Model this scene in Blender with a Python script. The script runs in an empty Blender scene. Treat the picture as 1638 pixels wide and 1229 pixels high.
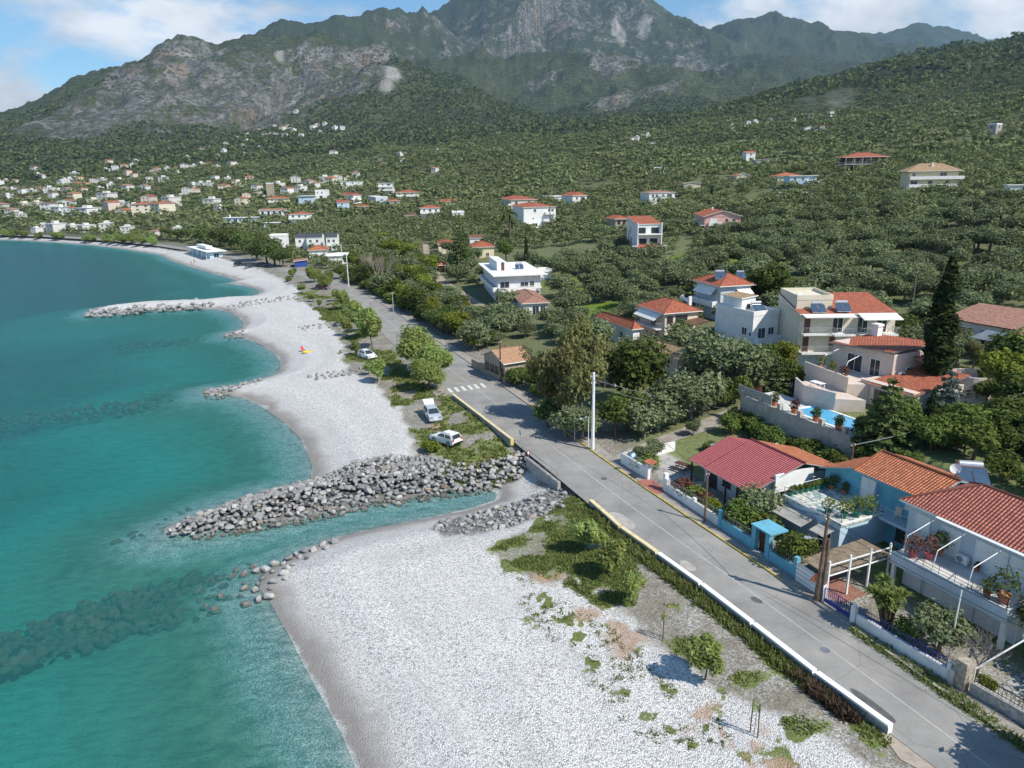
import bpy, math, random
import numpy as np
from mathutils import Vector, Matrix
R = math.radians
scene = bpy.context.scene
COL = scene.collection

# ------------------------------------------------------------------ camera
CAM_H = 33.0
FPX, CU, CV, HZ = 1137.0, 819.0, 614.5, 290.0
PITCH = math.atan((CV - HZ) / FPX)
ROLL = R(1.0)
cd = bpy.data.cameras.new('drone_camera')
cd.sensor_width = 36.0
cd.lens = 36.0 * FPX / 1638.0
cd.clip_start, cd.clip_end = 0.5, 40000.0
cam = bpy.data.objects.new('drone_camera', cd)
COL.objects.link(cam)
cam.matrix_world = (Matrix.Translation((0, 0, CAM_H)) @ Matrix.Rotation(math.pi / 2 - PITCH, 4, 'X')
                    @ Matrix.Rotation(-ROLL, 4, 'Z'))
scene.camera = cam

# ------------------------------------------------------------------ light, sky, exposure
SUN_AZ, SUN_EL = R(126.0), R(47.0)          # azimuth clockwise from +Y
sl = bpy.data.lights.new('sun', 'SUN')
sl.energy, sl.angle, sl.color = 5.0, R(0.5), (1.0, 0.93, 0.815)
sun = bpy.data.objects.new('sun', sl)
COL.objects.link(sun)
to_sun = Vector((math.sin(SUN_AZ) * math.cos(SUN_EL), math.cos(SUN_AZ) * math.cos(SUN_EL), math.sin(SUN_EL)))
sun.rotation_euler = to_sun.to_track_quat('Z', 'Y').to_euler()

world = bpy.data.worlds.new('World')
scene.world = world
world.use_nodes = True
wt = world.node_tree
wt.nodes.clear()


def N(t, kind, loc=None, **kw):
    n = t.nodes.new(kind)
    for k, v in kw.items():
        if k.startswith('i_'):
            key = k[2:]
            key = int(key) if key.isdigit() else key.replace('_', ' ')
            n.inputs[key].default_value = v
        else:
            setattr(n, k, v)
    return n


def ramp(t, fac, stops, interp='LINEAR'):
    n = t.nodes.new('ShaderNodeValToRGB')
    n.color_ramp.interpolation = interp
    e = n.color_ramp.elements
    while len(e) < len(stops):
        e.new(0.5)
    for el, (p, c) in zip(e, stops):
        el.position = p
        el.color = (c, c, c, 1) if isinstance(c, (int, float)) else (*c, 1)
    t.links.new(fac, n.inputs[0])
    return n.outputs[0]


def mixc(t, fac, a, b, blend='MIX'):
    n = t.nodes.new('ShaderNodeMix')
    n.data_type, n.blend_type = 'RGBA', blend
    for sock, v in ((n.inputs[0], fac), (n.inputs[6], a), (n.inputs[7], b)):
        if hasattr(v, 'is_output'):
            t.links.new(v, sock)
        elif isinstance(v, (int, float)):
            sock.default_value = v
        else:
            sock.default_value = (*v, 1)
    return n.outputs[2]


def mth(t, op, a, b=None, c=None, clamp=False):
    n = t.nodes.new('ShaderNodeMath')
    n.operation, n.use_clamp = op, clamp
    for i, v in enumerate((a, b, c)):
        if v is None:
            continue
        if hasattr(v, 'is_output'):
            t.links.new(v, n.inputs[i])
        else:
            n.inputs[i].default_value = v
    return n.outputs[0]


def noise(t, vec, scale, detail=4, rough=0.55, dist=0.0, out=0):
    n = N(t, 'ShaderNodeTexNoise')
    n.inputs['Scale'].default_value = scale
    n.inputs['Detail'].default_value = detail
    n.inputs['Roughness'].default_value = rough
    n.inputs['Distortion'].default_value = dist
    if vec is not None:
        t.links.new(vec, n.inputs['Vector'])
    return n.outputs[out]


def voro(t, vec, scale, feature='F1', out='Distance', rnd=1.0):
    n = N(t, 'ShaderNodeTexVoronoi', feature=feature)
    n.inputs['Scale'].default_value = scale
    n.inputs['Randomness'].default_value = rnd
    if vec is not None:
        t.links.new(vec, n.inputs['Vector'])
    return n.outputs[out]


def mapping(t, vec, scale=(1, 1, 1), rot=(0, 0, 0), loc=(0, 0, 0)):
    n = N(t, 'ShaderNodeMapping')
    n.inputs['Scale'].default_value = scale
    n.inputs['Rotation'].default_value = rot
    n.inputs['Location'].default_value = loc
    t.links.new(vec, n.inputs['Vector'])
    return n.outputs[0]


# sky: physical sky with broken cloud, lit from the sun's side
wo = N(wt, 'ShaderNodeOutputWorld')
bg = N(wt, 'ShaderNodeBackground')
sky = N(wt, 'ShaderNodeTexSky', sky_type='NISHITA')
sky.sun_disc = False
sky.sun_elevation, sky.sun_rotation = SUN_EL, SUN_AZ
sky.altitude, sky.air_density, sky.dust_density, sky.ozone_density = 30, 1.0, 0.25, 4.0
tc = N(wt, 'ShaderNodeTexCoord')
# heaped clouds standing over the mountains, clear sky higher up
sep = N(wt, 'ShaderNodeSeparateXYZ')
wt.links.new(tc.outputs['Generated'], sep.inputs[0])
CLOUD_LOC = (0.2, 3.3, 1.9)
cvec = mapping(wt, tc.outputs['Generated'], (1.0, 1.0, 2.1), (0, 0, 0), CLOUD_LOC)
cl = noise(wt, cvec, 2.6, 10, 0.56, 0.15)
thin = ramp(wt, sep.outputs[2], [(0.20, 0.0), (0.36, 0.45)])
cover = ramp(wt, mth(wt, 'SUBTRACT', cl, thin), [(0.455, 0.0), (0.555, 1.0)], 'EASE')
body = noise(wt, cvec, 5.5, 8, 0.6)
ccol = ramp(wt, body, [(0.32, (4.0, 4.1, 4.25)), (0.60, (7.0, 7.1, 7.3))])
skyb = mixc(wt, 1.0, sky.outputs[0], (0.80, 0.96, 0.97), 'MULTIPLY')
skyc = mixc(wt, mth(wt, 'MULTIPLY', cover, 0.95), skyb, ccol)
wt.links.new(skyc, bg.inputs[0])
bg.inputs[1].default_value = 0.14
wt.links.new(bg.outputs[0], wo.inputs[0])

scene.view_settings.view_transform = 'Standard'
scene.view_settings.look = 'None'
scene.view_settings.exposure = 0.20
scene.view_settings.gamma = 1.0
scene.cycles.max_bounces = 8
scene.cycles.transparent_max_bounces = 24
scene.cycles.diffuse_bounces = 3
scene.cycles.use_adaptive_sampling = True
scene.cycles.adaptive_threshold = 0.02
scene.cycles.use_denoising = True

rng = np.random.default_rng(7)
random.seed(7)


# ------------------------------------------------------------------ survey: sight lines from the drone to the ground
def ray(u, v):
    x, y = (u - CU) / FPX, -(v - CV) / FPX
    c, s = math.cos(ROLL), math.sin(ROLL)
    x, y = c * x + s * y, c * y - s * x
    return (x, math.cos(PITCH) + y * math.sin(PITCH), -math.sin(PITCH) + y * math.cos(PITCH))


def at(u, v, z=2.5):
    d = ray(u, v)
    k = (z - CAM_H) / d[2]
    return (d[0] * k, d[1] * k, z)


def far(u, v, r):
    """point on a sight line at plan distance r"""
    d = ray(u, v)
    k = r / math.hypot(d[0], d[1])
    return (d[0] * k, d[1] * k, CAM_H + d[2] * k)


def plan(pts, z):
    return np.array([at(u, v, z)[:2] for u, v in pts])


# ------------------------------------------------------------------ noise on arrays
def _hash(ix, iy, seed):
    h = (ix.astype(np.int64) * 374761393 + iy.astype(np.int64) * 668265263 + seed * 974634777) & 0x7fffffff
    h = ((h ^ (h >> 13)) * 1274126177) & 0x7fffffff
    return ((h ^ (h >> 16)) & 0xffff) / 65535.0


def vnoise(x, y, seed=0):
    x0, y0 = np.floor(x), np.floor(y)
    fx, fy = x - x0, y - y0
    fx, fy = fx * fx * (3 - 2 * fx), fy * fy * (3 - 2 * fy)
    a, b = _hash(x0, y0, seed), _hash(x0 + 1, y0, seed)
    c, d = _hash(x0, y0 + 1, seed), _hash(x0 + 1, y0 + 1, seed)
    return (a + (b - a) * fx) * (1 - fy) + (c + (d - c) * fx) * fy


def fbm(x, y, oct=5, seed=0, ridged=False, gain=0.5):
    s, amp, tot = 0.0, 1.0, 0.0
    for i in range(oct):
        n = vnoise(x, y, seed + i * 17)
        if ridged:
            n = 1 - np.abs(2 * n - 1)
        s = s + n * amp
        tot += amp
        amp *= gain
        x, y = x * 2.03 + 17.1, y * 2.03 - 9.7
    return s / tot


def sstep(a, b, x):
    t = np.clip((x - a) / (b - a), 0, 1)
    return t * t * (3 - 2 * t)


def seg_dist(px, py, line, closed=False):
    """distance from points to a polyline, and the index+fraction of the closest place"""
    best = np.full(px.shape, 1e12)
    where = np.zeros(px.shape)
    n = len(line)
    for i in range(n if closed else n - 1):
        ax, ay = line[i][:2]
        bx, by = line[(i + 1) % n][:2]
        dx, dy = bx - ax, by - ay
        t = np.clip(((px - ax) * dx + (py - ay) * dy) / max(dx * dx + dy * dy, 1e-9), 0, 1)
        d = (px - ax - t * dx) ** 2 + (py - ay - t * dy) ** 2
        m = d < best
        best = np.where(m, d, best)
        where = np.where(m, i + t, where)
    return np.sqrt(best), where


def inside(px, py, poly):
    res = np.zeros(px.shape, bool)
    n = len(poly)
    j = n - 1
    for i in range(n):
        xi, yi = poly[i][:2]
        xj, yj = poly[j][:2]
        if yi != yj:
            c = ((yi > py) != (yj > py)) & (px < (xj - xi) * (py - yi) / (yj - yi) + xi)
            res ^= c
        j = i
    return res


# ------------------------------------------------------------------ plan of the place
SHORE_PX = [(640, 1420), (600, 1300), (570, 1229), (545, 1170), (515, 1115), (490, 1070), (465, 1020), (445, 985), (432, 960),
            (415, 940), (425, 915), (455, 900), (480, 885), (520, 865), (580, 850), (640, 838), (700, 826), (760, 812), (793, 800),
            (795, 788), (760, 782), (700, 790), (600, 803), (500, 825), (400, 842), (320, 853), (265, 856), (262, 846), (330, 818), (420, 788),
            (480, 774), (497, 768), (500, 745), (490, 720), (480, 700), (455, 675), (420, 650), (390, 637), (362, 632), (328, 632), (330, 622), (380, 617),
            (412, 608), (435, 601), (447, 595), (450, 580), (440, 565), (420, 552), (400, 544), (385, 538), (360, 538), (362, 532), (382, 529), (391, 520),
            (385, 510), (370, 500), (345, 494), (240, 497), (150, 505), (136, 502), (150, 494), (240, 484), (330, 481), (365, 477), (400, 476), (414, 470), (415, 465), (405, 460), (385, 456),
            (362, 453), (384, 450), (370, 445), (340, 437), (300, 425), (272, 416), (258, 408), (200, 399), (150, 393), (100, 389), (50, 386), (0, 384), (-150, 381), (-500, 380)]
SHORE = plan(SHORE_PX, 0.0)
LAND = np.vstack([[(400, -300)], [(SHORE[0][0], -300)], SHORE, [(-3000, SHORE[-1][1] + 300)], [(-3000, 9000)], [(9000, 9000)], [(9000, -300)]])
ROAD_R_PX = [(1760, 1295), (1598, 1173), (1503, 1109), (1430, 1053), (1340, 990), (1255, 933), (1172, 879), (1094, 824), (1043, 791), (972, 745), (905, 692), (850, 652), (795, 612), (745, 577), (700, 547), (659, 519),
             (620, 492), (590, 473), (561, 458), (530, 447), (500, 438), (470, 431), (440, 424), (400, 415), (340, 402), (270, 391), (200, 383), (100, 376), (0, 371), (-300, 366)]
ROAD_L_PX = [(1620, 1325), (1462, 1202), (1425, 1175), (1303, 1087), (1203, 1008), (1121, 944), (1052, 894), (993, 852), (944, 808), (890, 765), (845, 725), (818, 704), (770, 668), (722, 630), (690, 603), (650, 573), (625, 550), (604, 526),
             (586, 505), (568, 487), (548, 472), (527, 460), (500, 449), (475, 441), (450, 433), (425, 426), (390, 418), (335, 405), (265, 394), (196, 386), (98, 379), (0, 374), (-300, 369)]
ROAD_R, ROAD_L = plan(ROAD_R_PX, 2.5), plan(ROAD_L_PX, 2.5)
INLAND = np.vstack([[(120, -60)], ROAD_R, [(-3000, ROAD_R[-1][1] + 200)], [(-3000, 9000)], [(9000, 9000)], [(9000, -60)]])
# ridge lines: (u, v, plan distance), reach of the front slope, sharpness
RIDGES = [
    ([(-260, 235, 3600), (-60, 226, 3400), (0, 212, 3300), (40, 206, 3200), (100, 160, 3000), (150, 130, 2900), (200, 107, 2800), (245, 82, 2750), (285, 62, 2700), (310, 62, 2700), (345, 74, 2680), (400, 62, 2750),
      (470, 66, 2800), (540, 60, 2750), (590, 64, 2650), (640, 100, 2450)], 1350, 1.25),
    ([(385, 62, 3900), (410, 46, 3900), (450, 31, 3900), (500, 36, 3900), (560, 26, 3900), (600, 20, 3950), (650, 20, 4000), (700, 24, 4100)], 1150, 1.1),
    ([(690, 20, 5200), (725, 0, 5200), (770, -26, 5200), (850, -62, 5200), (940, -55, 5200), (1000, -26, 5000), (1050, 4, 4800), (1100, 38, 4600), (1150, 66, 4400), (1200, 92, 4300)], 3100, 1.15),
    ([(1100, 85, 5600), (1140, 48, 5600), (1185, 24, 5600), (1240, 23, 5600), (1290, 38, 5500), (1380, 60, 5400), (1500, 80, 5300), (1640, 84, 5200)], 2700, 1.1),
    ([(1330, 66, 8000), (1390, 52, 8000), (1450, 39, 8000), (1500, 39, 8000), (1560, 54, 8000), (1700, 70, 8000)], 2500, 1.1),
    ([(2150, -160, 1900), (1900, -55, 1800), (1760, 0, 1750), (1638, 45, 1750), (1560, 66, 1800), (1480, 88, 1850), (1400, 112, 1950), (1300, 140, 2050), (1200, 165, 2200), (1100, 186, 2350), (1000, 204, 2500)], 1350, 1.15),
    ([(560, 282, 700), (640, 262, 720), (730, 247, 740), (820, 239, 760), (930, 231, 800), (1020, 226, 860), (1120, 222, 950)], 330, 1.0),
    ([(700, 92, 3300), (820, 84, 3300), (900, 92, 3200), (1000, 98, 3000), (1090, 108, 2900), (1160, 122, 2900)], 1500, 1.1),
]
RIDGES = [([far(*p) for p in pts], reach, sh) for pts, reach, sh in RIDGES]


def inland_t(x, y):
    d, w = seg_dist(x, y, ROAD_R)
    return np.where(inside(x, y, INLAND), d, -d), w


G_T = np.array([-1e4, 0, 12, 30, 50, 80, 110, 170, 230, 350, 500, 800, 1200, 2000, 3500, 9000])
G_Z = np.array([2.5, 2.5, 2.9, 5.0, 7.4, 10.5, 14, 22.5, 31, 46, 66, 105, 150, 220, 320, 500])
PADS = []          # level building plots: (x, y, radius, z)


def height(x, y, detail=True):
    sd, _ = seg_dist(x, y, SHORE)
    land = inside(x, y, LAND)
    sd = np.where(land, sd, -sd)
    bed = -np.minimum(0.085 * np.clip(-sd, 0, None) ** 1.08 + 0.012 * np.clip(-sd, 0, None), 4.6)
    berm = 0.20 * np.exp(-((sd - 5.5) / 1.6) ** 2) + 0.16 * np.exp(-((sd - 10.5) / 2.2) ** 2)
    beach = 2.25 * (1 - np.exp(-np.clip(sd, 0, None) / 8.5)) + berm
    z = np.where(land, beach, bed)
    z = z + (fbm(x * 0.16, y * 0.16, 3, 3) - 0.5) * 0.22 * sstep(2, 12, sd)
    t, w = inland_t(x, y)
    g = np.interp(t, G_T, G_Z)
    # the terrace of the pool villa above the low gardens, held by a rock face
    near = sstep(9.6, 8.6, w)
    terr = np.interp(t, [-1e4, 0, 20.5, 23.5, 40, 70, 110], [2.5, 2.55, 2.9, 6.6, 7.4, 9.8, 14.0])
    g = np.where(t < 110, g + (terr - g) * near, g)
    # relief grows with distance inland
    wx = x + 60 * (fbm(x * 0.004, y * 0.004, 3, 31) - 0.5)
    wy = y + 60 * (fbm(x * 0.004, y * 0.004, 3, 41) - 0.5)
    g = g + (fbm(wx * 0.012, wy * 0.012, 4, 5) - 0.5) * np.interp(t, [0, 40, 200, 600], [0, 0.8, 7, 30])
    k = sstep(-4.5, 0.5, t) * sstep(0, 14, sd)
    z = z * (1 - k) + g * k
    rl = sstep(-16, -8.5, t) * land * sstep(3, 14, sd)            # level verge under the road
    z = np.where(t < 0.5, z * (1 - rl) + 2.5 * rl, z)
    m = np.zeros_like(z)
    for pts, reach, sh in RIDGES:
        P = np.array(pts)
        d, w = seg_dist(x, y, P)
        h = np.interp(w, np.arange(len(P)), P[:, 2])
        if reach > 400:
            wob = 1 + 0.55 * (fbm(x * 0.0016, y * 0.0016, 4, 61, True) - 0.55)
            d2 = np.clip(d * wob, 0, None)
        else:
            d2 = d
        q = np.clip(1 - d2 / reach, 0, 1) ** sh
        q = h * q
        hh = np.maximum(m, q)
        dd = np.abs(m - q)
        m = hh + 0.25 * np.clip(60 - dd, 0, None) ** 2 / 60 * (np.minimum(m, q) > 30)
    up = sstep(60, 420, m)
    m = m + up * ((fbm(x * 0.0042, y * 0.0042, 6, 71, True, 0.45) - 0.6) * 100 + (fbm(x * 0.018, y * 0.018, 4, 81, True) - 0.6) * 24)
    m = m + sstep(20, 120, m) * (fbm(x * 0.03, y * 0.03, 3, 91) - 0.5) * 9
    z = np.maximum(z, z + (m - z) * sstep(25, 190, t))
    for (cx, cy, rr, pz) in PADS:
        d = np.hypot(x - cx, y - cy)
        k = sstep(rr * 1.5, rr, d)
        z = z * (1 - k) + pz * k
    return z
# ------------------------------------------------------------------ tagging
def tag(o, label=None, cat=None, group=None, kind=None):
    if label:
        o['label'] = label
    if cat:
        o['category'] = cat
    if group:
        o['group'] = group
    if kind:
        o['kind'] = kind
    return o


KIDS = {}


def link_mesh(name, me, parent=None):
    o = bpy.data.objects.new(name, me)
    COL.objects.link(o)
    if parent:
        o.parent = parent
        KIDS.setdefault(parent.name, []).append(o)
    return o


def np_mesh(name, V, Fq=None, mats=(), midx=None, smooth=False, Ft=None):
    """mesh from arrays: V (n,3), quads Fq (m,4), or triangles Ft (m,3)"""
    me = bpy.data.meshes.new(name)
    V = np.asarray(V, np.float32)
    Fq = np.asarray(Fq if Fq is not None else Ft, np.int32)
    k = Fq.shape[1]
    me.vertices.add(len(V))
    me.vertices.foreach_set('co', V.ravel())
    me.loops.add(Fq.size)
    me.loops.foreach_set('vertex_index', Fq.ravel())
    me.polygons.add(len(Fq))
    me.polygons.foreach_set('loop_start', np.arange(0, Fq.size, k, dtype=np.int32))
    me.polygons.foreach_set('loop_total', np.full(len(Fq), k, np.int32))
    me.polygons.foreach_set('use_smooth', np.full(len(Fq), bool(smooth)))
    for m in mats:
        me.materials.append(m)
    if midx is not None:
        me.polygons.foreach_set('material_index', np.asarray(midx, np.int32))
    me.update(calc_edges=True)
    return me


def fattr(me, name, arr):
    a = me.attributes.new(name, 'FLOAT', 'POINT')
    a.data.foreach_set('value', np.asarray(arr, np.float32).ravel())


def new_mat(name):
    m = bpy.data.materials.new(name)
    m.use_nodes = True
    t = m.node_tree
    t.nodes.clear()
    out = t.nodes.new('ShaderNodeOutputMaterial')
    return m, t, out


def attr(t, name, out='Fac'):
    n = N(t, 'ShaderNodeAttribute', attribute_name=name)
    return n.outputs[out]


def principled(t, out, col, rough=0.8, bump=None, bstr=0.3, bdist=0.05, spec=0.3, metal=0.0):
    p = N(t, 'ShaderNodeBsdfPrincipled')
    for key, v in (('Base Color', col), ('Roughness', rough)):
        if hasattr(v, 'is_output'):
            t.links.new(v, p.inputs[key])
        elif isinstance(v, (int, float)):
            p.inputs[key].default_value = v
        else:
            p.inputs[key].default_value = (*v, 1)
    p.inputs['Specular IOR Level'].default_value = spec
    p.inputs['Metallic'].default_value = metal
    if bump is not None:
        b = N(t, 'ShaderNodeBump')
        b.inputs['Strength'].default_value = bstr
        b.inputs['Distance'].default_value = bdist
        t.links.new(bump, b.inputs['Height'])
        t.links.new(b.outputs[0], p.inputs['Normal'])
    t.links.new(p.outputs[0], out.inputs[0])
    return p


# ------------------------------------------------------------------ terrain: one sheet
NA, NR = 920, 860
az = np.linspace(R(-52), R(52), NA)
rr = 14.0 * (9000.0 / 14.0) ** np.linspace(0, 1, NR)
AZ, RR = np.meshgrid(az, rr)
TX, TY = (np.sin(AZ) * RR), (np.cos(AZ) * RR)
TZ = np.empty_like(TX)


def build_heights():
    for i in range(0, NR, 40):
        TZ[i:i + 40] = height(TX[i:i + 40], TY[i:i + 40])


def zat(x, y):
    """height of the terrain sheet under (x, y)"""
    a, r = math.atan2(x, y), math.hypot(x, y)
    fa = (a - az[0]) / (az[1] - az[0])
    fr = math.log(max(r, 14.01) / 14.0) / math.log(9000 / 14.0) * (NR - 1)
    i, j = int(min(max(fr, 0), NR - 2)), int(min(max(fa, 0), NA - 2))
    p, q = min(max(fr - i, 0), 1), min(max(fa - j, 0), 1)
    return ((TZ[i, j] * (1 - q) + TZ[i, j + 1] * q) * (1 - p) + (TZ[i + 1, j] * (1 - q) + TZ[i + 1, j + 1] * q) * p)


def grid_at(G, x, y):
    a, r = np.arctan2(x, y), np.hypot(x, y)
    j = np.clip(np.rint((a - az[0]) / (az[1] - az[0])), 0, NA - 1).astype(int)
    i = np.clip(np.rint(np.log(np.maximum(r, 14.01) / 14.0) / math.log(9000 / 14.0) * (NR - 1)), 0, NR - 1).astype(int)
    return G[i, j]


def zat_np(x, y):
    a, r = np.arctan2(x, y), np.hypot(x, y)
    fa = np.clip((a - az[0]) / (az[1] - az[0]), 0, NA - 1.001)
    fr = np.clip(np.log(np.maximum(r, 14.01) / 14.0) / math.log(9000 / 14.0) * (NR - 1), 0, NR - 1.001)
    i, j = fr.astype(int), fa.astype(int)
    p, q = fr - i, fa - j
    return ((TZ[i, j] * (1 - q) + TZ[i, j + 1] * q) * (1 - p) + (TZ[i + 1, j] * (1 - q) + TZ[i + 1, j + 1] * q) * p)


def hit(u, v, lift=0.0):
    """where the sight line through picture point (u, v) meets the terrain"""
    d = ray(u, v)
    hd = math.hypot(d[0], d[1])
    r = rr[::1]
    x, y = d[0] / hd * r, d[1] / hd * r
    z = CAM_H + d[2] / hd * r
    g = zat_np(x, y) + lift
    below = np.nonzero(z <= g)[0]
    if len(below) == 0:
        k = len(r) - 1
        return (x[k], y[k], g[k])
    k = below[0]
    if k == 0:
        return (x[0], y[0], g[0])
    a, b = z[k - 1] - g[k - 1], g[k] - z[k]
    f = a / max(a + b, 1e-9)
    rad = r[k - 1] + (r[k] - r[k - 1]) * f
    px, py = d[0] / hd * rad, d[1] / hd * rad
    return (px, py, zat(px, py))


def soft_poly(x, y, pts, feather, amp=0.0, freq=0.3, seed=0):
    d, _ = seg_dist(x, y, pts, True)
    s = np.where(inside(x, y, pts), d, -d)
    if amp:
        s = s + (fbm(x * freq, y * freq, 4, seed) - 0.5) * 2 * amp
    return sstep(-feather, feather, s)


def build_terrain():
    build_heights()
    x, y, z = TX.ravel(), TY.ravel(), TZ.ravel()
    idx = np.arange(NA * NR, dtype=np.int32).reshape(NR, NA)
    Fq = np.stack([idx[:-1, :-1], idx[:-1, 1:], idx[1:, 1:], idx[1:, :-1]], -1).reshape(-1, 4)
    me = np_mesh('terrain', np.stack([x, y, z], -1), Fq, [M_terrain], smooth=True)
    sd, _ = seg_dist(x, y, SHORE)
    land = inside(x, y, LAND)
    sd = np.where(land, sd, -sd)
    t, w = inland_t(x, y)
    rad = np.hypot(x, y)
    # pebble beach between the water and the verge
    verge = plan([(1560, 1300), (1395, 1229), (1250, 1160), (1110, 1080), (1010, 985), (930, 915), (850, 920), (800, 890), (782, 868), (850, 842), (900, 800),
                  (880, 775), (840, 735), (760, 755), (690, 748), (640, 745), (655, 700), (630, 640), (590, 600), (560, 592), (548, 560), (530, 520), (505, 490), (470, 478), (480, 462), (455, 448), (420, 432), (380, 420), (330, 408),
                  (260, 396), (190, 388), (100, 380), (0, 375), (-300, 370)], 2.4)
    off = np.vstack([verge, [(-3000, 700), (-3000, 9000), (9000, 9000), (9000, -200)]])
    inl = soft_poly(x, y, off, 0.6, 1.6, 0.35, 11)
    fattr(me, 'pebble', (1 - inl) * np.where(sd > -60, 1, 0))
    # green verge
    g1 = soft_poly(x, y, plan([(775, 872), (850, 840), (890, 800), (935, 780), (958, 812), (1060, 893), (1128, 945), (1212, 1012), (1312, 1092), (1432, 1185),
                               (1395, 1200), (1330, 1140), (1262, 1088), (1200, 1040), (1140, 985), (1085, 945), (1045, 905), (1020, 905), (1035, 940), (1010, 965), (960, 970), (900, 915), (830, 925)], 2.5), 0.5, 1.3, 0.5, 13)
    g1 = g1 * (0.30 + 0.70 * sstep(0.36, 0.52, fbm(x * 0.45, y * 0.45, 5, 97)))
    g2 = soft_poly(x, y, plan([(690, 745), (690, 715), (655, 680), (625, 640), (600, 600), (560, 590), (545, 560), (525, 515), (495, 488), (465, 478), (480, 466), (520, 460),
                               (550, 480), (590, 520), (630, 565), (660, 600), (700, 625), (724, 636), (770, 672), (815, 708), (838, 740), (790, 752)], 2.5), 0.8, 1.6, 0.4, 17)
    g2 = g2 * sstep(0.42, 0.56, fbm(x * 0.22, y * 0.22, 4, 23))
    g3 = soft_poly(x, y, plan([(1045, 735), (1095, 690), (1165, 672), (1260, 720), (1230, 745), (1130, 720), (1100, 760)], 2.8), 0.7, 0.8, 0.5, 29)
    spot = sstep(0.60, 0.70, fbm(x * 0.9, y * 0.9, 3, 37)) * soft_poly(x, y, plan([(1250, 1229), (1150, 1160), (1000, 1010), (860, 930), (820, 960), (1000, 1110), (1130, 1229)], 2.4), 2.5) * 0.9
    spot2 = sstep(0.52, 0.64, fbm(x * 0.5, y * 0.5, 4, 43)) * soft_poly(x, y, plan([(1420, 1229), (1250, 1100), (1060, 930), (960, 900), (1000, 1000), (1150, 1150), (1260, 1260)], 2.4), 2) * 0.65
    gr = np.maximum.reduce([g1, g2, g3, spot, spot2])
    # ground between trees inland: rough grass
    gi = sstep(2, 10, t) * (0.35 + 0.5 * fbm(x * 0.05, y * 0.05, 3, 47))
    fattr(me, 'grass', np.maximum(gr, gi))
    fattr(me, 'inland', sstep(3, 11, t) * sstep(60, 110, rad) * sstep(900, 450, rad))
    soil = np.zeros_like(x)
    for (u, v, s) in [(868, 912, 1.0), (880, 918, 1.2), (1000, 1015, 1.5), (985, 1000, 1.3), (1010, 1035, 1.4), (1120, 1130, 1.6), (1140, 1155, 1.7), (1160, 1165, 1.4), (1215, 1190, 1.5), (1195, 1180, 1.2), (1240, 1225, 1.6), (940, 975, 1.2),
                      (675, 655, 2.2), (700, 680, 2.0), (770, 722, 2.2), (640, 620, 2)]:
        p = at(u, v, 2.4)
        soil = np.maximum(soil, np.exp(-((x - p[0]) ** 2 + (y - p[1]) ** 2) / (s * s)))
    soil = soil * sstep(0.40, 0.68, fbm(x * 0.7, y * 0.7, 5, 53)) * 0.9
    fattr(me, 'soil', soil)
    fattr(me, 'sd', sd)
    # bare rock on the mountains
    rock = np.zeros_like(x)
    for (u, v, du, dv, s) in [(130, 190, 110, 50, 1), (230, 150, 120, 60, 1), (330, 140, 130, 70, 1), (430, 170, 110, 60, 1), (300, 90, 60, 30, 1), (500, 130, 100, 60, 1.0), (570, 110, 60, 45, 1.1), (620, 120, 30, 30, 1.3), (560, 150, 60, 30, 1),
                              (980, 95, 40, 16, 1), (1110, 108, 55, 22, 1.1), (980, 155, 40, 34, 1.1), (1050, 140, 40, 30, 0.9), (870, 125, 40, 10, .6), (860, 40, 120, 34, .5), (1000, 45, 70, 34, .65), (740, 30, 40, 30, .5), (1090, 60, 50, 30, .5), (760, 60, 140, 20, .45), (900, 20, 80, 30, .6), (860, 205, 30, 20, .4)]:
        p = hit(u, v)
        r = math.hypot(p[0], p[1])
        sx = du / FPX * r
        c, s_ = p[0] / r, p[1] / r
        across = (x - p[0]) * s_ - (y - p[1]) * c
        along = (x - p[0]) * c + (y - p[1]) * s_
        rock = np.maximum(rock, s * np.exp(-(across / sx) ** 2 - (along / (sx * 1.5)) ** 2))
    global ROCKG, LIMEG, GRASSG
    ROCKG = rock.reshape(NR, NA)
    GRASSG = gr.reshape(NR, NA)
    fattr(me, 'rock', np.clip(rock, 0, 1.2))
    scree = np.zeros_like(x)
    for (u, v, du, dv, s) in [(628, 118, 16, 10, 1), (618, 132, 14, 10, .9), (985, 48, 9, 12, 1), (993, 58, 12, 10, .8), (1030, 48, 14, 10, .8), (448, 85, 10, 6, .8), (1340, 165, 40, 10, .55), (1300, 172, 40, 10, .5)]:
        p = hit(u, v)
        r = math.hypot(p[0], p[1])
        sx = du / FPX * r
        c, s_ = p[0] / r, p[1] / r
        across = (x - p[0]) * s_ - (y - p[1]) * c
        along = (x - p[0]) * c + (y - p[1]) * s_
        scree = np.maximum(scree, s * np.exp(-(across / sx) ** 2 - (along / (sx * 3.5)) ** 2))
    global SCREEG
    SCREEG = scree.reshape(NR, NA)
    fattr(me, 'scree', scree)
    lime = np.zeros_like(x)
    for (u, v, s) in [(975, 470, 16), (930, 455, 12), (1030, 465, 12), (1090, 420, 12), (900, 500, 8), (870, 520, 6), (1180, 445, 9), (1400, 520, 9), (960, 500, 10), (1140, 415, 10), (1010, 435, 12), (1300, 420, 6)]:
        p = hit(u, v)
        lime = np.maximum(lime, np.exp(-((x - p[0]) ** 2 + (y - p[1]) ** 2) / (s * s)))
    lime = lime * sstep(0.38, 0.62, fbm(x * 0.11, y * 0.11, 4, 59))
    LIMEG = lime.reshape(NR, NA)
    fattr(me, 'lime', lime)
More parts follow.
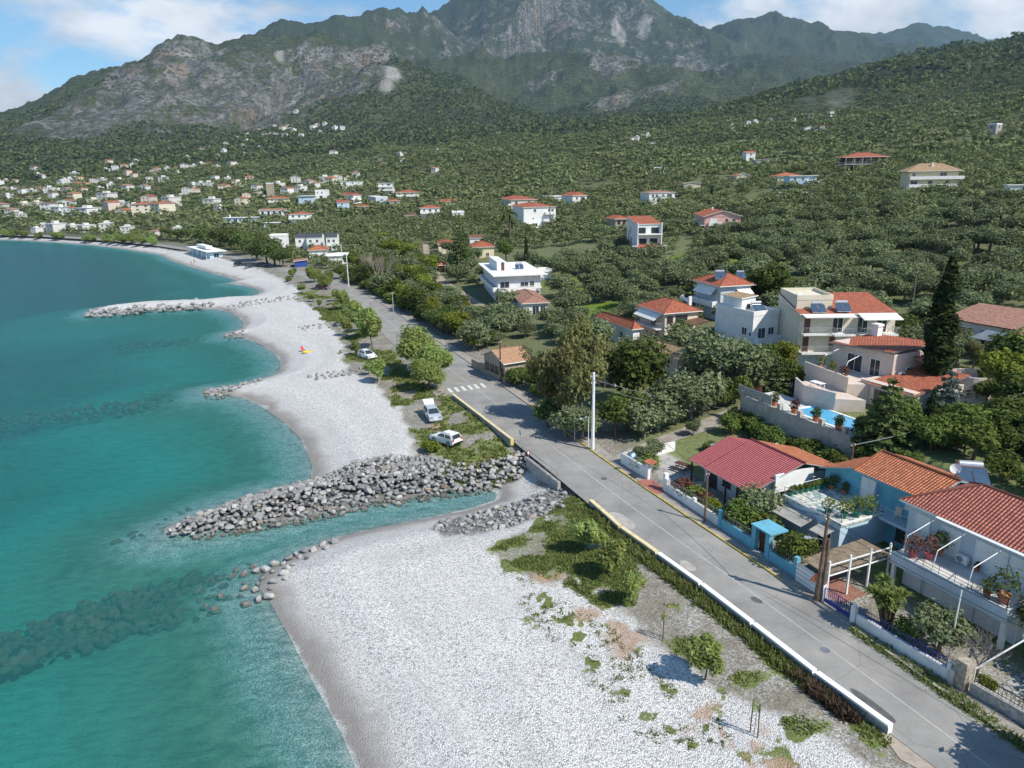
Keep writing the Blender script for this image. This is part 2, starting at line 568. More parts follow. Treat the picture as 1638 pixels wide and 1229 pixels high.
    rub = np.maximum(soft_poly(x, y, plan([(262, 853), (300, 826), (345, 806), (420, 780), (497, 763), (560, 750), (620, 741), (690, 742), (750, 752), (800, 748), (835, 738), (850, 752), (830, 768), (800, 775), (760, 783), (700, 791), (600, 804), (500, 826), (400, 843), (320, 856)], .7), .5, .6, .6, 101),
                     .8 * soft_poly(x, y, plan([(690, 846), (700, 828), (760, 812), (795, 803), (850, 795), (893, 782), (905, 800), (900, 828), (850, 838), (800, 852), (760, 856), (720, 860)], 1.2), .5, .8, .6, 103))
    fattr(me, 'rubble', rub)
    pave = soft_poly(x, y, plan([(1030, 745), (1050, 715), (1090, 735), (1110, 762), (1120, 800), (1075, 775)], 2.8), 0.4)
    pave = np.maximum(pave, soft_poly(x, y, plan([(1205, 630), (1240, 575), (1300, 590), (1330, 640), (1310, 665)], 6.8), 0.5))
    fattr(me, 'pave', pave)
    fattr(me, 'far', rad)
    o = link_mesh('terrain', me)
    tag(o, 'pebble beach, green verge, wooded hillside and bare rock mountains', None, None, 'structure')
    return o


def terrain_material():
    m, t, out = new_mat('terrain_ground')
    geo = N(t, 'ShaderNodeNewGeometry')
    P = geo.outputs['Position']
    # pebbles
    v1 = voro(t, P, 10.0, out='Color')
    sepc = N(t, 'ShaderNodeSeparateColor')
    t.links.new(v1, sepc.inputs[0])
    vd = voro(t, P, 10.0, out='Distance')
    big = noise(t, P, 0.10, 5, 0.6)
    peb = ramp(t, sepc.outputs[0], [(0.0, (0.22, 0.218, 0.212)), (0.10, (0.38, 0.377, 0.37)), (0.35, (0.57, 0.565, 0.555)), (1.0, (0.80, 0.795, 0.78))])
    peb = mixc(t, ramp(t, vd, [(0.48, 0.0), (0.80, 0.6)]), peb, (0.22, 0.22, 0.22))
    peb = mixc(t, ramp(t, big, [(0.45, 0.0), (0.66, 0.35)]), peb, (0.50, 0.50, 0.495))
    # strand lines left by the waves, along the shore
    cs = N(t, 'ShaderNodeCombineXYZ')
    sps = N(t, 'ShaderNodeSeparateXYZ')
    t.links.new(P, sps.inputs[0])
    t.links.new(mth(t, 'MULTIPLY', attr(t, 'sd'), 0.55), cs.inputs[0])
    t.links.new(mth(t, 'MULTIPLY', sps.outputs[0], 0.045), cs.inputs[1])
    t.links.new(mth(t, 'MULTIPLY', sps.outputs[1], 0.045), cs.inputs[2])
    strand = noise(t, cs.outputs[0], 1.0, 5, 0.62, 0.4)
    peb = mixc(t, ramp(t, strand, [(0.52, 0.0), (0.66, 0.40)]), peb, (0.44, 0.435, 0.425))
    fleck = noise(t, P, 16.0, 2, 0.6)
    gravel = ramp(t, sepc.outputs[1], [(0.0, (0.13, 0.126, 0.115)), (0.5, (0.31, 0.30, 0.28)), (0.85, (0.46, 0.45, 0.43)), (1.0, (0.66, 0.66, 0.64))])
    gravel = mixc(t, ramp(t, fleck, [(0.45, 0), (0.7, 0.4)]), gravel, (0.20, 0.185, 0.155))
    # inland ground
    n1 = noise(t, P, 0.35, 5, 0.6)
    n2 = noise(t, P, 2.2, 4, 0.65)
    dry = ramp(t, n2, [(0.3, (0.10, 0.088, 0.06)), (0.7, (0.20, 0.175, 0.12))])
    grass = ramp(t, n2, [(0.28, (0.080, 0.105, 0.032)), (0.5, (0.140, 0.175, 0.055)), (0.75, (0.25, 0.25, 0.12))])
    limec = ramp(t, n2, [(0.3, (0.07, 0.13, 0.018)), (0.7, (0.19, 0.27, 0.030))])
    soil = ramp(t, n2, [(0.3, (0.30, 0.19, 0.12)), (0.7, (0.47, 0.32, 0.22))])
    pavec = ramp(t, voro(t, P, 0.9, 'DISTANCE_TO_EDGE'), [(0.0, (0.16, 0.16, 0.15)), (0.05, (0.40, 0.39, 0.37))])
    # mountain cover: maquis dotted with trees, fading into rock
    mapP = mapping(t, P, (1, 1, 1.0))
    bush = voro(t, mapP, 0.11, rnd=1.0)
    bush2 = noise(t, P, 0.035, 6, 0.68)
    scrub = ramp(t, bush, [(0.15, (0.020, 0.034, 0.014)), (0.45, (0.048, 0.070, 0.028)), (0.8, (0.095, 0.112, 0.056))])
    scrub = mixc(t, ramp(t, bush2, [(0.42, 0), (0.68, 0.75)]), scrub, (0.105, 0.112, 0.060))
    patch = noise(t, P, 0.0065, 5, 0.6)
    scrub = mixc(t, ramp(t, patch, [(0.40, 0.0), (0.62, 0.55)]), scrub, (0.026, 0.044, 0.020))
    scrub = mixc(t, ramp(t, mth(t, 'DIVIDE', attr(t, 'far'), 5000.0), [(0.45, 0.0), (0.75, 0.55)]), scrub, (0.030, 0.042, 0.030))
    # rock: grey limestone with ochre streaks running downhill
    rk = noise(t, mapping(t, P, (0.022, 0.022, 0.010)), 1.0, 10, 0.78, 0.9)
    rockc = ramp(t, rk, [(0.34, (0.04, 0.042, 0.043)), (0.46, (0.105, 0.105, 0.104)), (0.56, (0.20, 0.197, 0.19)), (0.70, (0.34, 0.332, 0.32))])
    och = noise(t, mapping(t, P, (0.006, 0.006, 0.002)), 1.0, 5, 0.6)
    rockc = mixc(t, ramp(t, och, [(0.56, 0.0), (0.66, 0.55)]), rockc, (0.27, 0.185, 0.135))
    sepn = N(t, 'ShaderNodeSeparateXYZ')
    t.links.new(geo.outputs['Normal'], sepn.inputs[0])
    steep = ramp(t, sepn.outputs[2], [(0.52, 1.0), (0.84, 0.0)])
    rn = noise(t, mapping(t, P, (0.014, 0.014, 0.004), (0, 0, R(20))), 1.0, 9, 0.74, 0.5)
    rmask = mth(t, 'ADD', mth(t, 'MULTIPLY', attr(t, 'rock'), 0.56), mth(t, 'MULTIPLY', steep, 0.26))
    rmask = mth(t, 'ADD', rmask, mth(t, 'MULTIPLY', mth(t, 'SUBTRACT', rn, 0.5), 2.4))
    rmask = ramp(t, rmask, [(0.30, 0.0), (0.50, 1.0)])
    terrace = N(t, 'ShaderNodeTexWave', bands_direction='Z')
    terrace.inputs['Scale'].default_value = 0.028
    terrace.inputs['Distortion'].default_value = 5.0
    terrace.inputs['Detail'].default_value = 4.0
    terrace.inputs['Detail Scale'].default_value = 0.4
    t.links.new(P, terrace.inputs['Vector'])
    tl = mth(t, 'MULTIPLY', ramp(t, terrace.outputs[1], [(0.75, 0.0), (0.95, 0.22)]), ramp(t, attr(t, 'far'), [(0.0, 0.0), (1.0, 1.0)]))
    mount = mixc(t, tl, scrub, (0.15, 0.15, 0.11))
    dots = ramp(t, mth(t, 'ADD', mth(t, 'MULTIPLY', voro(t, P, 0.075), 0.6), mth(t, 'MULTIPLY', noise(t, P, 0.028, 5, .7), 0.75)), [(0.56, 0.0), (0.66, 1.0)])
    rmask = mth(t, 'MULTIPLY', rmask, mth(t, 'ADD', 0.12, mth(t, 'MULTIPLY', dots, 0.88)))
    mount = mixc(t, rmask, mount, rockc)
    mount = mixc(t, ramp(t, mth(t, 'ADD', attr(t, 'scree'), mth(t, 'MULTIPLY', mth(t, 'SUBTRACT', rn, 0.5), 0.9)), [(0.42, 0.0), (0.75, 0.6)]), mount, (0.42, 0.41, 0.38))
    # compose
    sd = attr(t, 'sd')
    base = mixc(t, ramp(t, mth(t, 'DIVIDE', attr(t, 'far'), 1000.0), [(0.25, 0.0), (0.75, 1.0)]), mixc(t, ramp(t, n1, [(0.35, 0.25), (0.65, 0.8)]), dry, gravel), mount)
    gm = mth(t, 'ADD', attr(t, 'grass'), mth(t, 'ADD', mth(t, 'MULTIPLY', mth(t, 'SUBTRACT', n1, 0.5), 0.5), mth(t, 'MULTIPLY', mth(t, 'SUBTRACT', n2, 0.5), 1.5)))
    gm = mth(t, 'MULTIPLY', ramp(t, gm, [(0.30, 0.0), (0.52, 1.0)]), ramp(t, mth(t, 'DIVIDE', attr(t, 'far'), 1000.0), [(0.35, 1.0), (0.8, 0.0)]))
    base = mixc(t, mth(t, 'MULTIPLY', attr(t, 'inland'), 0.7), base, mixc(t, n2, (0.050, 0.062, 0.026), (0.115, 0.120, 0.055)))
    gm = mth(t, 'MULTIPLY', gm, mth(t, 'SUBTRACT', 1.0, mth(t, 'MULTIPLY', attr(t, 'inland'), 0.55)))
    c = mixc(t, attr(t, 'pebble'), base, peb)
    c = mixc(t, gm, c, grass)
    cliff = mth(t, 'MULTIPLY', ramp(t, mth(t, 'ADD', sepn.outputs[2], mth(t, 'MULTIPLY', mth(t, 'SUBTRACT', n2, 0.5), 0.25)), [(0.62, 1.0), (0.80, 0.0)]), ramp(t, mth(t, 'DIVIDE', attr(t, 'far'), 1000.0), [(0.2, 1.0), (0.4, 0.0)]))
    c = mixc(t, mth(t, 'MULTIPLY', cliff, ramp(t, sd, [(0.0, 0.0), (1.0, 1.0)])), c, ramp(t, noise(t, P, 1.1, 7, 0.7), [(0.3, (0.07, 0.07, 0.065)), (0.6, (0.20, 0.195, 0.18)), (0.8, (0.34, 0.33, 0.31))]))
    c = mixc(t, ramp(t, mth(t, 'ADD', attr(t, 'soil'), mth(t, 'MULTIPLY', mth(t, 'SUBTRACT', n2, 0.5), 0.5)), [(0.15, 0.0), (0.60, 0.75)]), c, soil)
    c = mixc(t, ramp(t, attr(t, 'lime'), [(0.2, 0.0), (0.5, 0.9)]), c, limec)
    c = mixc(t, attr(t, 'pave'), c, pavec)
    rubc = ramp(t, voro(t, P, 2.1, out='Color'), [(0.0, (0.05, 0.05, 0.05)), (0.5, (0.16, 0.16, 0.158)), (1.0, (0.30, 0.295, 0.285))])
    rubc = mixc(t, ramp(t, voro(t, P, 2.1, 'DISTANCE_TO_EDGE'), [(0.03, 1.0), (0.14, 0.0)]), rubc, (0.03, 0.03, 0.03))
    c = mixc(t, attr(t, 'rubble'), c, rubc)
    # wet margin of the beach, brown fine gravel just above the water
    sdn = mth(t, 'ADD', sd, mth(t, 'ADD', mth(t, 'MULTIPLY', mth(t, 'SUBTRACT', noise(t, P, 0.5, 4, 0.6), 0.5), 1.8), mth(t, 'MULTIPLY', mth(t, 'SUBTRACT', noise(t, P, 0.12, 3, 0.6), 0.5), 3.0)))
    sdk = mth(t, 'DIVIDE', mth(t, 'ADD', sdn, 12.0), 40.0)         # sd -12..28 -> 0..1
    fine = ramp(t, noise(t, P, 14, 3, 0.7), [(0.3, (0.32, 0.31, 0.295)), (0.7, (0.46, 0.445, 0.43))])
    c = mixc(t, mth(t, 'MULTIPLY', ramp(t, sdk, [(0.29, 0.0), (0.312, 0.90), (0.335, 0.75), (0.368, 0.25), (0.41, 0.0)]), mth(t, 'MULTIPLY', attr(t, 'pebble'), mth(t, 'SUBTRACT', 1.0, attr(t, 'rubble')))), c, fine)
    wetc = ramp(t, noise(t, P, 9, 3, 0.7), [(0.3, (0.17, 0.155, 0.14)), (0.7, (0.26, 0.24, 0.22))])
    c = mixc(t, ramp(t, sdk, [(0.290, 0.0), (0.300, 0.8), (0.315, 0.7), (0.352, 0.0)]), c, wetc)
    # sea bed: pale pebbles by the shore, weed-green band, then sand
    bedn = noise(t, P, 0.55, 6, 0.7)
    bedp = ramp(t, sepc.outputs[2], [(0.0, (0.16, 0.19, 0.19)), (0.6, (0.38, 0.42, 0.42)), (1.0, (0.62, 0.66, 0.66))])
    bedg = ramp(t, bedn, [(0.3, (0.11, 0.15, 0.10)), (0.7, (0.24, 0.30, 0.21))])
    beds = ramp(t, noise(t, P, 0.03, 4, 0.6), [(0.35, (0.36, 0.42, 0.39)), (0.65, (0.50, 0.55, 0.51))])
    bn = mth(t, 'DIVIDE', mth(t, 'ADD', sd, mth(t, 'MULTIPLY', mth(t, 'SUBTRACT', bedn, 0.5), 5.0)), -30.0)
    bed = mixc(t, ramp(t, bn, [(0.10, 0.0), (0.20, 1.0)]), bedp, bedg)
    bed = mixc(t, ramp(t, bn, [(0.28, 0.0), (0.62, 1.0)]), bed, beds)
    c = mixc(t, ramp(t, sdk, [(0.280, 1.0), (0.302, 0.0)]), c, bed)
    hb = mth(t, 'ADD', mth(t, 'MULTIPLY', mth(t, 'SUBTRACT', 1.0, vd), attr(t, 'pebble')), mth(t, 'MULTIPLY', n2, 0.6))
    farb = N(t, 'ShaderNodeBump')
    farb.inputs['Distance'].default_value = 9.0
    farb.inputs['Strength'].default_value = 0.9
    hsum = mth(t, 'ADD', mth(t, 'MULTIPLY', mth(t, 'SUBTRACT', 1.0, bush), 0.5), mth(t, 'MULTIPLY', rk, 1.5))
    t.links.new(mth(t, 'MULTIPLY', hsum, ramp(t, mth(t, 'DIVIDE', attr(t, 'far'), 2000.0), [(0.2, 0.0), (0.6, 1.0)])), farb.inputs['Height'])
    nb = N(t, 'ShaderNodeBump')
    nb.inputs['Distance'].default_value = 0.07
    nb.inputs['Strength'].default_value = 0.9
    t.links.new(hb, nb.inputs['Height'])
    t.links.new(farb.outputs[0], nb.inputs['Normal'])
    p = principled(t, out, c, 0.92, spec=0.15)
    t.links.new(nb.outputs[0], p.inputs['Normal'])
    return m


def water_material():
    m, t, out = new_mat('sea_water')
    geo = N(t, 'ShaderNodeNewGeometry')
    P = geo.outputs['Position']
    w1 = noise(t, mapping(t, P, (0.65, 1.5, 1), (0, 0, R(-20))), 1.0, 3, 0.5, 0.5)
    w2 = noise(t, mapping(t, P, (0.10, 0.22, 1), (0, 0, R(-28))), 1.0, 3, 0.5, 0.3)
    hsum = mth(t, 'ADD', mth(t, 'MULTIPLY', w1, 0.75), mth(t, 'MULTIPLY', w2, 1.1))
    b = N(t, 'ShaderNodeBump')
    b.inputs['Strength'].default_value = 1.0
    b.inputs['Distance'].default_value = 0.20
    t.links.new(hsum, b.inputs['Height'])
    tr = N(t, 'ShaderNodeBsdfTransparent')
    # light gathered and spread by ripples, painted as lighter and darker tint
    tint = ramp(t, mth(t, 'ADD', mth(t, 'MULTIPLY', w1, 0.75), mth(t, 'MULTIPLY', w2, 0.25)), [(0.36, (0.70, 0.73, 0.73)), (0.50, (0.88, 0.90, 0.90)), (0.64, (1, 1, 1))])
    t.links.new(tint, tr.inputs[0])
    gl = N(t, 'ShaderNodeBsdfGlossy')
    gl.inputs['Roughness'].default_value = 0.18
    gl.inputs['Color'].default_value = (0.70, 0.86, 1.0, 1)
    t.links.new(b.outputs[0], gl.inputs['Normal'])
    fr = N(t, 'ShaderNodeFresnel')
    fr.inputs['IOR'].default_value = 1.333
    t.links.new(b.outputs[0], fr.inputs['Normal'])
    # light sent back by the water itself
    df = N(t, 'ShaderNodeBsdfDiffuse')
    df.inputs['Color'].default_value = (0.050, 0.265, 0.25, 1)
    t.links.new(b.outputs[0], df.inputs['Normal'])
    lp = N(t, 'ShaderNodeMixShader')
    lp.inputs[0].default_value = 0.28
    t.links.new(tr.outputs[0], lp.inputs[1])
    t.links.new(df.outputs[0], lp.inputs[2])
    mx = N(t, 'ShaderNodeMixShader')
    t.links.new(mth(t, 'MULTIPLY', fr.outputs[0], 0.5), mx.inputs[0])
    t.links.new(lp.outputs[0], mx.inputs[1])
    t.links.new(gl.outputs[0], mx.inputs[2])
    t.links.new(mx.outputs[0], out.inputs[0])
    va = N(t, 'ShaderNodeVolumeAbsorption')
    va.inputs['Color'].default_value = (0.0, 0.82, 0.79, 1)
    va.inputs['Density'].default_value = 0.40
    t.links.new(va.outputs[0], out.inputs['Volume'])
    return m


def build_sea():
    x0, x1, y0, y1 = -7000, 260, -60, 9000
    V = [(x0, y0, -14), (x1, y0, -14), (x1, y1, -14), (x0, y1, -14), (x0, y0, 0), (x1, y0, 0), (x1, y1, 0), (x0, y1, 0)]
    F = [(0, 3, 2, 1), (4, 5, 6, 7), (0, 1, 5, 4), (1, 2, 6, 5), (2, 3, 7, 6), (3, 0, 4, 7)]
    o = link_mesh('sea', np_mesh('sea', V, F, [M_water]))
    tag(o, 'clear turquoise sea rippling along the pebble beach', None, None, 'structure')


def ribbon(name, Lp, Rp, z, mat, step=1.5, curve=True):
    L = np.array(Lp)
    Rr = np.array(Rp)

    def resample(A, s):
        d = np.concatenate([[0], np.cumsum(np.linalg.norm(np.diff(A, axis=0), axis=1))])
        return np.stack([np.interp(s * d[-1], d, A[:, 0]), np.interp(s * d[-1], d, A[:, 1])], -1)
    n = max(8, int(np.linalg.norm(np.diff(Rr, axis=0), axis=1).sum() / step))
    s = np.linspace(0, 1, n)
    a, b = resample(L, s), resample(Rr, s)
    V, F = [], []
    for i in range(n):
        for q in (0, .25, .5, .75, 1):
            p = a[i] * (1 - q) + b[i] * q
            V.append((p[0], p[1], z if not callable(z) else z(p[0], p[1])))
    for i in range(n - 1):
        for q in range(4):
            k = i * 5 + q
            F.append((k, k + 1, k + 6, k + 5))
    return np_mesh(name, V, F, [mat], smooth=True)


def smooth_line(P, it=2):
    P = np.array(P, float)
    for _ in range(it):
        Q = P.copy()
        Q[1:-1] = 0.25 * P[:-2] + 0.5 * P[1:-1] + 0.25 * P[2:]
        P = Q
    return P


M_terrain = terrain_material()
M_water = water_material()
build_terrain()
build_sea()
# ------------------------------------------------------------------ materials for built things
_mats = {}


def paint(name, col, rough=0.75, var=0.10, scale=1.6, bump=0.0, spec=0.3, dirt=0.0, metal=0.0):
    """wall paint, concrete, wood, metal: one colour with weathering"""
    if name in _mats:
        return _mats[name]
    m, t, out = new_mat(name)
    tcn = N(t, 'ShaderNodeTexCoord')
    P = tcn.outputs['Object']
    n = noise(t, P, scale, 5, 0.65)
    lo, hi = [max(0, c * (1 - var * 1.6)) for c in col], [min(1, c * (1 + var)) for c in col]
    c = ramp(t, n, [(0.30, lo), (0.62, hi)])
    if dirt:
        d = noise(t, mapping(t, P, (1.4, 1.4, 0.35)), 1.1, 6, 0.7)
        c = mixc(t, ramp(t, d, [(0.50, 0.0), (0.75, dirt)]), c, [x * 0.45 for x in col])
    principled(t, out, c, rough, noise(t, P, scale * 9, 3, 0.6) if bump else None, bump, 0.03, spec, metal)
    _mats[name] = m
    return m


def tiles(name, col, var=0.25, course=0.32, rough=0.8, stain=0.25):
    """clay roof tiles: rows across the slope and rolls down it, in the object's own axes"""
    if name in _mats:
        return _mats[name]
    m, t, out = new_mat(name)
    uv = N(t, 'ShaderNodeUVMap')
    P = uv.outputs[0]
    br = N(t, 'ShaderNodeTexBrick', offset=0.0, squash=1.0)
    for k, v in (('Scale', 1.0), ('Mortar Size', 0.035), ('Brick Width', 0.26), ('Row Height', course), ('Bias', 0.0), ('Mortar Smooth', 0.4)):
        br.inputs[k].default_value = v
    br.inputs['Color1'].default_value = (*[min(1, c * (1 + var)) for c in col], 1)
    br.inputs['Color2'].default_value = (*[c * (1 - var) for c in col], 1)
    br.inputs['Mortar'].default_value = (*[c * 0.36 for c in col], 1)
    t.links.new(P, br.inputs['Vector'])
    w = N(t, 'ShaderNodeTexWave', bands_direction='X', wave_profile='SIN')
    w.inputs['Scale'].default_value = 1.0 / 0.26 / 3.1831 * 1.0
    t.links.new(P, w.inputs['Vector'])
    tcn = N(t, 'ShaderNodeTexCoord')
    st = noise(t, tcn.outputs['Object'], 0.8, 6, 0.7)
    c = mixc(t, ramp(t, st, [(0.45, 0.0), (0.72, stain)]), br.outputs[0], [c * 0.5 for c in col])
    c = mixc(t, ramp(t, noise(t, tcn.outputs['Object'], 3.5, 4, 0.7), [(0.55, 0), (0.8, 0.30)]), c, [min(1, x * 1.5 + 0.03) for x in col])
    h = mth(t, 'ADD', w.outputs[1], mth(t, 'MULTIPLY', br.outputs[1], -1.2))
    principled(t, out, c, rough, h, 0.8, 0.09, 0.2)
    _mats[name] = m
    return m


def glass(name='window_glass', col=(0.035, 0.045, 0.055)):
    if name in _mats:
        return _mats[name]
    m, t, out = new_mat(name)
    principled(t, out, col, 0.08, spec=0.6)
    _mats[name] = m
    return m


def foliage(name, dark, mid, light, scale=0.9, trans=0.28):
    """leaves: clumps of lighter and darker growth, every plant a little different"""
    if name in _mats:
        return _mats[name]
    m, t, out = new_mat(name)
    tcn = N(t, 'ShaderNodeTexCoord')
    oi = N(t, 'ShaderNodeObjectInfo')
    P = tcn.outputs['Object']
    n = noise(t, P, scale, 4, 0.7)
    geo = N(t, 'ShaderNodeNewGeometry')
    f = mth(t, 'ADD', mth(t, 'MULTIPLY', n, 0.75), mth(t, 'MULTIPLY', geo.outputs['Random Per Island'], 0.35))
    c = ramp(t, f, [(0.30, dark), (0.56, mid), (0.85, light)])
    hs = N(t, 'ShaderNodeHueSaturation')
    t.links.new(mth(t, 'ADD', 0.487, mth(t, 'MULTIPLY', oi.outputs['Random'], 0.026)), hs.inputs['Hue'])
    t.links.new(mth(t, 'ADD', 0.78, mth(t, 'MULTIPLY', oi.outputs['Random'], 0.45)), hs.inputs['Value'])
    t.links.new(c, hs.inputs['Color'])
    d = N(t, 'ShaderNodeBsdfDiffuse')
    tr = N(t, 'ShaderNodeBsdfTranslucent')
    t.links.new(hs.outputs[0], d.inputs[0])
    t.links.new(hs.outputs[0], tr.inputs[0])
    mx = N(t, 'ShaderNodeMixShader')
    mx.inputs[0].default_value = trans
    t.links.new(d.outputs[0], mx.inputs[1])
    t.links.new(tr.outputs[0], mx.inputs[2])
    t.links.new(mx.outputs[0], out.inputs[0])
    _mats[name] = m
    return m


L_olive = foliage('olive_leaves', (0.085, 0.110, 0.052), (0.165, 0.198, 0.100), (0.280, 0.310, 0.180))
L_dark = foliage('dark_leaves', (0.040, 0.060, 0.018), (0.085, 0.120, 0.034), (0.175, 0.215, 0.062))
L_citrus = foliage('citrus_leaves', (0.060, 0.086, 0.022), (0.115, 0.158, 0.040), (0.225, 0.270, 0.072))
L_lime = foliage('young_leaves', (0.090, 0.118, 0.020), (0.170, 0.205, 0.034), (0.290, 0.310, 0.070))
L_pine = foliage('pine_needles', (0.055, 0.080, 0.026), (0.110, 0.148, 0.050), (0.205, 0.240, 0.085))
L_tamarisk = foliage('tamarisk_sprays', (0.144, 0.188, 0.056), (0.275, 0.350, 0.106), (0.450, 0.512, 0.200), 0.9, 0.42)
L_brown = foliage('brownish_leaves', (0.090, 0.096, 0.036), (0.188, 0.193, 0.075), (0.323, 0.278, 0.128))
L_cypress = foliage('cypress_sprays', (0.015, 0.027, 0.011), (0.034, 0.055, 0.020), (0.073, 0.092, 0.034), 1.4, 0.12)
L_blue = foliage('silver_blue_needles', (0.072, 0.102, 0.090), (0.126, 0.168, 0.144), (0.204, 0.252, 0.216))
L_grass = foliage('wild_grass', (0.105, 0.130, 0.040), (0.205, 0.245, 0.075), (0.340, 0.350, 0.160), 0.5, 0.5)
L_dryweed = foliage('dry_weeds', (0.060, 0.042, 0.030), (0.120, 0.086, 0.062), (0.190, 0.150, 0.100), 0.5)
L_yucca = foliage('yucca_blades', (0.070, 0.098, 0.026), (0.150, 0.195, 0.052), (0.290, 0.310, 0.110))
L_red = foliage('red_bracts', (0.085, 0.035, 0.030), (0.150, 0.070, 0.055), (0.220, 0.120, 0.090))
M_bark = paint('bark', (0.115, 0.085, 0.060), 0.9, 0.3, 5, 0.5)
M_greybark = paint('grey_bark', (0.20, 0.175, 0.150), 0.9, 0.25, 5, 0.4)
M_white = paint('white_paint', (0.78, 0.78, 0.76), 0.7, 0.05, 0.9, dirt=0.18)
M_whitewall = paint('whitewashed_wall', (0.74, 0.745, 0.74), 0.8, 0.06, 0.9, dirt=0.30)
M_bluewall = paint('sky_blue_wall', (0.14, 0.40, 0.52), 0.8, 0.10, 0.8, dirt=0.30)
M_paleblue = paint('pale_blue_wall', (0.44, 0.58, 0.68), 0.8, 0.07, 0.8, dirt=0.25)
M_greyblue = paint('grey_blue_wall', (0.50, 0.575, 0.62), 0.8, 0.06, 0.8, dirt=0.2)
M_cream = paint('cream_wall', (0.66, 0.60, 0.48), 0.8, 0.06, 0.8, dirt=0.18)
M_pinkbeige = paint('pink_beige_wall', (0.62, 0.52, 0.45), 0.8, 0.06, 0.8, dirt=0.15)
M_pink = paint('salmon_wall', (0.68, 0.40, 0.34), 0.8, 0.06, 0.8, dirt=0.15)
M_yellowwall = paint('pale_yellow_wall', (0.70, 0.62, 0.42), 0.8, 0.06, 0.8, dirt=0.15)
M_concrete = paint('raw_concrete', (0.34, 0.335, 0.32), 0.9, 0.18, 1.2, 0.3, dirt=0.4)
M_stone = paint('rubble_stone', (0.36, 0.31, 0.25), 0.9, 0.35, 3.0, 0.6, dirt=0.3)
M_terrace = paint('terrace_floor', (0.56, 0.55, 0.52), 0.8, 0.12, 0.7, dirt=0.35)
M_metal = paint('grey_metal', (0.32, 0.33, 0.34), 0.45, 0.12, 2, metal=0.6)
M_galv = paint('galvanised_metal', (0.52, 0.53, 0.54), 0.4, 0.12, 2, metal=0.5)
M_wood = paint('weathered_wood', (0.155, 0.105, 0.075), 0.9, 0.3, 3, 0.3)
M_darkwood = paint('dark_wood', (0.09, 0.045, 0.03), 0.8, 0.25, 3)
M_brownshut = paint('brown_shutter', (0.16, 0.075, 0.055), 0.7, 0.15, 3)
M_blueshut = paint('blue_shutter', (0.035, 0.075, 0.30), 0.6, 0.15, 3)
M_bluemetal = paint('blue_painted_metal', (0.035, 0.055, 0.26), 0.5, 0.12, 3)
M_black = paint('black_rubber', (0.02, 0.02, 0.022), 0.7, 0.2, 3)
M_redplastic = paint('red_plastic', (0.55, 0.06, 0.04), 0.5, 0.1, 3)
M_panel = paint('solar_collector', (0.05, 0.085, 0.14), 0.12, 0.15, 1.5, spec=0.8)
M_tank = paint('steel_tank', (0.62, 0.63, 0.64), 0.3, 0.06, 2, metal=0.7)
M_glass = glass()
T_red = tiles('red_tiles', (0.52, 0.17, 0.10))
T_orange = tiles('orange_tiles', (0.60, 0.22, 0.115), stain=0.12)
T_maroon = tiles('maroon_tiles', (0.52, 0.185, 0.135), 0.2, stain=0.2)
T_wine = tiles('wine_red_sheets', (0.56, 0.15, 0.155), 0.10, 0.30, 0.5, 0.12)
T_pink = tiles('pale_pink_tiles', (0.50, 0.27, 0.20), stain=0.15)
T_tan = tiles('tan_tiles', (0.52, 0.36, 0.22), 0.15, stain=0.2)
T_peach = tiles('peach_tiles', (0.60, 0.36, 0.22), 0.15, stain=0.1)
T_old = tiles('old_brown_tiles', (0.26, 0.15, 0.10), 0.35, stain=0.5)
T_slate = tiles('dark_slates', (0.10, 0.115, 0.14), 0.15)
T_crimson = tiles('crimson_sheets', (0.42, 0.03, 0.05), 0.06, 0.6, 0.35, 0.05)


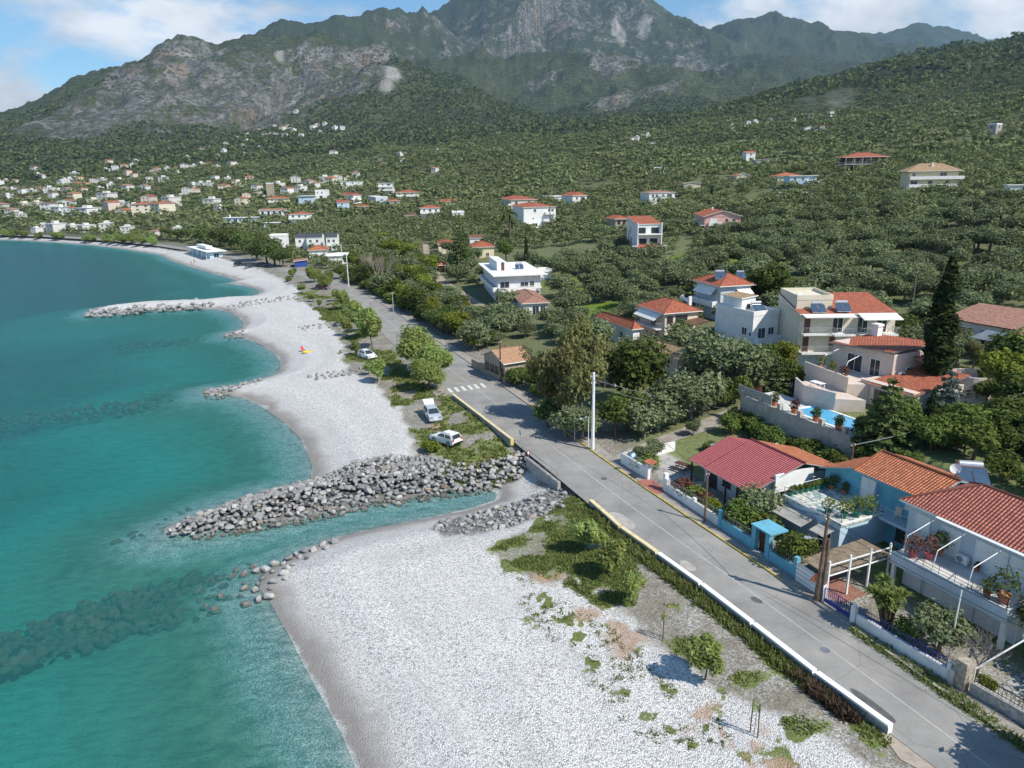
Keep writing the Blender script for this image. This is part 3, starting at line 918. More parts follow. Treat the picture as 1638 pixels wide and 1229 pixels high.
# ------------------------------------------------------------------ mesh builder
class MB:
    def __init__(self):
        self.V, self.F, self.M, self.UV = [], [], [], []

    def face(self, pts, m=0, uv=None):
        k = len(self.V)
        self.V += [tuple(p) for p in pts]
        self.F.append(tuple(range(k, k + len(pts))))
        self.M.append(m)
        self.UV.append(uv or [(0, 0)] * len(pts))

    def box(self, cx, cy, cz, sx, sy, sz, m=0, rz=0.0, top=1.0):
        """box centred on (cx, cy) with its bottom at cz; top < 1 tapers it"""
        c, s = math.cos(rz), math.sin(rz)
        P = []
        for z, k in ((cz, 1.0), (cz + sz, top)):
            for dx, dy in ((-1, -1), (1, -1), (1, 1), (-1, 1)):
                x, y = dx * sx / 2 * k, dy * sy / 2 * k
                P.append((cx + x * c - y * s, cy + x * s + y * c, z))
        for f in ((0, 3, 2, 1), (4, 5, 6, 7), (0, 1, 5, 4), (1, 2, 6, 5), (2, 3, 7, 6), (3, 0, 4, 7)):
            self.face([P[i] for i in f], m)
        return self

    def prism(self, poly, z0, z1, m=0, cap=None, z1s=None):
        """upright prism over a plan polygon (counter-clockwise)"""
        n = len(poly)
        tops = z1s or [z1] * n
        z0s = z0 if isinstance(z0, (list, tuple)) else [z0] * n
        for i in range(n):
            j = (i + 1) % n
            self.face([(*poly[i], z0s[i]), (*poly[j], z0s[j]), (*poly[j], tops[j]), (*poly[i], tops[i])], m)
        self.face([(*p, z) for p, z in zip(poly, tops)], m if cap is None else cap)
        self.face([(*p, z) for p, z in reversed(list(zip(poly, z0s)))], m)
        return self

    def slab(self, pts, th, m=0, edge=None, uvdir=None):
        """a sloping sheet through pts (counter-clockwise from above), th thick, tile coordinates on its top"""
        pts = [Vector(p) for p in pts]
        n = (pts[1] - pts[0]).cross(pts[-1] - pts[0]).normalized()
        if n.z < 0:
            pts = pts[::-1]
            n = -n
        # tile rows run level, rolls run down the slope
        lev = Vector((-n.y, n.x, 0))
        lev = lev.normalized() if lev.length > 1e-4 else Vector((1, 0, 0))
        dn = n.cross(lev)
        o = pts[0]
        uv = [((p - o).dot(lev), (p - o).dot(dn)) for p in pts]
        low = [p - Vector((0, 0, th)) for p in pts]
        self.face(pts, m, uv)
        e = m if edge is None else edge
        self.face(low[::-1], e)
        for i in range(len(pts)):
            j = (i + 1) % len(pts)
            self.face([low[i], low[j], pts[j], pts[i]], e)
        return self

    def tube(self, a, b, r0, r1=None, n=8, m=0):
        r1 = r0 if r1 is None else r1
        a, b = Vector(a), Vector(b)
        d = (b - a)
        if d.length < 1e-6:
            return self
        d.normalize()
        u = d.orthogonal().normalized()
        w = d.cross(u)
        A = [a + (u * math.cos(2 * math.pi * i / n) + w * math.sin(2 * math.pi * i / n)) * r0 for i in range(n)]
        B = [b + (u * math.cos(2 * math.pi * i / n) + w * math.sin(2 * math.pi * i / n)) * r1 for i in range(n)]
        for i in range(n):
            j = (i + 1) % n
            self.face([A[i], A[j], B[j], B[i]], m)
        self.face(A[::-1], m)
        self.face(B, m)
        return self

    def path(self, pts, r, n=6, m=0):
        rs = r if isinstance(r, (list, tuple)) else [r] * len(pts)
        for i in range(len(pts) - 1):
            self.tube(pts[i], pts[i + 1], rs[i], rs[i + 1], n, m)
        return self

    def lathe(self, prof, n=16, m=0, c=(0, 0, 0)):
        for i in range(len(prof) - 1):
            (r0, z0), (r1, z1) = prof[i], prof[i + 1]
            for k in range(n):
                a, b = 2 * math.pi * k / n, 2 * math.pi * (k + 1) / n
                q = [(c[0] + r0 * math.cos(a), c[1] + r0 * math.sin(a), c[2] + z0), (c[0] + r0 * math.cos(b), c[1] + r0 * math.sin(b), c[2] + z0),
                     (c[0] + r1 * math.cos(b), c[1] + r1 * math.sin(b), c[2] + z1), (c[0] + r1 * math.cos(a), c[1] + r1 * math.sin(a), c[2] + z1)]
                if r0 < 1e-5:
                    q = [q[0], q[2], q[3]]
                elif r1 < 1e-5:
                    q = [q[0], q[1], q[2]]
                self.face(q, m)
        return self

    def mesh(self, name, mats, smooth=False, weld=False):
        me = bpy.data.meshes.new(name)
        me.from_pydata(self.V, [], self.F)
        for mt in (mats if isinstance(mats, (list, tuple)) else [mats]):
            me.materials.append(mt)
        me.polygons.foreach_set('material_index', np.array(self.M, np.int32))
        uvl = me.uv_layers.new(name='UVMap')
        flat = np.array([c for f in self.UV for p in f for c in p], np.float32)
        uvl.data.foreach_set('uv', flat)
        if weld or smooth:
            import bmesh
            bm = bmesh.new()
            bm.from_mesh(me)
            bmesh.ops.remove_doubles(bm, verts=bm.verts, dist=0.0005)
            bm.to_mesh(me)
            bm.free()
        if smooth:
            me.polygons.foreach_set('use_smooth', np.ones(len(me.polygons), bool))
        me.update()
        return me

    def obj(self, name, mats, parent=None, smooth=False, weld=False, loc=None, rz=0.0):
        o = link_mesh(name, self.mesh(name, mats, smooth, weld), parent)
        if loc is not None:
            o.location = loc
        if rz:
            o.rotation_euler.z = rz
        return o


def empty(name, loc=(0, 0, 0), rz=0.0, label=None, cat=None, group=None):
    o = bpy.data.objects.new(name, None)
    o.empty_display_size = 0.5
    COL.objects.link(o)
    o.location = loc
    o.rotation_euler.z = rz
    return tag(o, label, cat, group)


def copy_tree(o, parent=None):
    """a thing with its parts and their sub-parts"""
    c = o.copy()
    COL.objects.link(c)
    if parent:
        c.parent = parent
        KIDS.setdefault(parent.name, []).append(c)
    for ch in list(KIDS.get(o.name, ())):
        copy_tree(ch, c)
    return c
# ------------------------------------------------------------------ plants
OX, OY = at(1255, 933, 2.5)[:2]
_k = at(972, 745, 2.5)
_es = Vector((_k[0] - OX, _k[1] - OY)).normalized()
RZ = math.atan2(-_es.y, -_es.x)                 # local X runs down the road towards the drone, local Y inland


def W(X, Y, z=None):
    """street frame -> world"""
    x, y = OX - X * _es.x + Y * _es.y, OY - X * _es.y - Y * _es.x
    return (x, y, zat(x, y) if z is None else z)


def leaf_cloud(lobes, n, size, seed, shell=0.55, aspect=1.5, up=0.85, droop=0.0):
    """n leaf sprays spread through ellipsoid lobes (x, y, z, rx, ry, rz)"""
    g = np.random.default_rng(seed)
    L = np.array(lobes, float)
    w = (L[:, 3] * L[:, 4] * L[:, 5]) ** 0.72
    k = g.choice(len(L), n, p=w / w.sum())
    d = g.normal(size=(n, 3))
    d /= np.linalg.norm(d, axis=1)[:, None]
    r = shell + (1 - shell) * g.random(n) ** 0.6
    r *= 1 + 0.16 * g.normal(size=n)
    c = L[k, :3] + d * L[k, 3:6] * r[:, None]
    nrm = d + g.normal(size=(n, 3)) * 0.75 + np.array([0, 0, up])
    nrm /= np.linalg.norm(nrm, axis=1)[:, None]
    tng = np.cross(nrm, g.normal(size=(n, 3)))
    tng /= np.linalg.norm(tng, axis=1)[:, None] + 1e-9
    tng[:, 2] -= droop
    bit = np.cross(nrm, tng)
    s = size * (0.6 + 0.8 * g.random(n))[:, None]
    a, b = tng * s * aspect * 0.5, bit * s * 0.5
    V = np.stack([c - a, c + b * 0.8 - a * 0.15, c + a, c - b * 0.8 + a * 0.1], 1).reshape(-1, 3)
    return V, np.arange(4 * n, dtype=np.int32).reshape(-1, 4)


def lobes_round(n, R0, H0, h0, seed, flat=0.75, spread=0.62, r=0.48):
    """lobes heaped into a rounded crown of radius R0 whose middle is at height H0"""
    g = random.Random(seed)
    out = [(0, 0, H0, R0 * 0.62, R0 * 0.62, h0 * 0.62)]
    for i in range(n):
        a = 2 * math.pi * (i + g.random() * 0.7) / n
        q = R0 * spread * (0.55 + 0.6 * g.random())
        z = H0 + h0 * (g.random() * 1.1 - 0.5)
        k = R0 * r * (0.7 + 0.6 * g.random())
        out.append((q * math.cos(a), q * math.sin(a), z, k, k, k * flat))
    return out


def trunk_mb(lobes, h, r, seed, n=7, lean=0.1):
    g = random.Random(seed)
    mb = MB()
    top = Vector((g.uniform(-lean, lean) * h, g.uniform(-lean, lean) * h, h))
    mid = top * 0.5 + Vector((g.uniform(-.06, .06) * h, g.uniform(-.06, .06) * h, 0))
    mb.path([(0, 0, -0.4), mid, top], [r * 1.25, r * 0.85, r * 0.62], n)
    for L in lobes[1:8]:
        e = Vector(L[:3])
        m = top.lerp(e, 0.5) + Vector((0, 0, 0.12 * h))
        mb.path([top - Vector((0, 0, 0.1 * h)), m, e], [r * 0.5, r * 0.32, r * 0.12], 5)
    return mb


def plant(name, lobes, n, size, leaf, seed, trunk=None, bark=None, crown='crown', **kw):
    """a prototype plant at the origin; its first placing moves it, later ones copy it"""
    root = empty(name)
    V, F = leaf_cloud(lobes, n, size, seed, **kw)
    link_mesh(crown, np_mesh(crown, V, F, [leaf]), root)
    if trunk:
        trunk_mb(lobes, trunk[0], trunk[1], seed).obj('trunk', bark or M_bark, root)
    return root


PROTO = {}
USED = set()


def proto(key, fn):
    PROTO[key] = fn


def place(key, loc, s=1.0, rz=None, label=None, cat='tree', group=None, sz=None, name=None):
    if callable(PROTO[key]):
        PROTO[key] = PROTO[key]()
    p = PROTO[key]
    if key in USED:
        o = copy_tree(p)
        for k in ('group',):
            if k in o:
                del o[k]
    else:
        o = p
        USED.add(key)
    o.location = loc
    o.rotation_euler = (0, 0, random.uniform(0, 6.28) if rz is None else rz)
    o.scale = (s, s, s if sz is None else sz)
    tag(o, label, cat, group)
    return o


def P_olive(i):
    lb = lobes_round(9 + i, 2.6, 3.0, 1.25, 100 + i, 0.72)
    return lambda: plant('olive_tree', lb, 2400, 0.30, L_olive, 200 + i, (1.7, 0.24), M_greybark)


for i in range(4):
    proto('olive%d' % i, P_olive(i))
proto('broad0', lambda: plant('broadleaf_tree', lobes_round(11, 2.3, 3.2, 1.9, 310, 0.9), 2600, 0.30, L_dark, 311, (2.0, 0.2)))
proto('broad1', lambda: plant('broadleaf_tree', lobes_round(9, 2.2, 3.4, 2.0, 320, 1.0), 2600, 0.30, L_citrus, 321, (2.0, 0.2)))
proto('citrus', lambda: plant('citrus_tree', lobes_round(8, 1.5, 1.9, 1.1, 330, 0.95), 1900, 0.22, L_citrus, 331, (1.2, 0.11)))
proto('bush', lambda: plant('garden_shrub', lobes_round(7, 1.0, 0.75, 0.55, 340, 0.9), 1100, 0.17, L_citrus, 341, crown='foliage'))
proto('darkbush', lambda: plant('garden_shrub', lobes_round(8, 1.1, 0.85, 0.6, 345, 0.9), 1200, 0.18, L_dark, 346, crown='foliage'))
proto('limebush', lambda: plant('garden_shrub', lobes_round(7, 1.0, 0.8, 0.55, 350, 0.9), 1100, 0.18, L_lime, 351, crown='foliage'))
proto('redbush', lambda: plant('flowering_shrub', lobes_round(7, 0.8, 0.7, 0.5, 355, 0.9), 900, 0.15, L_red, 356, crown='foliage'))
proto('lime', lambda: plant('leafy_tree', lobes_round(10, 2.3, 3.2, 2.0, 360, 0.95), 2200, 0.30, L_lime, 361, (2.0, 0.18)))
proto('brown', lambda: plant('eucalyptus_tree', lobes_round(14, 2.7, 5.2, 3.3, 370, 1.1, 0.8, 0.36), 2600, 0.32, L_brown, 371, (3.6, 0.26), M_greybark, droop=0.4))
proto('pine0', lambda: plant('pine_tree', lobes_round(14, 3.2, 4.0, 2.3, 380, 0.75, 0.70, 0.44), 3800, 0.32, L_pine, 381, (2.6, 0.26)))
proto('pine1', lambda: plant('pine_tree', lobes_round(13, 2.9, 3.6, 2.4, 385, 0.8, 0.66, 0.45), 3400, 0.32, L_pine, 386, (2.2, 0.24)))
proto('darkpine', lambda: plant('pine_tree', lobes_round(15, 3.2, 5.2, 3.6, 390, 0.75, 0.7, 0.38), 3800, 0.33, L_dark, 391, (3.6, 0.28)))
proto('silver', lambda: plant('silver_leaved_tree', lobes_round(9, 1.5, 2.2, 1.3, 395, 0.9), 2400, 0.20, L_olive, 396, (1.3, 0.12), M_greybark))


def tam_lobes(seed, n=10, R0=1.15, H0=1.9):
    g = random.Random(seed)
    out = []
    for i in range(n):
        a, q = g.uniform(0, 6.28), R0 * 0.62 * math.sqrt(g.random())
        z = H0 + g.uniform(-0.55, 0.7)
        out.append((q * math.cos(a), q * math.sin(a), z, 0.42, 0.42, 0.55))
    return out


def P_tam(i):
    lb = tam_lobes(400 + i)
    return lambda: plant('tamarisk_tree', lb, 3200, 0.15, L_tamarisk, 410 + i, (1.15, 0.055), M_bark, aspect=2.6, shell=0.35, up=0.9)


for i in range(3):
    proto('tam%d' % i, P_tam(i))
proto('bigtam', lambda: plant('tamarisk_tree', lobes_round(13, 2.5, 2.9, 1.9, 420, 0.95, 0.66, 0.42), 6500, 0.20, L_tamarisk, 421, (1.4, 0.2), M_bark, aspect=2.4, shell=0.45))


def cone_plant(name, h, r0, leaf, seed, n, size, tiers=None, base=0.2):
    def mk():
        g = np.random.default_rng(seed)
        root = empty(name)
        if tiers:                       # whorls of level branches
            lb = []
            for k in range(tiers):
                z = h * (base + (1 - base) * k / tiers)
                rad = r0 * (1 - (k / tiers) ** 1.15) + 0.15
                m = max(5, int(7 * (1 - k / tiers * 0.4)))
                for j in range(m):
                    a = 2 * math.pi * (j + 0.5 * (k % 2)) / m + g.random() * 0.3
                    for q in (0.45, 0.85):
                        lb.append((rad * q * math.cos(a), rad * q * math.sin(a), z - 0.10 * rad * q, rad * 0.26, rad * 0.26, h / tiers * 0.24))
            V, F = leaf_cloud(lb, n, size, seed + 1, shell=0.3)
        else:
            lb = []
            for k in range(26):
                z = h * (0.04 + 0.95 * k / 25)
                rad = r0 * (0.55 + 0.45 * min(1, k / 7)) * (1 - max(0, (k - 10) / 16) ** 2.0 * 0.93)
                for j in range(4):
                    a = g.random() * 6.28
                    q = rad * 0.42
                    lb.append((q * math.cos(a), q * math.sin(a), z, rad * 0.66, rad * 0.66, h * 0.035))
            V, F = leaf_cloud(lb, n, size, seed + 1, shell=0.72, up=0.9, aspect=1.7)
        link_mesh('crown', np_mesh('crown', V, F, [leaf]), root)
        MB().path([(0, 0, -0.4), (0, 0, h * 0.95)], [r0 * 0.12 + 0.08, 0.03], 8).obj('trunk', M_bark, root)
        return root
    return mk


proto('cypress', cone_plant('cypress_tree', 18.0, 1.35, L_cypress, 430, 9000, 0.34))
proto('smallcypress', cone_plant('cypress_tree', 8.0, 1.0, L_cypress, 440, 4000, 0.26))
proto('araucaria', cone_plant('norfolk_pine', 13.0, 3.0, L_dark, 450, 3600, 0.34, 13, 0.12))
proto('fir', cone_plant('fir_tree', 9.0, 3.2, L_pine, 460, 5200, 0.30, 9, 0.10))
proto('cedar', cone_plant('blue_cedar', 7.0, 2.8, L_blue, 470, 3800, 0.30, 7, 0.12))


def blades(mb, c, n, ln, wd, g, up=0.5, droop=0.35):
    c = Vector(c)
    for i in range(n):
        a = g.uniform(0, 6.283)
        e = g.uniform(-0.25, 1.35) * up + 0.15
        d = Vector((math.cos(a) * math.cos(e), math.sin(a) * math.cos(e), math.sin(e)))
        s = Vector((-math.sin(a), math.cos(a), 0)) * wd
        L = ln * g.uniform(0.75, 1.1)
        p1 = c + d * L * 0.55
        p2 = c + d * L + Vector((0, 0, -droop * L))
        mb.face([c - s * 0.5, c + s * 0.5, p1 + s * 0.6, p1 - s * 0.6])
        mb.face([p1 - s * 0.6, p1 + s * 0.6, p2])


def P_yucca():
    g = random.Random(5)
    root = empty('yucca_plant')
    tr = MB()
    cr = MB()
    for i in range(15):
        a, q = g.uniform(0, 6.28), 1.25 * math.sqrt(g.random())
        tip = Vector((q * math.cos(a), q * math.sin(a), g.uniform(2.0, 3.5)))
        tr.path([(0.15 * math.cos(a), 0.15 * math.sin(a), -0.2), tip * 0.5, tip], [0.13, 0.10, 0.08], 6)
        blades(cr, tip, 60, 0.75, 0.075, g, 0.9, 0.18)
    cr.obj('crown', L_yucca, root)
    tr.obj('trunk', M_bark, root)
    return root


def P_palm():
    g = random.Random(9)
    root = empty('palm_tree')
    MB().path([(0, 0, -0.4), (0.1, 0, 3), (0.15, 0.05, 7)], [0.32, 0.26, 0.24], 9).obj('trunk', M_bark, root)
    cr = MB()
    for i in range(34):
        a = g.uniform(0, 6.28)
        e = g.uniform(-0.35, 1.25)
        d = Vector((math.cos(a) * math.cos(e), math.sin(a) * math.cos(e), math.sin(e)))
        side = Vector((-math.sin(a), math.cos(a), 0))
        pts = [Vector((0.15, 0.05, 7)) + d * 2.3 * q + Vector((0, 0, -0.95 * q * q * 1.6)) for q in (0, .25, .5, .75, 1)]
        for p, q in zip(pts[:-1], pts[1:]):
            for sgn in (-1, 1):
                w = side * 0.34 * sgn + Vector((0, 0, -0.12))
                cr.face([p, q, q + w * 0.8, p + w])
    cr.obj('crown', L_pine, root)
    return root


def bare(name, h, r, seed, lean=0.55, n=34, mat=None, fork=5):
    def mk():
        g = random.Random(seed)
        root = empty(name)
        mb = MB()
        mb.path([(0, 0, -0.3), (0, 0, h * 0.3)], [r, r * 0.8], 7)

        def grow(p, d, L, rad, lev):
            q = p + d * L
            mb.tube(p, q, rad, rad * 0.6, 5 if lev < 2 else 3)
            if lev >= 4:
                return
            for _ in range(fork if lev == 0 else g.choice((2, 3, 3))):
                e = (d + Vector((g.uniform(-1, 1), g.uniform(-1, 1), g.uniform(-.5, .8))) * lean).normalized()
                grow(p + d * L * g.uniform(0.6, 1.0), e, L * g.uniform(0.55, 0.85), rad * 0.55, lev + 1)
        for i in range(4):
            a = i * 1.57 + g.random()
            grow(Vector((0, 0, h * 0.25)), Vector((math.cos(a) * 0.4, math.sin(a) * 0.4, 1)).normalized(), h * 0.25, r * 0.6, 0)
        mb.obj('branches', mat or M_greybark, root)
        return root
    return mk


proto('yucca', P_yucca)
proto('palm', P_palm)
proto('poplar', bare('bare_poplar', 9.0, 0.20, 21, 0.28, mat=paint('pale_twigs', (0.30, 0.25, 0.20), 0.9, 0.2, 3), fork=6))
proto('baretree', bare('bare_tree', 3.4, 0.07, 33, 0.75, mat=paint('grey_twigs', (0.23, 0.20, 0.18), 0.9, 0.2, 3), fork=6))
proto('sapling', lambda: sapling())


def sapling():
    root = empty('staked_sapling')
    MB().path([(0, 0, -0.1), (0.03, 0, 0.8), (0, 0.04, 1.5)], [0.02, 0.015, 0.008], 5).obj('stem', M_greybark, root)
    for dx, dy in ((0.22, 0.05), (-0.18, -0.08)):
        MB().path([(dx, dy, -0.2), (dx * 0.8, dy, 1.75)], 0.03, 6).obj('stake', M_wood, root)
    V, F = leaf_cloud([(0, 0, 1.5, .22, .22, .3)], 90, 0.07, 77)
    link_mesh('foliage', np_mesh('foliage', V, F, [L_tamarisk]), root)
    return root
# ------------------------------------------------------------------ openings (meshes shared between copies)
_open = {}


def opening_meshes(kind):
    """window or door facing -Y, middle of its sill at the origin; (frame mesh, pane mesh, leaf name)"""
    if kind in _open:
        return _open[kind]
    base, _, col = kind.partition(':')
    w, h = {'win': (1.15, 1.15), 'small': (0.6, 0.6), 'door': (1.5, 2.15), 'wide': (2.3, 2.15), 'tall': (0.8, 2.1), 'strip': (2.0, 1.0)}[base]
    fm = {'': M_white, 'brown': M_brownshut, 'blue': M_blueshut, 'shut': M_white, 'dark': M_darkwood, 'hole': M_concrete, 'bshut': M_brownshut}[col]
    mb = MB()
    t = 0.07
    for x in (-w / 2 + t / 2, w / 2 - t / 2):
        mb.box(x, -0.03, 0, t, 0.10, h)
    mb.box(0, -0.03, h - t, w - 2 * t, 0.10, t).box(0, -0.05, -0.06, w + 0.16, 0.18, 0.06)
    if base != 'small' and col not in ('hole',):
        mb.box(0, -0.03, 0, 0.05, 0.09, h - t)
    pane = MB()
    pane.box(0, 0.0, 0, w - 2 * t, 0.07, h - t)
    if col in ('shut', 'bshut'):
        leaf, pm = 'shutter', (M_white if col == 'shut' else M_brownshut)
        for i in range(int(h / 0.18)):
            pane.box(0, -0.025, 0.08 + i * 0.18, w - 2 * t - 0.04, 0.07, 0.10)
    else:
        leaf, pm = 'pane', M_glass
    _open[kind] = (mb.mesh('window_frame', [fm]), pane.mesh(leaf, [pm]), leaf, 'door' if base in ('door', 'wide', 'tall') else 'window')
    return _open[kind]


def opening(kind, parent, loc, rz=0.0, s=1.0, flat=False):
    fm, pm, leaf, nm = opening_meshes(kind)
    o = link_mesh(nm, fm, parent)
    o.location, o.rotation_euler.z, o.scale = loc, rz, (s, 1, s)
    p = link_mesh(leaf, pm, o)
    return o


def railing(mb, pts, h=0.95, gap=0.14, r=0.018, solid=False):
    pts = [Vector(p) for p in pts]
    up = Vector((0, 0, h))
    for a, b in zip(pts[:-1], pts[1:]):
        mb.tube(a + up, b + up, 0.028, None, 5)
        mb.tube(a + Vector((0, 0, 0.12)), b + Vector((0, 0, 0.12)), 0.02, None, 4)
        L = (b - a).length
        n = max(1, int(L / gap))
        for i in range(n + 1):
            p = a.lerp(b, i / n)
            rr_ = 0.03 if i in (0, n) else r
            mb.tube(p, p + up, rr_, None, 4)
    return mb


def roof_mb(kind, x0, x1, y0, y1, z, rise, over=0.45, th=0.14, axis=None):
    """roof over the plan x0..x1, y0..y1 whose eaves are at z: material 0 tiles, 1 edge and soffit"""
    mb = MB()
    a, b, c, d = x0 - over, x1 + over, y0 - over, y1 + over
    w, l = b - a, d - c
    xm, ym = (a + b) / 2, (c + d) / 2
    if kind == 'hip':
        if w >= l:
            r0, r1 = (a + l / 2, ym, z + rise), (b - l / 2, ym, z + rise)
            if w - l < 0.2:
                r0 = r1 = (xm, ym, z + rise)
            P = [[(a, c, z), (b, c, z), r1, r0], [(b, d, z), (a, d, z), r0, r1], [(b, c, z), (b, d, z), r1], [(a, d, z), (a, c, z), r0]]
        else:
            r0, r1 = (xm, c + w / 2, z + rise), (xm, d - w / 2, z + rise)
            P = [[(b, c, z), (b, d, z), r1, r0], [(a, d, z), (a, c, z), r0, r1], [(a, c, z), (b, c, z), r0], [(b, d, z), (a, d, z), r1]]
        for q in P:
            q2 = []
            for p in q:
                if not q2 or (Vector(p) - Vector(q2[-1])).length > 1e-3:
                    q2.append(p)
            mb.slab(q2, th, 0, 1)
        mb.tube(r0, r1, 0.09, None, 6, 0)
        for cn in ((a, c), (a, d)):
            mb.tube((*cn, z + .02), r0, 0.08, None, 5, 0)
        for cn in ((b, c), (b, d)):
            if w >= l:
                mb.tube((*cn, z + .02), r1, 0.08, None, 5, 0)
        if w < l:
            mb.tube((a, d, z + .02), r1, 0.08, None, 5, 0).tube((b, d, z + .02), r1, 0.08, None, 5, 0).tube((b, c, z + .02), r0, 0.08, None, 5, 0)
    elif kind == 'gablex':
        mb.slab([(a, c, z), (b, c, z), (b, ym, z + rise), (a, ym, z + rise)], th, 0, 1)
        mb.slab([(b, d, z), (a, d, z), (a, ym, z + rise), (b, ym, z + rise)], th, 0, 1)
        mb.tube((a, ym, z + rise), (b, ym, z + rise), 0.09, None, 6, 0)
    elif kind == 'gabley':
        mb.slab([(b, c, z), (b, d, z), (xm, d, z + rise), (xm, c, z + rise)], th, 0, 1)
        mb.slab([(a, d, z), (a, c, z), (xm, c, z + rise), (xm, d, z + rise)], th, 0, 1)
        mb.tube((xm, c, z + rise), (xm, d, z + rise), 0.09, None, 6, 0)
    elif kind == 'shedx':                     # falls towards -X
        mb.slab([(a, c, z), (b, c, z + rise), (b, d, z + rise), (a, d, z)], th, 0, 1)
    elif kind == 'shedp':                     # falls towards +X
        mb.slab([(a, c, z + rise), (b, c, z), (b, d, z), (a, d, z + rise)], th, 0, 1)
    elif kind == 'shedy':                     # falls towards -Y
        mb.slab([(a, c, z), (b, c, z), (b, d, z + rise), (a, d, z + rise)], th, 0, 1)
    elif kind == 'flat':
        mb.box(xm, ym, z, w, l, 0.25, 1)
        if over < 0.3:
            for (px, py, sx, sy) in ((xm, c + .1, w, .2), (xm, d - .1, w, .2), (a + .1, ym, .2, l - .4), (b - .1, ym, .2, l - .4)):
                mb.box(px, py, z + 0.25, sx, sy, 0.45 if over > -0.3 else 0.9, 1)
    return mb


def gable_fill(mb, kind, x0, x1, y0, y1, z, rise, over):
    """wall under a gable"""
    k = 1.0
    if kind == 'gablex':
        ym = (y0 + y1) / 2
        zz = z + rise * ((y1 - y0) / 2) / ((y1 - y0) / 2 + over)
        for x in (x0, x1):
            mb.prism([(x - .1, y0), (x + .1, y0), (x + .1, ym), (x - .1, ym)], z - .1, z, z1s=[z - .02, z - .02, zz, zz])
            mb.prism([(x - .1, ym), (x + .1, ym), (x + .1, y1), (x - .1, y1)], z - .1, z, z1s=[zz, zz, z - .02, z - .02])
    elif kind == 'gabley':
        xm = (x0 + x1) / 2
        zz = z + rise * ((x1 - x0) / 2) / ((x1 - x0) / 2 + over)
        for y in (y0, y1):
            mb.prism([(x0, y - .1), (xm, y - .1), (xm, y + .1), (x0, y + .1)], z - .1, z, z1s=[z - .02, zz, zz, z - .02])
            mb.prism([(xm, y - .1), (x1, y - .1), (x1, y + .1), (xm, y + .1)], z - .1, z, z1s=[zz, z - .02, z - .02, zz])


HOUSES = []        # (x, y, clear radius)


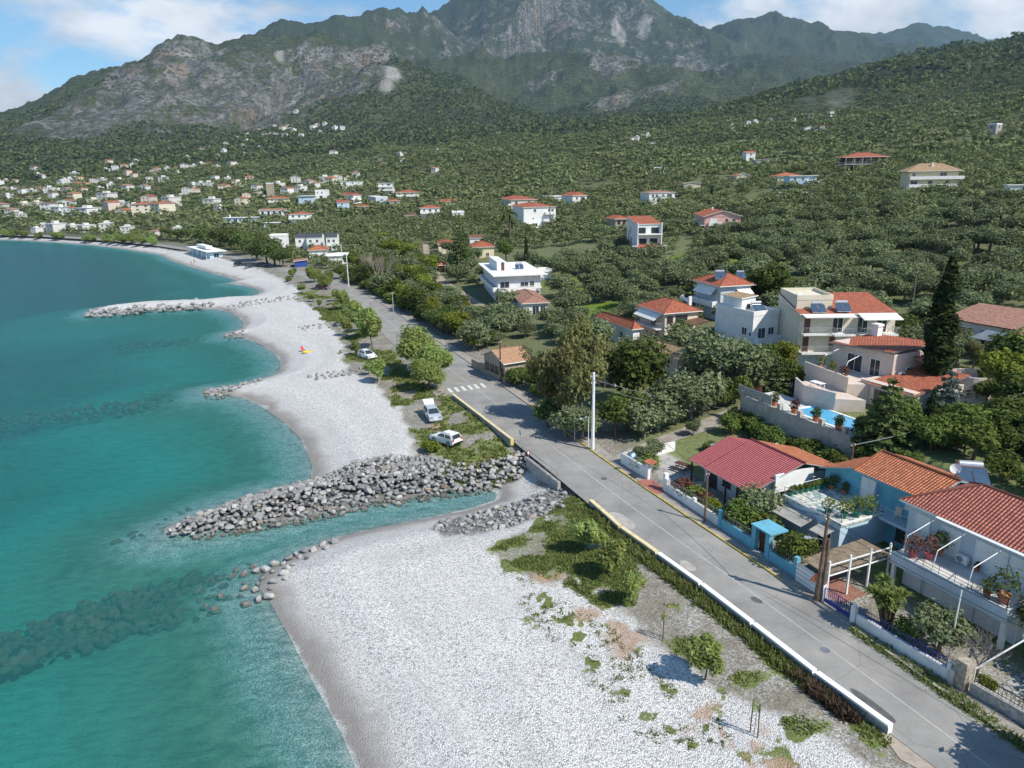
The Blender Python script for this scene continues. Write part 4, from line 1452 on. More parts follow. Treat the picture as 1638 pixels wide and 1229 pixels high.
def house(name, label, loc, rz, w, d, st, roof=('hip', T_red, 1.6, 0.5), wall=M_white, sh=2.9, fw=(), rw=(), balc=(), down=3.0, chim=(), cat='house', group=None, edge=None, z_extra=0.0,
          railm=None, slabm=None, plinth=None):
    """front wall on y=0 facing the sea, x from -w/2 to w/2; root at the middle of the front wall"""
    root = empty(name, loc, rz, label, cat, group)
    H = st * sh + z_extra
    mb = MB().box(0, d / 2, -down, w, d, down + H)
    kind, rm, rise, over = roof
    if kind.startswith('gable'):
        gable_fill(mb, kind, -w / 2, w / 2, 0, d, H, rise, over)
    if kind == 'shedx':
        mb.prism([(-w / 2, 0), (w / 2, 0), (w / 2, d), (-w / 2, d)], H - .1, H, z1s=[H - .05, H + rise * 0.9, H + rise * 0.9, H - .05])
    if kind == 'shedp':
        mb.prism([(-w / 2, 0), (w / 2, 0), (w / 2, d), (-w / 2, d)], H - .1, H, z1s=[H + rise * 0.9, H - .05, H - .05, H + rise * 0.9])
    if kind == 'shedy':
        mb.prism([(-w / 2, 0), (w / 2, 0), (w / 2, d), (-w / 2, d)], H - .1, H, z1s=[H - .05, H - .05, H + rise * 0.9, H + rise * 0.9])
    mb.obj('wall', wall, root)
    ro = roof_mb(kind, -w / 2, w / 2, 0, d, H + 0.02, rise, over).obj('roof', [rm, edge or M_white], root)
    for (x, y, z, k) in chim:
        MB().box(0, 0, 0, 0.5 * k, 0.5 * k, 1.3).box(0, 0, 1.3, 0.62 * k, 0.62 * k, 0.12).box(0, 0, 1.42, 0.42 * k, 0.42 * k, 0.22).obj('chimney', [M_white], ro, loc=(x * w / 2, d / 2 + y * d / 2, H + z))
    for (f, fl, k) in fw:
        zz = fl * sh + (0.05 if k.split(':')[0] in ('door', 'wide', 'tall') else 1.0)
        opening(k, root, (-w / 2 + f * w, 0, zz))
    for (f, fl, k) in rw:
        zz = fl * sh + (0.05 if k.split(':')[0] in ('door', 'wide', 'tall') else 1.0)
        opening(k, root, (w / 2, f * d, zz), math.pi / 2)
    for (side, fl, f0, f1, dep, style) in balc:
        sb, rb = MB(), MB()
        z = fl * sh
        if side == 'f':
            x0, x1 = -w / 2 + f0 * w, -w / 2 + f1 * w
            sb.box((x0 + x1) / 2, -dep / 2, z - .2, x1 - x0, dep - 0.004, 0.2)
            pts = [(x0 + .05, -.02, z), (x0 + .05, -dep + .05, z), (x1 - .05, -dep + .05, z), (x1 - .05, -.02, z)]
        else:
            y0, y1 = f0 * d, f1 * d
            sb.box(w / 2 + dep / 2, (y0 + y1) / 2, z - .2, dep - 0.004, y1 - y0, 0.2)
            pts = [(w / 2 + .02, y0 + .05, z), (w / 2 + dep - .05, y0 + .05, z), (w / 2 + dep - .05, y1 - .05, z), (w / 2 + .02, y1 - .05, z)]
        bo = sb.obj('balcony', slabm or M_white, root)
        if style == 'rail':
            railing(rb, pts, gap=0.35)
        elif style == 'wall':
            for a, b in zip(pts[:-1], pts[1:]):
                a, b = Vector(a), Vector(b)
                m = (a + b) / 2
                rb.box(m.x, m.y, z, max(abs(b.x - a.x), .1), max(abs(b.y - a.y), .1), 0.9)
        if style in ('rail', 'wall'):
            rb.obj('railing', railm or (M_white if style == 'wall' else M_galv), bo)
        if style == 'post' or fl * sh > 0 and style == 'rail+post':
            for p in (pts[1], pts[2]):
                MB().tube((p[0], p[1], -down), (p[0], p[1], z), 0.12, None, 8).obj('post', M_white, bo)
    HOUSES.append((loc[0], loc[1], 0.5 * math.hypot(w, d) + 1.0, rz, w, d))
    return root


def corner_house(name, label, u, v, lpx, rpx, st, delta=0.0, dist=None, **kw):
    """house whose nearest corner stands at picture point (u, v) on the ground; its sea front spans lpx of the
    photograph to the left of that corner and its lit flank rpx to the right"""
    p = hit(u, v) if dist is None else far(u, v, dist)
    r = math.hypot(p[0], p[1])
    D = math.hypot(r, CAM_H - p[2])
    rz = RZ + R(delta)
    lat = Vector((p[1] / r, -p[0] / r))
    ax, ay = Vector((math.cos(rz), math.sin(rz))), Vector((-math.sin(rz), math.cos(rz)))
    w = lpx * D / FPX / max(0.2, abs(ax.dot(lat)))
    d = rpx * D / FPX / max(0.2, abs(ay.dot(lat)))
    loc = (p[0] - ax.x * w / 2, p[1] - ax.y * w / 2, p[2])
    root = house(name, label, loc, rz, w, d, st, **kw)
    root['_w'], root['_d'] = w, d
    return root, w, d


def solar_heater(loc, rz, label, s=1.0, group=None):
    root = empty('solar_water_heater', loc, rz, label, 'solar heater', group)
    root.scale = (s, s, s)
    MB().tube((-0.75, 0.75, 1.15), (0.75, 0.75, 1.15), 0.27, None, 14).obj('tank', M_tank, root)
    for x in (-0.5, 0.5):
        mb = MB()
        mb.slab([(x - .46, -0.95, 0.12), (x + .46, -0.95, 0.12), (x + .46, 0.55, 1.0), (x - .46, 0.55, 1.0)], 0.09, 0, 1)
        mb.obj('collector', [M_panel, M_galv], root)
    fr = MB()
    for x in (-0.8, 0.8):
        fr.tube((x, 0.75, 0), (x, 0.75, 1.0), 0.025, None, 5).tube((x, -0.9, 0.05), (x, 0.75, 0.95), 0.025, None, 5).tube((x, -0.9, 0.0), (x, 0.75, 0.0), 0.025, None, 5)
    fr.tube((-0.8, 0.75, 0.9), (0.8, 0.75, 0.9), 0.02, None, 5)
    fr.obj('frame', M_galv, root)
    return root


def hb(name, label, cx, cy, z, cat='house', group=None):
    """a root in the street frame; parts given in street coordinates"""
    x, y, _ = W(cx, cy, z)
    root = empty(name, (x, y, z), RZ, label, cat, group)

    def part(pname, mb, mats, parent=None, **kw):
        mb.V = [(p[0] - cx, p[1] - cy, p[2] - z) for p in mb.V]
        return mb.obj(pname, mats, parent or root, **kw)

    def op(kind, X, Y, Z, side='f', s=1.0):
        return opening(kind, root, (X - cx, Y - cy, Z - z), {'f': 0, 'r': math.pi / 2}[side], s)
    HOUSES.append((x, y, 7.0, RZ, 9, 9))
    return root, part, op


# ================================================================== the three houses by the street
# bungalow with the wine-red roof
root, part, op = hb('bungalow', 'low bungalow with wine-red sheet roof and shady front porch', -13.8, 10, 2.6)
part('wall', MB().box(-13.8, 11.0, 1.6, 8.0, 9.4, 3.9).prism([(-9.9, 6.5), (-9.75, 6.5), (-9.75, 15.4), (-9.9, 15.4)], 5.4, 5.6, z1s=[5.85, 5.85, 5.7, 5.7]), M_whitewall)
rf = MB()
rf.slab([(-16.0, 4.6, 5.35), (-9.3, 4.6, 5.35), (-8.9, 10.5, 7.4), (-16.0, 10.5, 7.4)], 0.10, 0, 1)
rf.slab([(-18.5, 4.7, 5.35), (-16.02, 4.7, 5.35), (-16.02, 9.7, 7.05), (-18.5, 9.7, 7.05)], 0.10, 0, 1)
rf.slab([(-16.02, 14.6, 5.5), (-18.5, 14.6, 5.5), (-18.5, 9.72, 7.05), (-16.02, 9.72, 7.05)], 0.10, 0, 1)
rf.tube((-16.1, 10.5, 7.42), (-8.85, 10.5, 7.42), 0.11, None, 6, 0)
front = part('roof', rf, [T_wine, M_galv])
part('roof', MB().slab([(-8.9, 16.6, 5.5), (-16.0, 16.6, 5.5), (-16.0, 10.52, 7.38), (-8.9, 10.52, 7.38)], 0.10, 0, 1), [T_orange, M_concrete])['label'] = 'orange tiled back slope of the roof'
po = MB()
for X in (-18.2, -15.6, -13.0, -11.2, -9.7):
    po.box(X, 4.95, 2.3, 0.14, 0.14, 2.98)
po.box(-13.9, 4.95, 5.12, 8.8, 0.10, 0.16)
porch = part('porch', po, M_darkwood)
rl = MB()
railing(rl, [(-18.1, 5.0, 2.75), (-13.4, 5.0, 2.75)], 0.9, 0.16)
railing(rl, [(-12.2, 5.0, 2.75), (-9.8, 5.0, 2.75)], 0.9, 0.16)
part('railing', rl, M_darkwood, porch)
part('porch_floor', MB().box(-13.9, 5.6, 2.2, 8.8, 1.5, 0.5), M_terrace, porch)
for X, k in ((-16.6, 'door:dark'), (-14.4, 'win:dark'), (-12.2, 'door:dark'), (-10.8, 'win:dark')):
    op(k, X, 6.3, 2.75 if 'door' in k else 3.6)
op('win', -9.8, 8.6, 3.7, 'r')
part('side_wall', MB().box(-9.2, 9.6, 4.9, 0.22, 4.6, 1.75), M_whitewall)

# blue house with a roof terrace
root, part, op = hb('blue_house', 'sky-blue house with orange tiled roof and marbled, shadow-patched roof terrace', -3.0, 12, 2.6)
part('wall', MB().box(-0.9, 14.9, 1.6, 6.2, 5.4, 6.7).prism([(-8.0, 12.2), (-4.0, 12.2), (-4.0, 17.2), (-8.0, 17.2)], 1.6, 7, z1s=[6.9, 8.3, 8.3, 6.9])
     .prism([(2.2, 12.2), (2.2, 12.35), (-4.0, 12.35), (-4.0, 12.2)], 8.2, 8.3), M_bluewall)
for x in (-3.95, 2.15):
    gf = MB()
    gf.prism([(x - .05, 12.2), (x + .05, 12.2), (x + .05, 14.8), (x - .05, 14.8)], 8.25, 8.3, z1s=[8.31, 8.31, 9.2, 9.2])
    gf.prism([(x - .05, 14.8), (x + .05, 14.8), (x + .05, 17.6), (x - .05, 17.6)], 8.25, 8.3, z1s=[9.2, 9.2, 8.31, 8.31])
    part('gable', gf, M_bluewall)
rf = MB()
rf.slab([(-4.4, 11.4, 8.25), (2.6, 11.4, 8.25), (2.9, 14.7, 9.45), (-4.4, 14.7, 9.45)], 0.13, 0, 1)
rf.slab([(2.9, 18.1, 8.3), (-4.4, 18.1, 8.3), (-4.4, 14.72, 9.45), (2.9, 14.72, 9.45)], 0.13, 0, 1)
rf.slab([(-8.4, 11.7, 6.95), (-4.42, 11.7, 8.35), (-4.42, 17.5, 8.35), (-8.4, 17.5, 6.95)], 0.12, 0, 1)
rf.tube((-4.45, 14.7, 9.5), (2.9, 14.7, 9.5), 0.11, None, 6, 0).tube((-4.4, 11.4, 8.3), (-4.4, 14.7, 9.5), 0.09, None, 6, 0)
part('roof', rf, [T_orange, M_bluewall])
lower = part('terrace_block', MB().box(-4.25, 9.45, 1.6, 6.3, 5.5, 3.75), M_paleblue)
tm, tt, tout = new_mat('marbled_terrace_shade')  # marbled tile pattern, with shadow patches painted into its teal tones
_o = N(tt, 'ShaderNodeTexCoord').outputs['Object']
_v = voro(tt, _o, 3.1, out='Color')
_s = N(tt, 'ShaderNodeSeparateColor')
tt.links.new(_v, _s.inputs[0])
principled(tt, tout, ramp(tt, mth(tt, 'ADD', mth(tt, 'MULTIPLY', _s.outputs[0], 0.5), mth(tt, 'MULTIPLY', noise(tt, _o, 0.9, 5, 0.6), 0.6)), [(0.36, (0.20, 0.30, 0.32)), (0.44, (0.42, 0.42, 0.36)), (0.52, (0.62, 0.61, 0.55)), (0.8, (0.72, 0.71, 0.66))], 'CONSTANT'), 0.6)
part('terrace_floor', MB().box(-4.25, 9.45, 5.352, 6.5, 5.6, 0.15), [tm], lower)
part('parapet', MB().box(-4.25, 6.72, 5.502, 6.5, 0.16, 0.12).box(-1.06, 9.1, 5.502, 0.16, 4.6, 0.12), M_white, lower)
rl = MB()
railing(rl, [(-7.4, 12.0, 5.5), (-7.4, 6.75, 5.5), (-1.1, 6.75, 5.6)], 0.85, 1.3)
part('railing', rl, M_galv, lower)
bk = part('balcony', MB().box(0.6, 11.5, 5.25, 3.1, 1.35, 0.25), M_paleblue)
rl = MB()
railing(rl, [(-0.95, 10.95, 5.5), (2.1, 10.95, 5.5)], 0.9, 0.5)
part('railing', rl, M_galv, bk)
op('door:shut', -3.3, 12.2, 5.55)
op('win:shut', 0.9, 12.2, 6.5)
op('win:brown', 0.4, 12.2, 3.4)
op('door:shut', 1.5, 12.2, 2.65)
op('win', -5.6, 6.7, 3.5)
op('door', -2.6, 6.7, 2.65)
aw = MB()
aw.slab([(-7.0, 5.0, 4.55), (-3.6, 5.0, 4.55), (-3.6, 6.68, 5.0), (-7.0, 6.68, 5.0)], 0.03)
aw.slab([(-2.9, 5.2, 4.6), (-1.4, 5.2, 4.6), (-1.4, 6.68, 5.0), (-2.9, 6.68, 5.0)], 0.03)
part('awning', aw, paint('faded_awning', (0.34, 0.33, 0.30), 0.9, 0.2, 1.5))
sx, sy, _ = W(2.55, 16.6)
solar_heater((sx, sy, 8.72), RZ + 0.9, 'solar heater with steel tank on the orange tiled roof of the blue house', 1.15)


def dish(loc, rz, label, s=1.0, group=None):
    root = empty('satellite_dish', loc, rz, label, 'satellite dish', group)
    root.scale = (s, s, s)
    m = MB()
    m.lathe([(0.0, 0.0), (0.15, 0.01), (0.3, 0.045), (0.42, 0.10)], 16)
    o = m.obj('reflector', M_white, root, loc=(0, -0.08, 0.75))
    o.rotation_euler = (R(62), 0, 0)
    MB().path([(0, 0, -0.3), (0, 0, 0.75)], 0.025, 6).obj('mast', M_galv, root)
    MB().path([(0, -0.08, 0.55), (0, -0.5, 0.8)], 0.012, 5).obj('feed_arm', M_galv, root)
    return root


sx, sy, _ = W(1.5, 16.0)
dish((sx, sy, 9.0), RZ + 0.4, 'white satellite dish beside the steel tank on the orange roof', 1.0)

# white and blue house with hipped roof and long balcony
root, part, op = hb('balcony_house', 'white-blue two-storey house with long tiled front balcony and dark red hipped roof', 7.5, 12, 2.6)
part('wall', MB().box(8.0, 13.2, 1.4, 11.4, 6.6, 7.1).box(8.2, 8.9, 1.4, 8.2, 2.0, 3.8), M_greyblue)
rf = roof_mb('hip', 2.3, 13.7, 9.9, 16.5, 8.5, 2.0, 0.55, 0.16)
rf.slab([(5.0, 9.1, 8.42), (16, 9.1, 8.42), (16, 9.3, 8.5), (5, 9.3, 8.5)], 0.02, 1)
part('roof', rf, [T_maroon, M_white])
bal = part('balcony', MB().box(8.1, 8.2, 5.3, 8.6, 3.36, 0.25).box(8.1, 6.55, 4.7, 8.6, 0.14, 0.98).box(12.33, 8.2, 4.7, 0.14, 3.1, 0.98), M_greyblue)
part('balcony_floor', MB().box(8.05, 8.25, 5.552, 8.4, 3.2, 0.04), M_terrace, bal)
rl = MB()
railing(rl, [(3.95, 6.58, 5.68), (12.3, 6.58, 5.68), (12.3, 9.8, 5.68)], 0.75, 1.05)
rl.tube((3.95, 6.58, 6.05), (12.3, 6.58, 6.05), 0.02, None, 5)
part('railing', rl, paint('dark_rail', (0.05, 0.055, 0.07), 0.5), bal)
for X in (4.6, 7.0, 9.6):
    part('awning_arm', MB().path([(X + 0.3, 9.8, 8.3), (X, 6.9, 7.2), (X, 6.6, 5.7)], 0.035, 6), M_white)
op('win:shut', 3.6, 9.9, 6.6, s=1.05)
op('door:shut', 5.9, 9.9, 5.62)
op('wide:shut', 8.9, 9.9, 5.62)
op('wide:shut', 11.3, 9.9, 5.62)
for X in (4.8, 6.6, 8.4, 10.4, 11.7):
    op('door:shut' if X != 8.4 else 'wide:shut', X, 7.9, 2.65)
part('post', MB().box(12.25, 6.75, 1.6, 0.3, 0.3, 3.1), M_white)
part('post', MB().box(4.0, 6.75, 1.6, 0.25, 0.25, 3.1), M_white)
op('win:shut', 13.7, 12.5, 6.5, 'r')


def ac_unit(loc, rz, label):
    root = empty('air_conditioner', loc, rz, label, 'air conditioner')
    MB().box(0, 0, 0.08, 0.85, 0.34, 0.58).box(-0.3, 0, 0, 0.06, 0.3, 0.08).box(0.3, 0, 0, 0.06, 0.3, 0.08).obj('casing', M_white, root)
    o = MB().lathe([(0.0, 0), (0.22, 0), (0.24, 0.02), (0.22, 0.03)], 16).obj('fan_grille', M_metal, root, loc=(-0.12, -0.171, 0.38))
    o.rotation_euler.x = R(90)
    return root


ax_, ay_, _ = W(7.2, 9.55)
ac_unit((ax_, ay_, 5.6), RZ, 'white air conditioner on the balcony between glazed doors')


def pot_plant(loc, label, potm, leaf, s=1.0, h=0.5, group=None, seed=1):
    root = empty('potted_plant', loc, 0, label, 'pot plant', group)
    root.scale = (s, s, s)
    MB().lathe([(0.0, 0), (0.17, 0), (0.25, 0.36), (0.27, 0.36), (0.27, 0.40), (0.22, 0.40), (0.20, 0.34), (0.0, 0.34)], 14).obj('pot', potm, root)
    V, F = leaf_cloud([(0, 0, 0.4 + h * 0.5, h * .62, h * .62, h * .55), (0.1, 0.1, 0.5 + h * .6, h * .4, h * .4, h * .4)], 260, 0.11, seed)
    link_mesh('foliage', np_mesh('foliage', V, F, [leaf]), root)
    return root


M_greenpot = paint('green_plastic_pot', (0.03, 0.16, 0.12), 0.5)
M_terracotta = paint('terracotta', (0.42, 0.16, 0.09), 0.8)
M_redpot = paint('red_pot', (0.45, 0.10, 0.11), 0.5)
first = None
for i in range(8):
    x, y, _ = W(-7.15, 7.2 + i * 0.62)
    if first is None:
        first = pot_plant((x, y, 5.5), 'green pot with small plant along the edge of the marbled terrace', M_greenpot, L_citrus, 1.0, 0.4, 'green pots along the terrace edge', 3)
    else:
        c = copy_tree(first)
        c.location = (x, y, 5.5)
        c.rotation_euler.z = i * 1.3
for (X, Y, s, h, leaf, lab, pm) in ((-3.0, 7.3, 1.15, 0.9, L_citrus, 'leafy shrub in a pot at the street corner of the marbled terrace', M_greenpot),
                                    (-1.9, 7.9, 1.2, 1.0, L_lime, 'pale green shrub in a pot next to the terrace corner shrub', M_greenpot),
                                    (-1.6, 9.0, 1.3, 1.0, L_citrus, 'tall leafy shrub in a pot halfway along the terrace side', M_greenpot),
                                    (-1.5, 10.2, 1.2, 1.0, L_lime, 'yellowish shrub in a pot near the folded parasol', M_greenpot),
                                    (-6.6, 11.6, 1.1, 0.9, L_dark, 'dark plant in a terracotta pot against the blue wall', M_terracotta),
                                    (-5.4, 11.8, 1.0, 0.6, L_olive, 'thin grey-green plant in a terracotta pot left of the white terrace door', M_terracotta)):
    x, y, _ = W(X, Y)
    pot_plant((x, y, 5.5), lab, pm, leaf, s, h, None, int(X * 7) % 50 + 60)
for (X, Y, s, h, leaf, lab, pm) in ((5.0, 7.2, 1.3, 1.0, L_red, 'reddish bush in a red pot at the far end of the long balcony', M_redpot), (5.7, 8.0, 1.25, 1.0, L_red, 'twiggy red bush in the red pot by the balcony door', M_redpot),
                                    (5.6, 9.2, 1.3, 1.0, L_lime, 'yellow-green bush in a terracotta pot against the balcony wall', M_terracotta), (8.3, 9.5, 0.8, 0.4, L_brown, 'low trailing pot plant beside the air conditioner', M_terracotta),
                                    (11.6, 7.3, 1.6, 1.1, L_dark, 'large dark bush in a pot at the near end of the balcony', M_terracotta), (10.7, 7.0, 1.0, 0.9, L_lime, 'spindly yellow plant in a pot by the near balcony rail', M_terracotta)):
    x, y, _ = W(X, Y)
    pot_plant((x, y, 5.6), lab, pm, leaf, s, h, None, int(X * 5) + 20)
x, y, _ = W(-2.35, 11.9)
pr = empty('folded_parasol', (x, y, 5.5), 0, 'folded lilac parasol leaning by the blue wall', 'parasol')
MB().path([(0, 0, 0), (0, 0, 2.2)], 0.025, 6).obj('pole', M_white, pr)
MB().lathe([(0.03, 0.8), (0.13, 1.0), (0.12, 1.5), (0.05, 2.15), (0.0, 2.2)], 10).obj('canopy', paint('lilac_cloth', (0.36, 0.34, 0.55), 0.8), pr)
x, y, _ = W(0.1, 11.7)
ch = empty('garden_chair', (x, y, 5.5), RZ + 0.5, 'beige garden chair on the small blue balcony', 'chair')
MB().box(0, 0, 0.40, 0.5, 0.5, 0.06).obj('seat', M_cream, ch)
MB().box(0, 0.25, 0.45, 0.5, 0.06, 0.55).obj('backrest', M_cream, ch)
for dx in (-.22, .22):
    for dy in (-.22, .22):
        MB().box(dx, dy, 0, 0.045, 0.045, 0.40).obj('leg', M_cream, ch)

# small roof behind the blue house
root, part, op = hb('garden_shed', 'low maroon-roofed shed below the rock face behind the blue house', -10.5, 24.6, 2.6, 'shed')
part('wall', MB().box(-10.5, 24.6, 1.5, 4.6, 3.2, 3.2), M_whitewall)
part('roof', roof_mb('gablex', -12.8, -8.2, 23, 26.2, 4.7, 0.9, 0.4), [T_wine, M_galv])
op('door:dark', -10.5, 23.0, 2.65)

# carport
root, part, op = hb('carport', 'carport with brown boarded roof on tall white posts', 2.0, 4, 2.55, 'carport')
part('roof', MB().slab([(0.7, 0.9, 4.75), (3.1, 0.7, 4.75), (3.2, 7.3, 4.9), (0.5, 7.3, 4.9)], 0.06), paint('brown_boards', (0.21, 0.165, 0.115), 0.9, 0.3, 2.2, 0.3))
for Y in (0.8, 2.9, 5.0, 7.1):
    part('post', MB().box(3.25, Y, 2.3, 0.13, 0.13, 3.6), M_white)
part('beam', MB().box(3.25, 3.95, 5.5, 0.07, 6.3, 0.07).box(3.25, 3.95, 4.62, 0.06, 6.3, 0.10), M_white)
part('floor', MB().box(2.2, 3.9, 2.4, 3.6, 6.4, 0.22), paint('brick_paving', (0.26, 0.13, 0.10), 0.9, 0.3, 6, 0.3))
# ------------------------------------------------------------------ road, pavement, kerb, markings
def asphalt():
    m, t, out = new_mat('asphalt')
    P = N(t, 'ShaderNodeNewGeometry').outputs['Position']
    n1, n2 = noise(t, P, 0.28, 6, 0.65), noise(t, P, 11, 4, 0.7)
    c = ramp(t, n1, [(0.32, (0.225, 0.220, 0.212)), (0.52, (0.290, 0.283, 0.270)), (0.70, (0.350, 0.338, 0.318))])
    c = mixc(t, ramp(t, n2, [(0.42, 0), (0.7, 0.35)]), c, (0.12, 0.118, 0.115))
    c = mixc(t, ramp(t, noise(t, P, 3.1, 3, 0.7), [(0.68, 0), (0.74, 0.5)]), c, (0.09, 0.085, 0.08))
    ed = voro(t, mixc(t, 0.12, P, noise(t, P, 1.2, 4, 0.6, out=1)), 0.22, 'DISTANCE_TO_EDGE')
    c = mixc(t, ramp(t, ed, [(0.0, 0.45), (0.006, 0.0)]), c, (0.07, 0.07, 0.07))
    patch = noise(t, P, 0.13, 3, 0.5, 0.8)
    c = mixc(t, ramp(t, patch, [(0.655, 0.0), (0.665, 0.75)]), c, (0.30, 0.285, 0.265))
    principled(t, out, c, 0.9, n2, 0.4, 0.01, 0.2)
    return m


M_asphalt = asphalt()
RZ0 = 2.56
road_pts_r, road_pts_l = smooth_line(ROAD_R, 2), smooth_line(ROAD_L, 2)
tag(link_mesh('road', ribbon('road', road_pts_l, road_pts_r, lambda x, y: RZ0, M_asphalt)), 'grey asphalt coast road running away between beach and houses', None, None, 'structure')


def offset_line(P, d):
    P = np.array(P)
    T = np.gradient(P, axis=0)
    T /= np.linalg.norm(T, axis=1)[:, None]
    return P + np.stack([T[:, 1], -T[:, 0]], -1) * d


def sub(P, i, j):
    return P[i:j + 1]


pv = paint('pavement_slabs', (0.30, 0.275, 0.25), 0.9, 0.18, 1.4, 0.3, dirt=0.3)
near_r = sub(road_pts_r, 1, 17)
tag(link_mesh('pavement', ribbon('pavement', offset_line(near_r, 0.15), offset_line(near_r, 1.5), 2.66, pv)), 'narrow pavement along the garden walls', None, None, 'structure')
ky = paint('worn_yellow_kerb', (0.50, 0.40, 0.10), 0.8, 0.25, 2.2, dirt=0.75)
kg = paint('grey_kerb', (0.36, 0.34, 0.29), 0.9, 0.2, 2.0, dirt=0.5)


def kerb_mesh(line, mat, w=0.16, z0=2.4, z1=2.69):
    mb = MB()
    a, b = offset_line(line, 0.0), offset_line(line, w)
    for i in range(len(line) - 1):
        mb.prism([tuple(a[i]), tuple(b[i]), tuple(b[i + 1]), tuple(a[i + 1])], z0, z1)
    return mb


def dens(P, n):
    P = np.array(P)
    d = np.concatenate([[0], np.cumsum(np.linalg.norm(np.diff(P, axis=0), axis=1))])
    s = np.linspace(0, d[-1], n)
    return np.stack([np.interp(s, d, P[:, 0]), np.interp(s, d, P[:, 1])], -1)


for i, j, m in ((5, 11, ky), (2, 5, kg), (11, 17, kg)):
    tag(kerb_mesh(dens(sub(road_pts_r, i, j), 30), m).obj('kerb', m), None, None, None, 'structure')
apron = MB()
apron.prism([W(X, Y)[:2] for X, Y in ((-21.2, 0.25), (-17.6, 0.25), (-17.6, 1.9), (-21.2, 1.9))][::-1], 2.5, 2.69)
tag(apron.obj('entrance_path', paint('red_paving', (0.34, 0.13, 0.11), 0.85, 0.2, 5, 0.2)), None, None, None, 'structure')
mk = paint('road_paint', (0.62, 0.62, 0.60), 0.8, 0.12, 3, dirt=0.35)
mk2 = paint('worn_road_line', (0.40, 0.39, 0.37), 0.85, 0.12, 1.0)
mid = (dens(road_pts_l, 400) + dens(road_pts_r, 400)) / 2
line = MB()
for k in range(0, 250):
    a, b = mid[k], mid[k + 1]
    t = (b - a) / np.linalg.norm(b - a)
    n = np.array([t[1], -t[0]]) * 0.055
    line.face([(*(a - n), RZ0 + .006), (*(a + n), RZ0 + .006), (*(b + n), RZ0 + .006), (*(b - n), RZ0 + .006)])
tag(line.obj('road_line', mk2), None, None, None, 'structure')
za, zb = np.array(at(719, 625, RZ0)), np.array(at(778, 616, RZ0))
tdir = np.array(at(690, 570, RZ0)[:2]) - np.array(at(760, 640, RZ0)[:2])
tdir /= np.linalg.norm(tdir)
zeb = MB()
for k in range(6):
    c = za + (zb - za) * (k + 0.1) / 5.6
    n = np.array([tdir[1], -tdir[0]]) * 0.24
    for s0, s1 in ((-1.25, 1.25),):
        p, q = c[:2] + tdir * s0, c[:2] + tdir * s1
        zeb.face([(*(p - n), RZ0 + .01), (*(p + n), RZ0 + .01), (*(q + n), RZ0 + .01), (*(q - n), RZ0 + .01)])
tag(zeb.obj('zebra_marking', mk), None, None, None, 'structure')
# concrete apron of the lower right corner and the pale ground by the wall ends
tag(link_mesh('roadside_path', ribbon('roadside_path', plan([(1440, 1215), (1400, 1160), (1432, 1178)], 2.52), plan([(1600, 1300), (1530, 1240), (1450, 1185)], 2.52), 2.535, paint('pale_concrete_edge', (0.36, 0.31, 0.26), 0.9, 0.15, 1.2, 0.2, dirt=0.2))), None, None, None, 'structure')


def patch(u, v, rx, ry, rot, mat):
    c = at(u, v, RZ0)
    mb = MB()
    P = [(c[0] + rx * math.cos(q) * math.cos(rot) - ry * math.sin(q) * math.sin(rot) * (1 + .12 * math.sin(3 * q)), c[1] + rx * math.cos(q) * math.sin(rot) + ry * math.sin(q) * math.cos(rot), RZ0 + .004) for q in [i * 2 * math.pi / 24 for i in range(24)]]
    mb.face(P)
    tag(mb.obj('road_patch', mat), None, None, None, 'structure')


pale = paint('pale_concrete_patch', (0.38, 0.36, 0.33), .9, .14, 1.4, .2, dirt=.2)
dark = paint('fresh_asphalt_patch', (0.105, 0.105, 0.107), .9, .14, 2, .2)
patch(993, 833, 1.9, .95, RZ, pale)
patch(1100, 905, .9, .5, RZ, pale)
patch(1395, 1128, 1.6, .35, RZ, dark)
patch(966, 766, .35, .35, 0, dark)
patch(1210, 960, .5, .3, RZ + .2, dark)
patch(1320, 1040, .33, .33, 0, M_metal)


def ground_ribbon(name, L, Rr, mat, lift=0.06, label=None):
    A, B = np.array([hit(*p)[:2] for p in L]), np.array([hit(*p)[:2] for p in Rr])
    o = link_mesh(name, ribbon(name, A, B, lambda x, y: zat(x, y) + lift, mat, 1.0))
    tag(o, label, None, None, 'structure')


M_lane = paint('gravelly_lane', (0.30, 0.275, 0.24), 0.95, 0.2, 1.0, 0.3, dirt=0.2)
ground_ribbon('lane', [(968, 742), (1000, 722), (1060, 697), (1110, 678), (1165, 655), (1230, 640)], [(985, 752), (1030, 725), (1090, 703), (1150, 683), (1195, 668), (1250, 655)], M_lane, 0.07)
ground_ribbon('lane', [(676, 392), (678, 412), (683, 432), (700, 455), (727, 474), (757, 494), (785, 515)], [(684, 391), (690, 410), (697, 430), (715, 451), (745, 470), (776, 489), (803, 512)], paint('sandy_lane', (0.36, 0.29, 0.22), 0.95, 0.2, 1.0, 0.3), 0.25)
ground_ribbon('path', [(655, 600), (690, 625), (700, 640)], [(668, 590), (705, 612), (722, 630)], M_lane, 0.06)

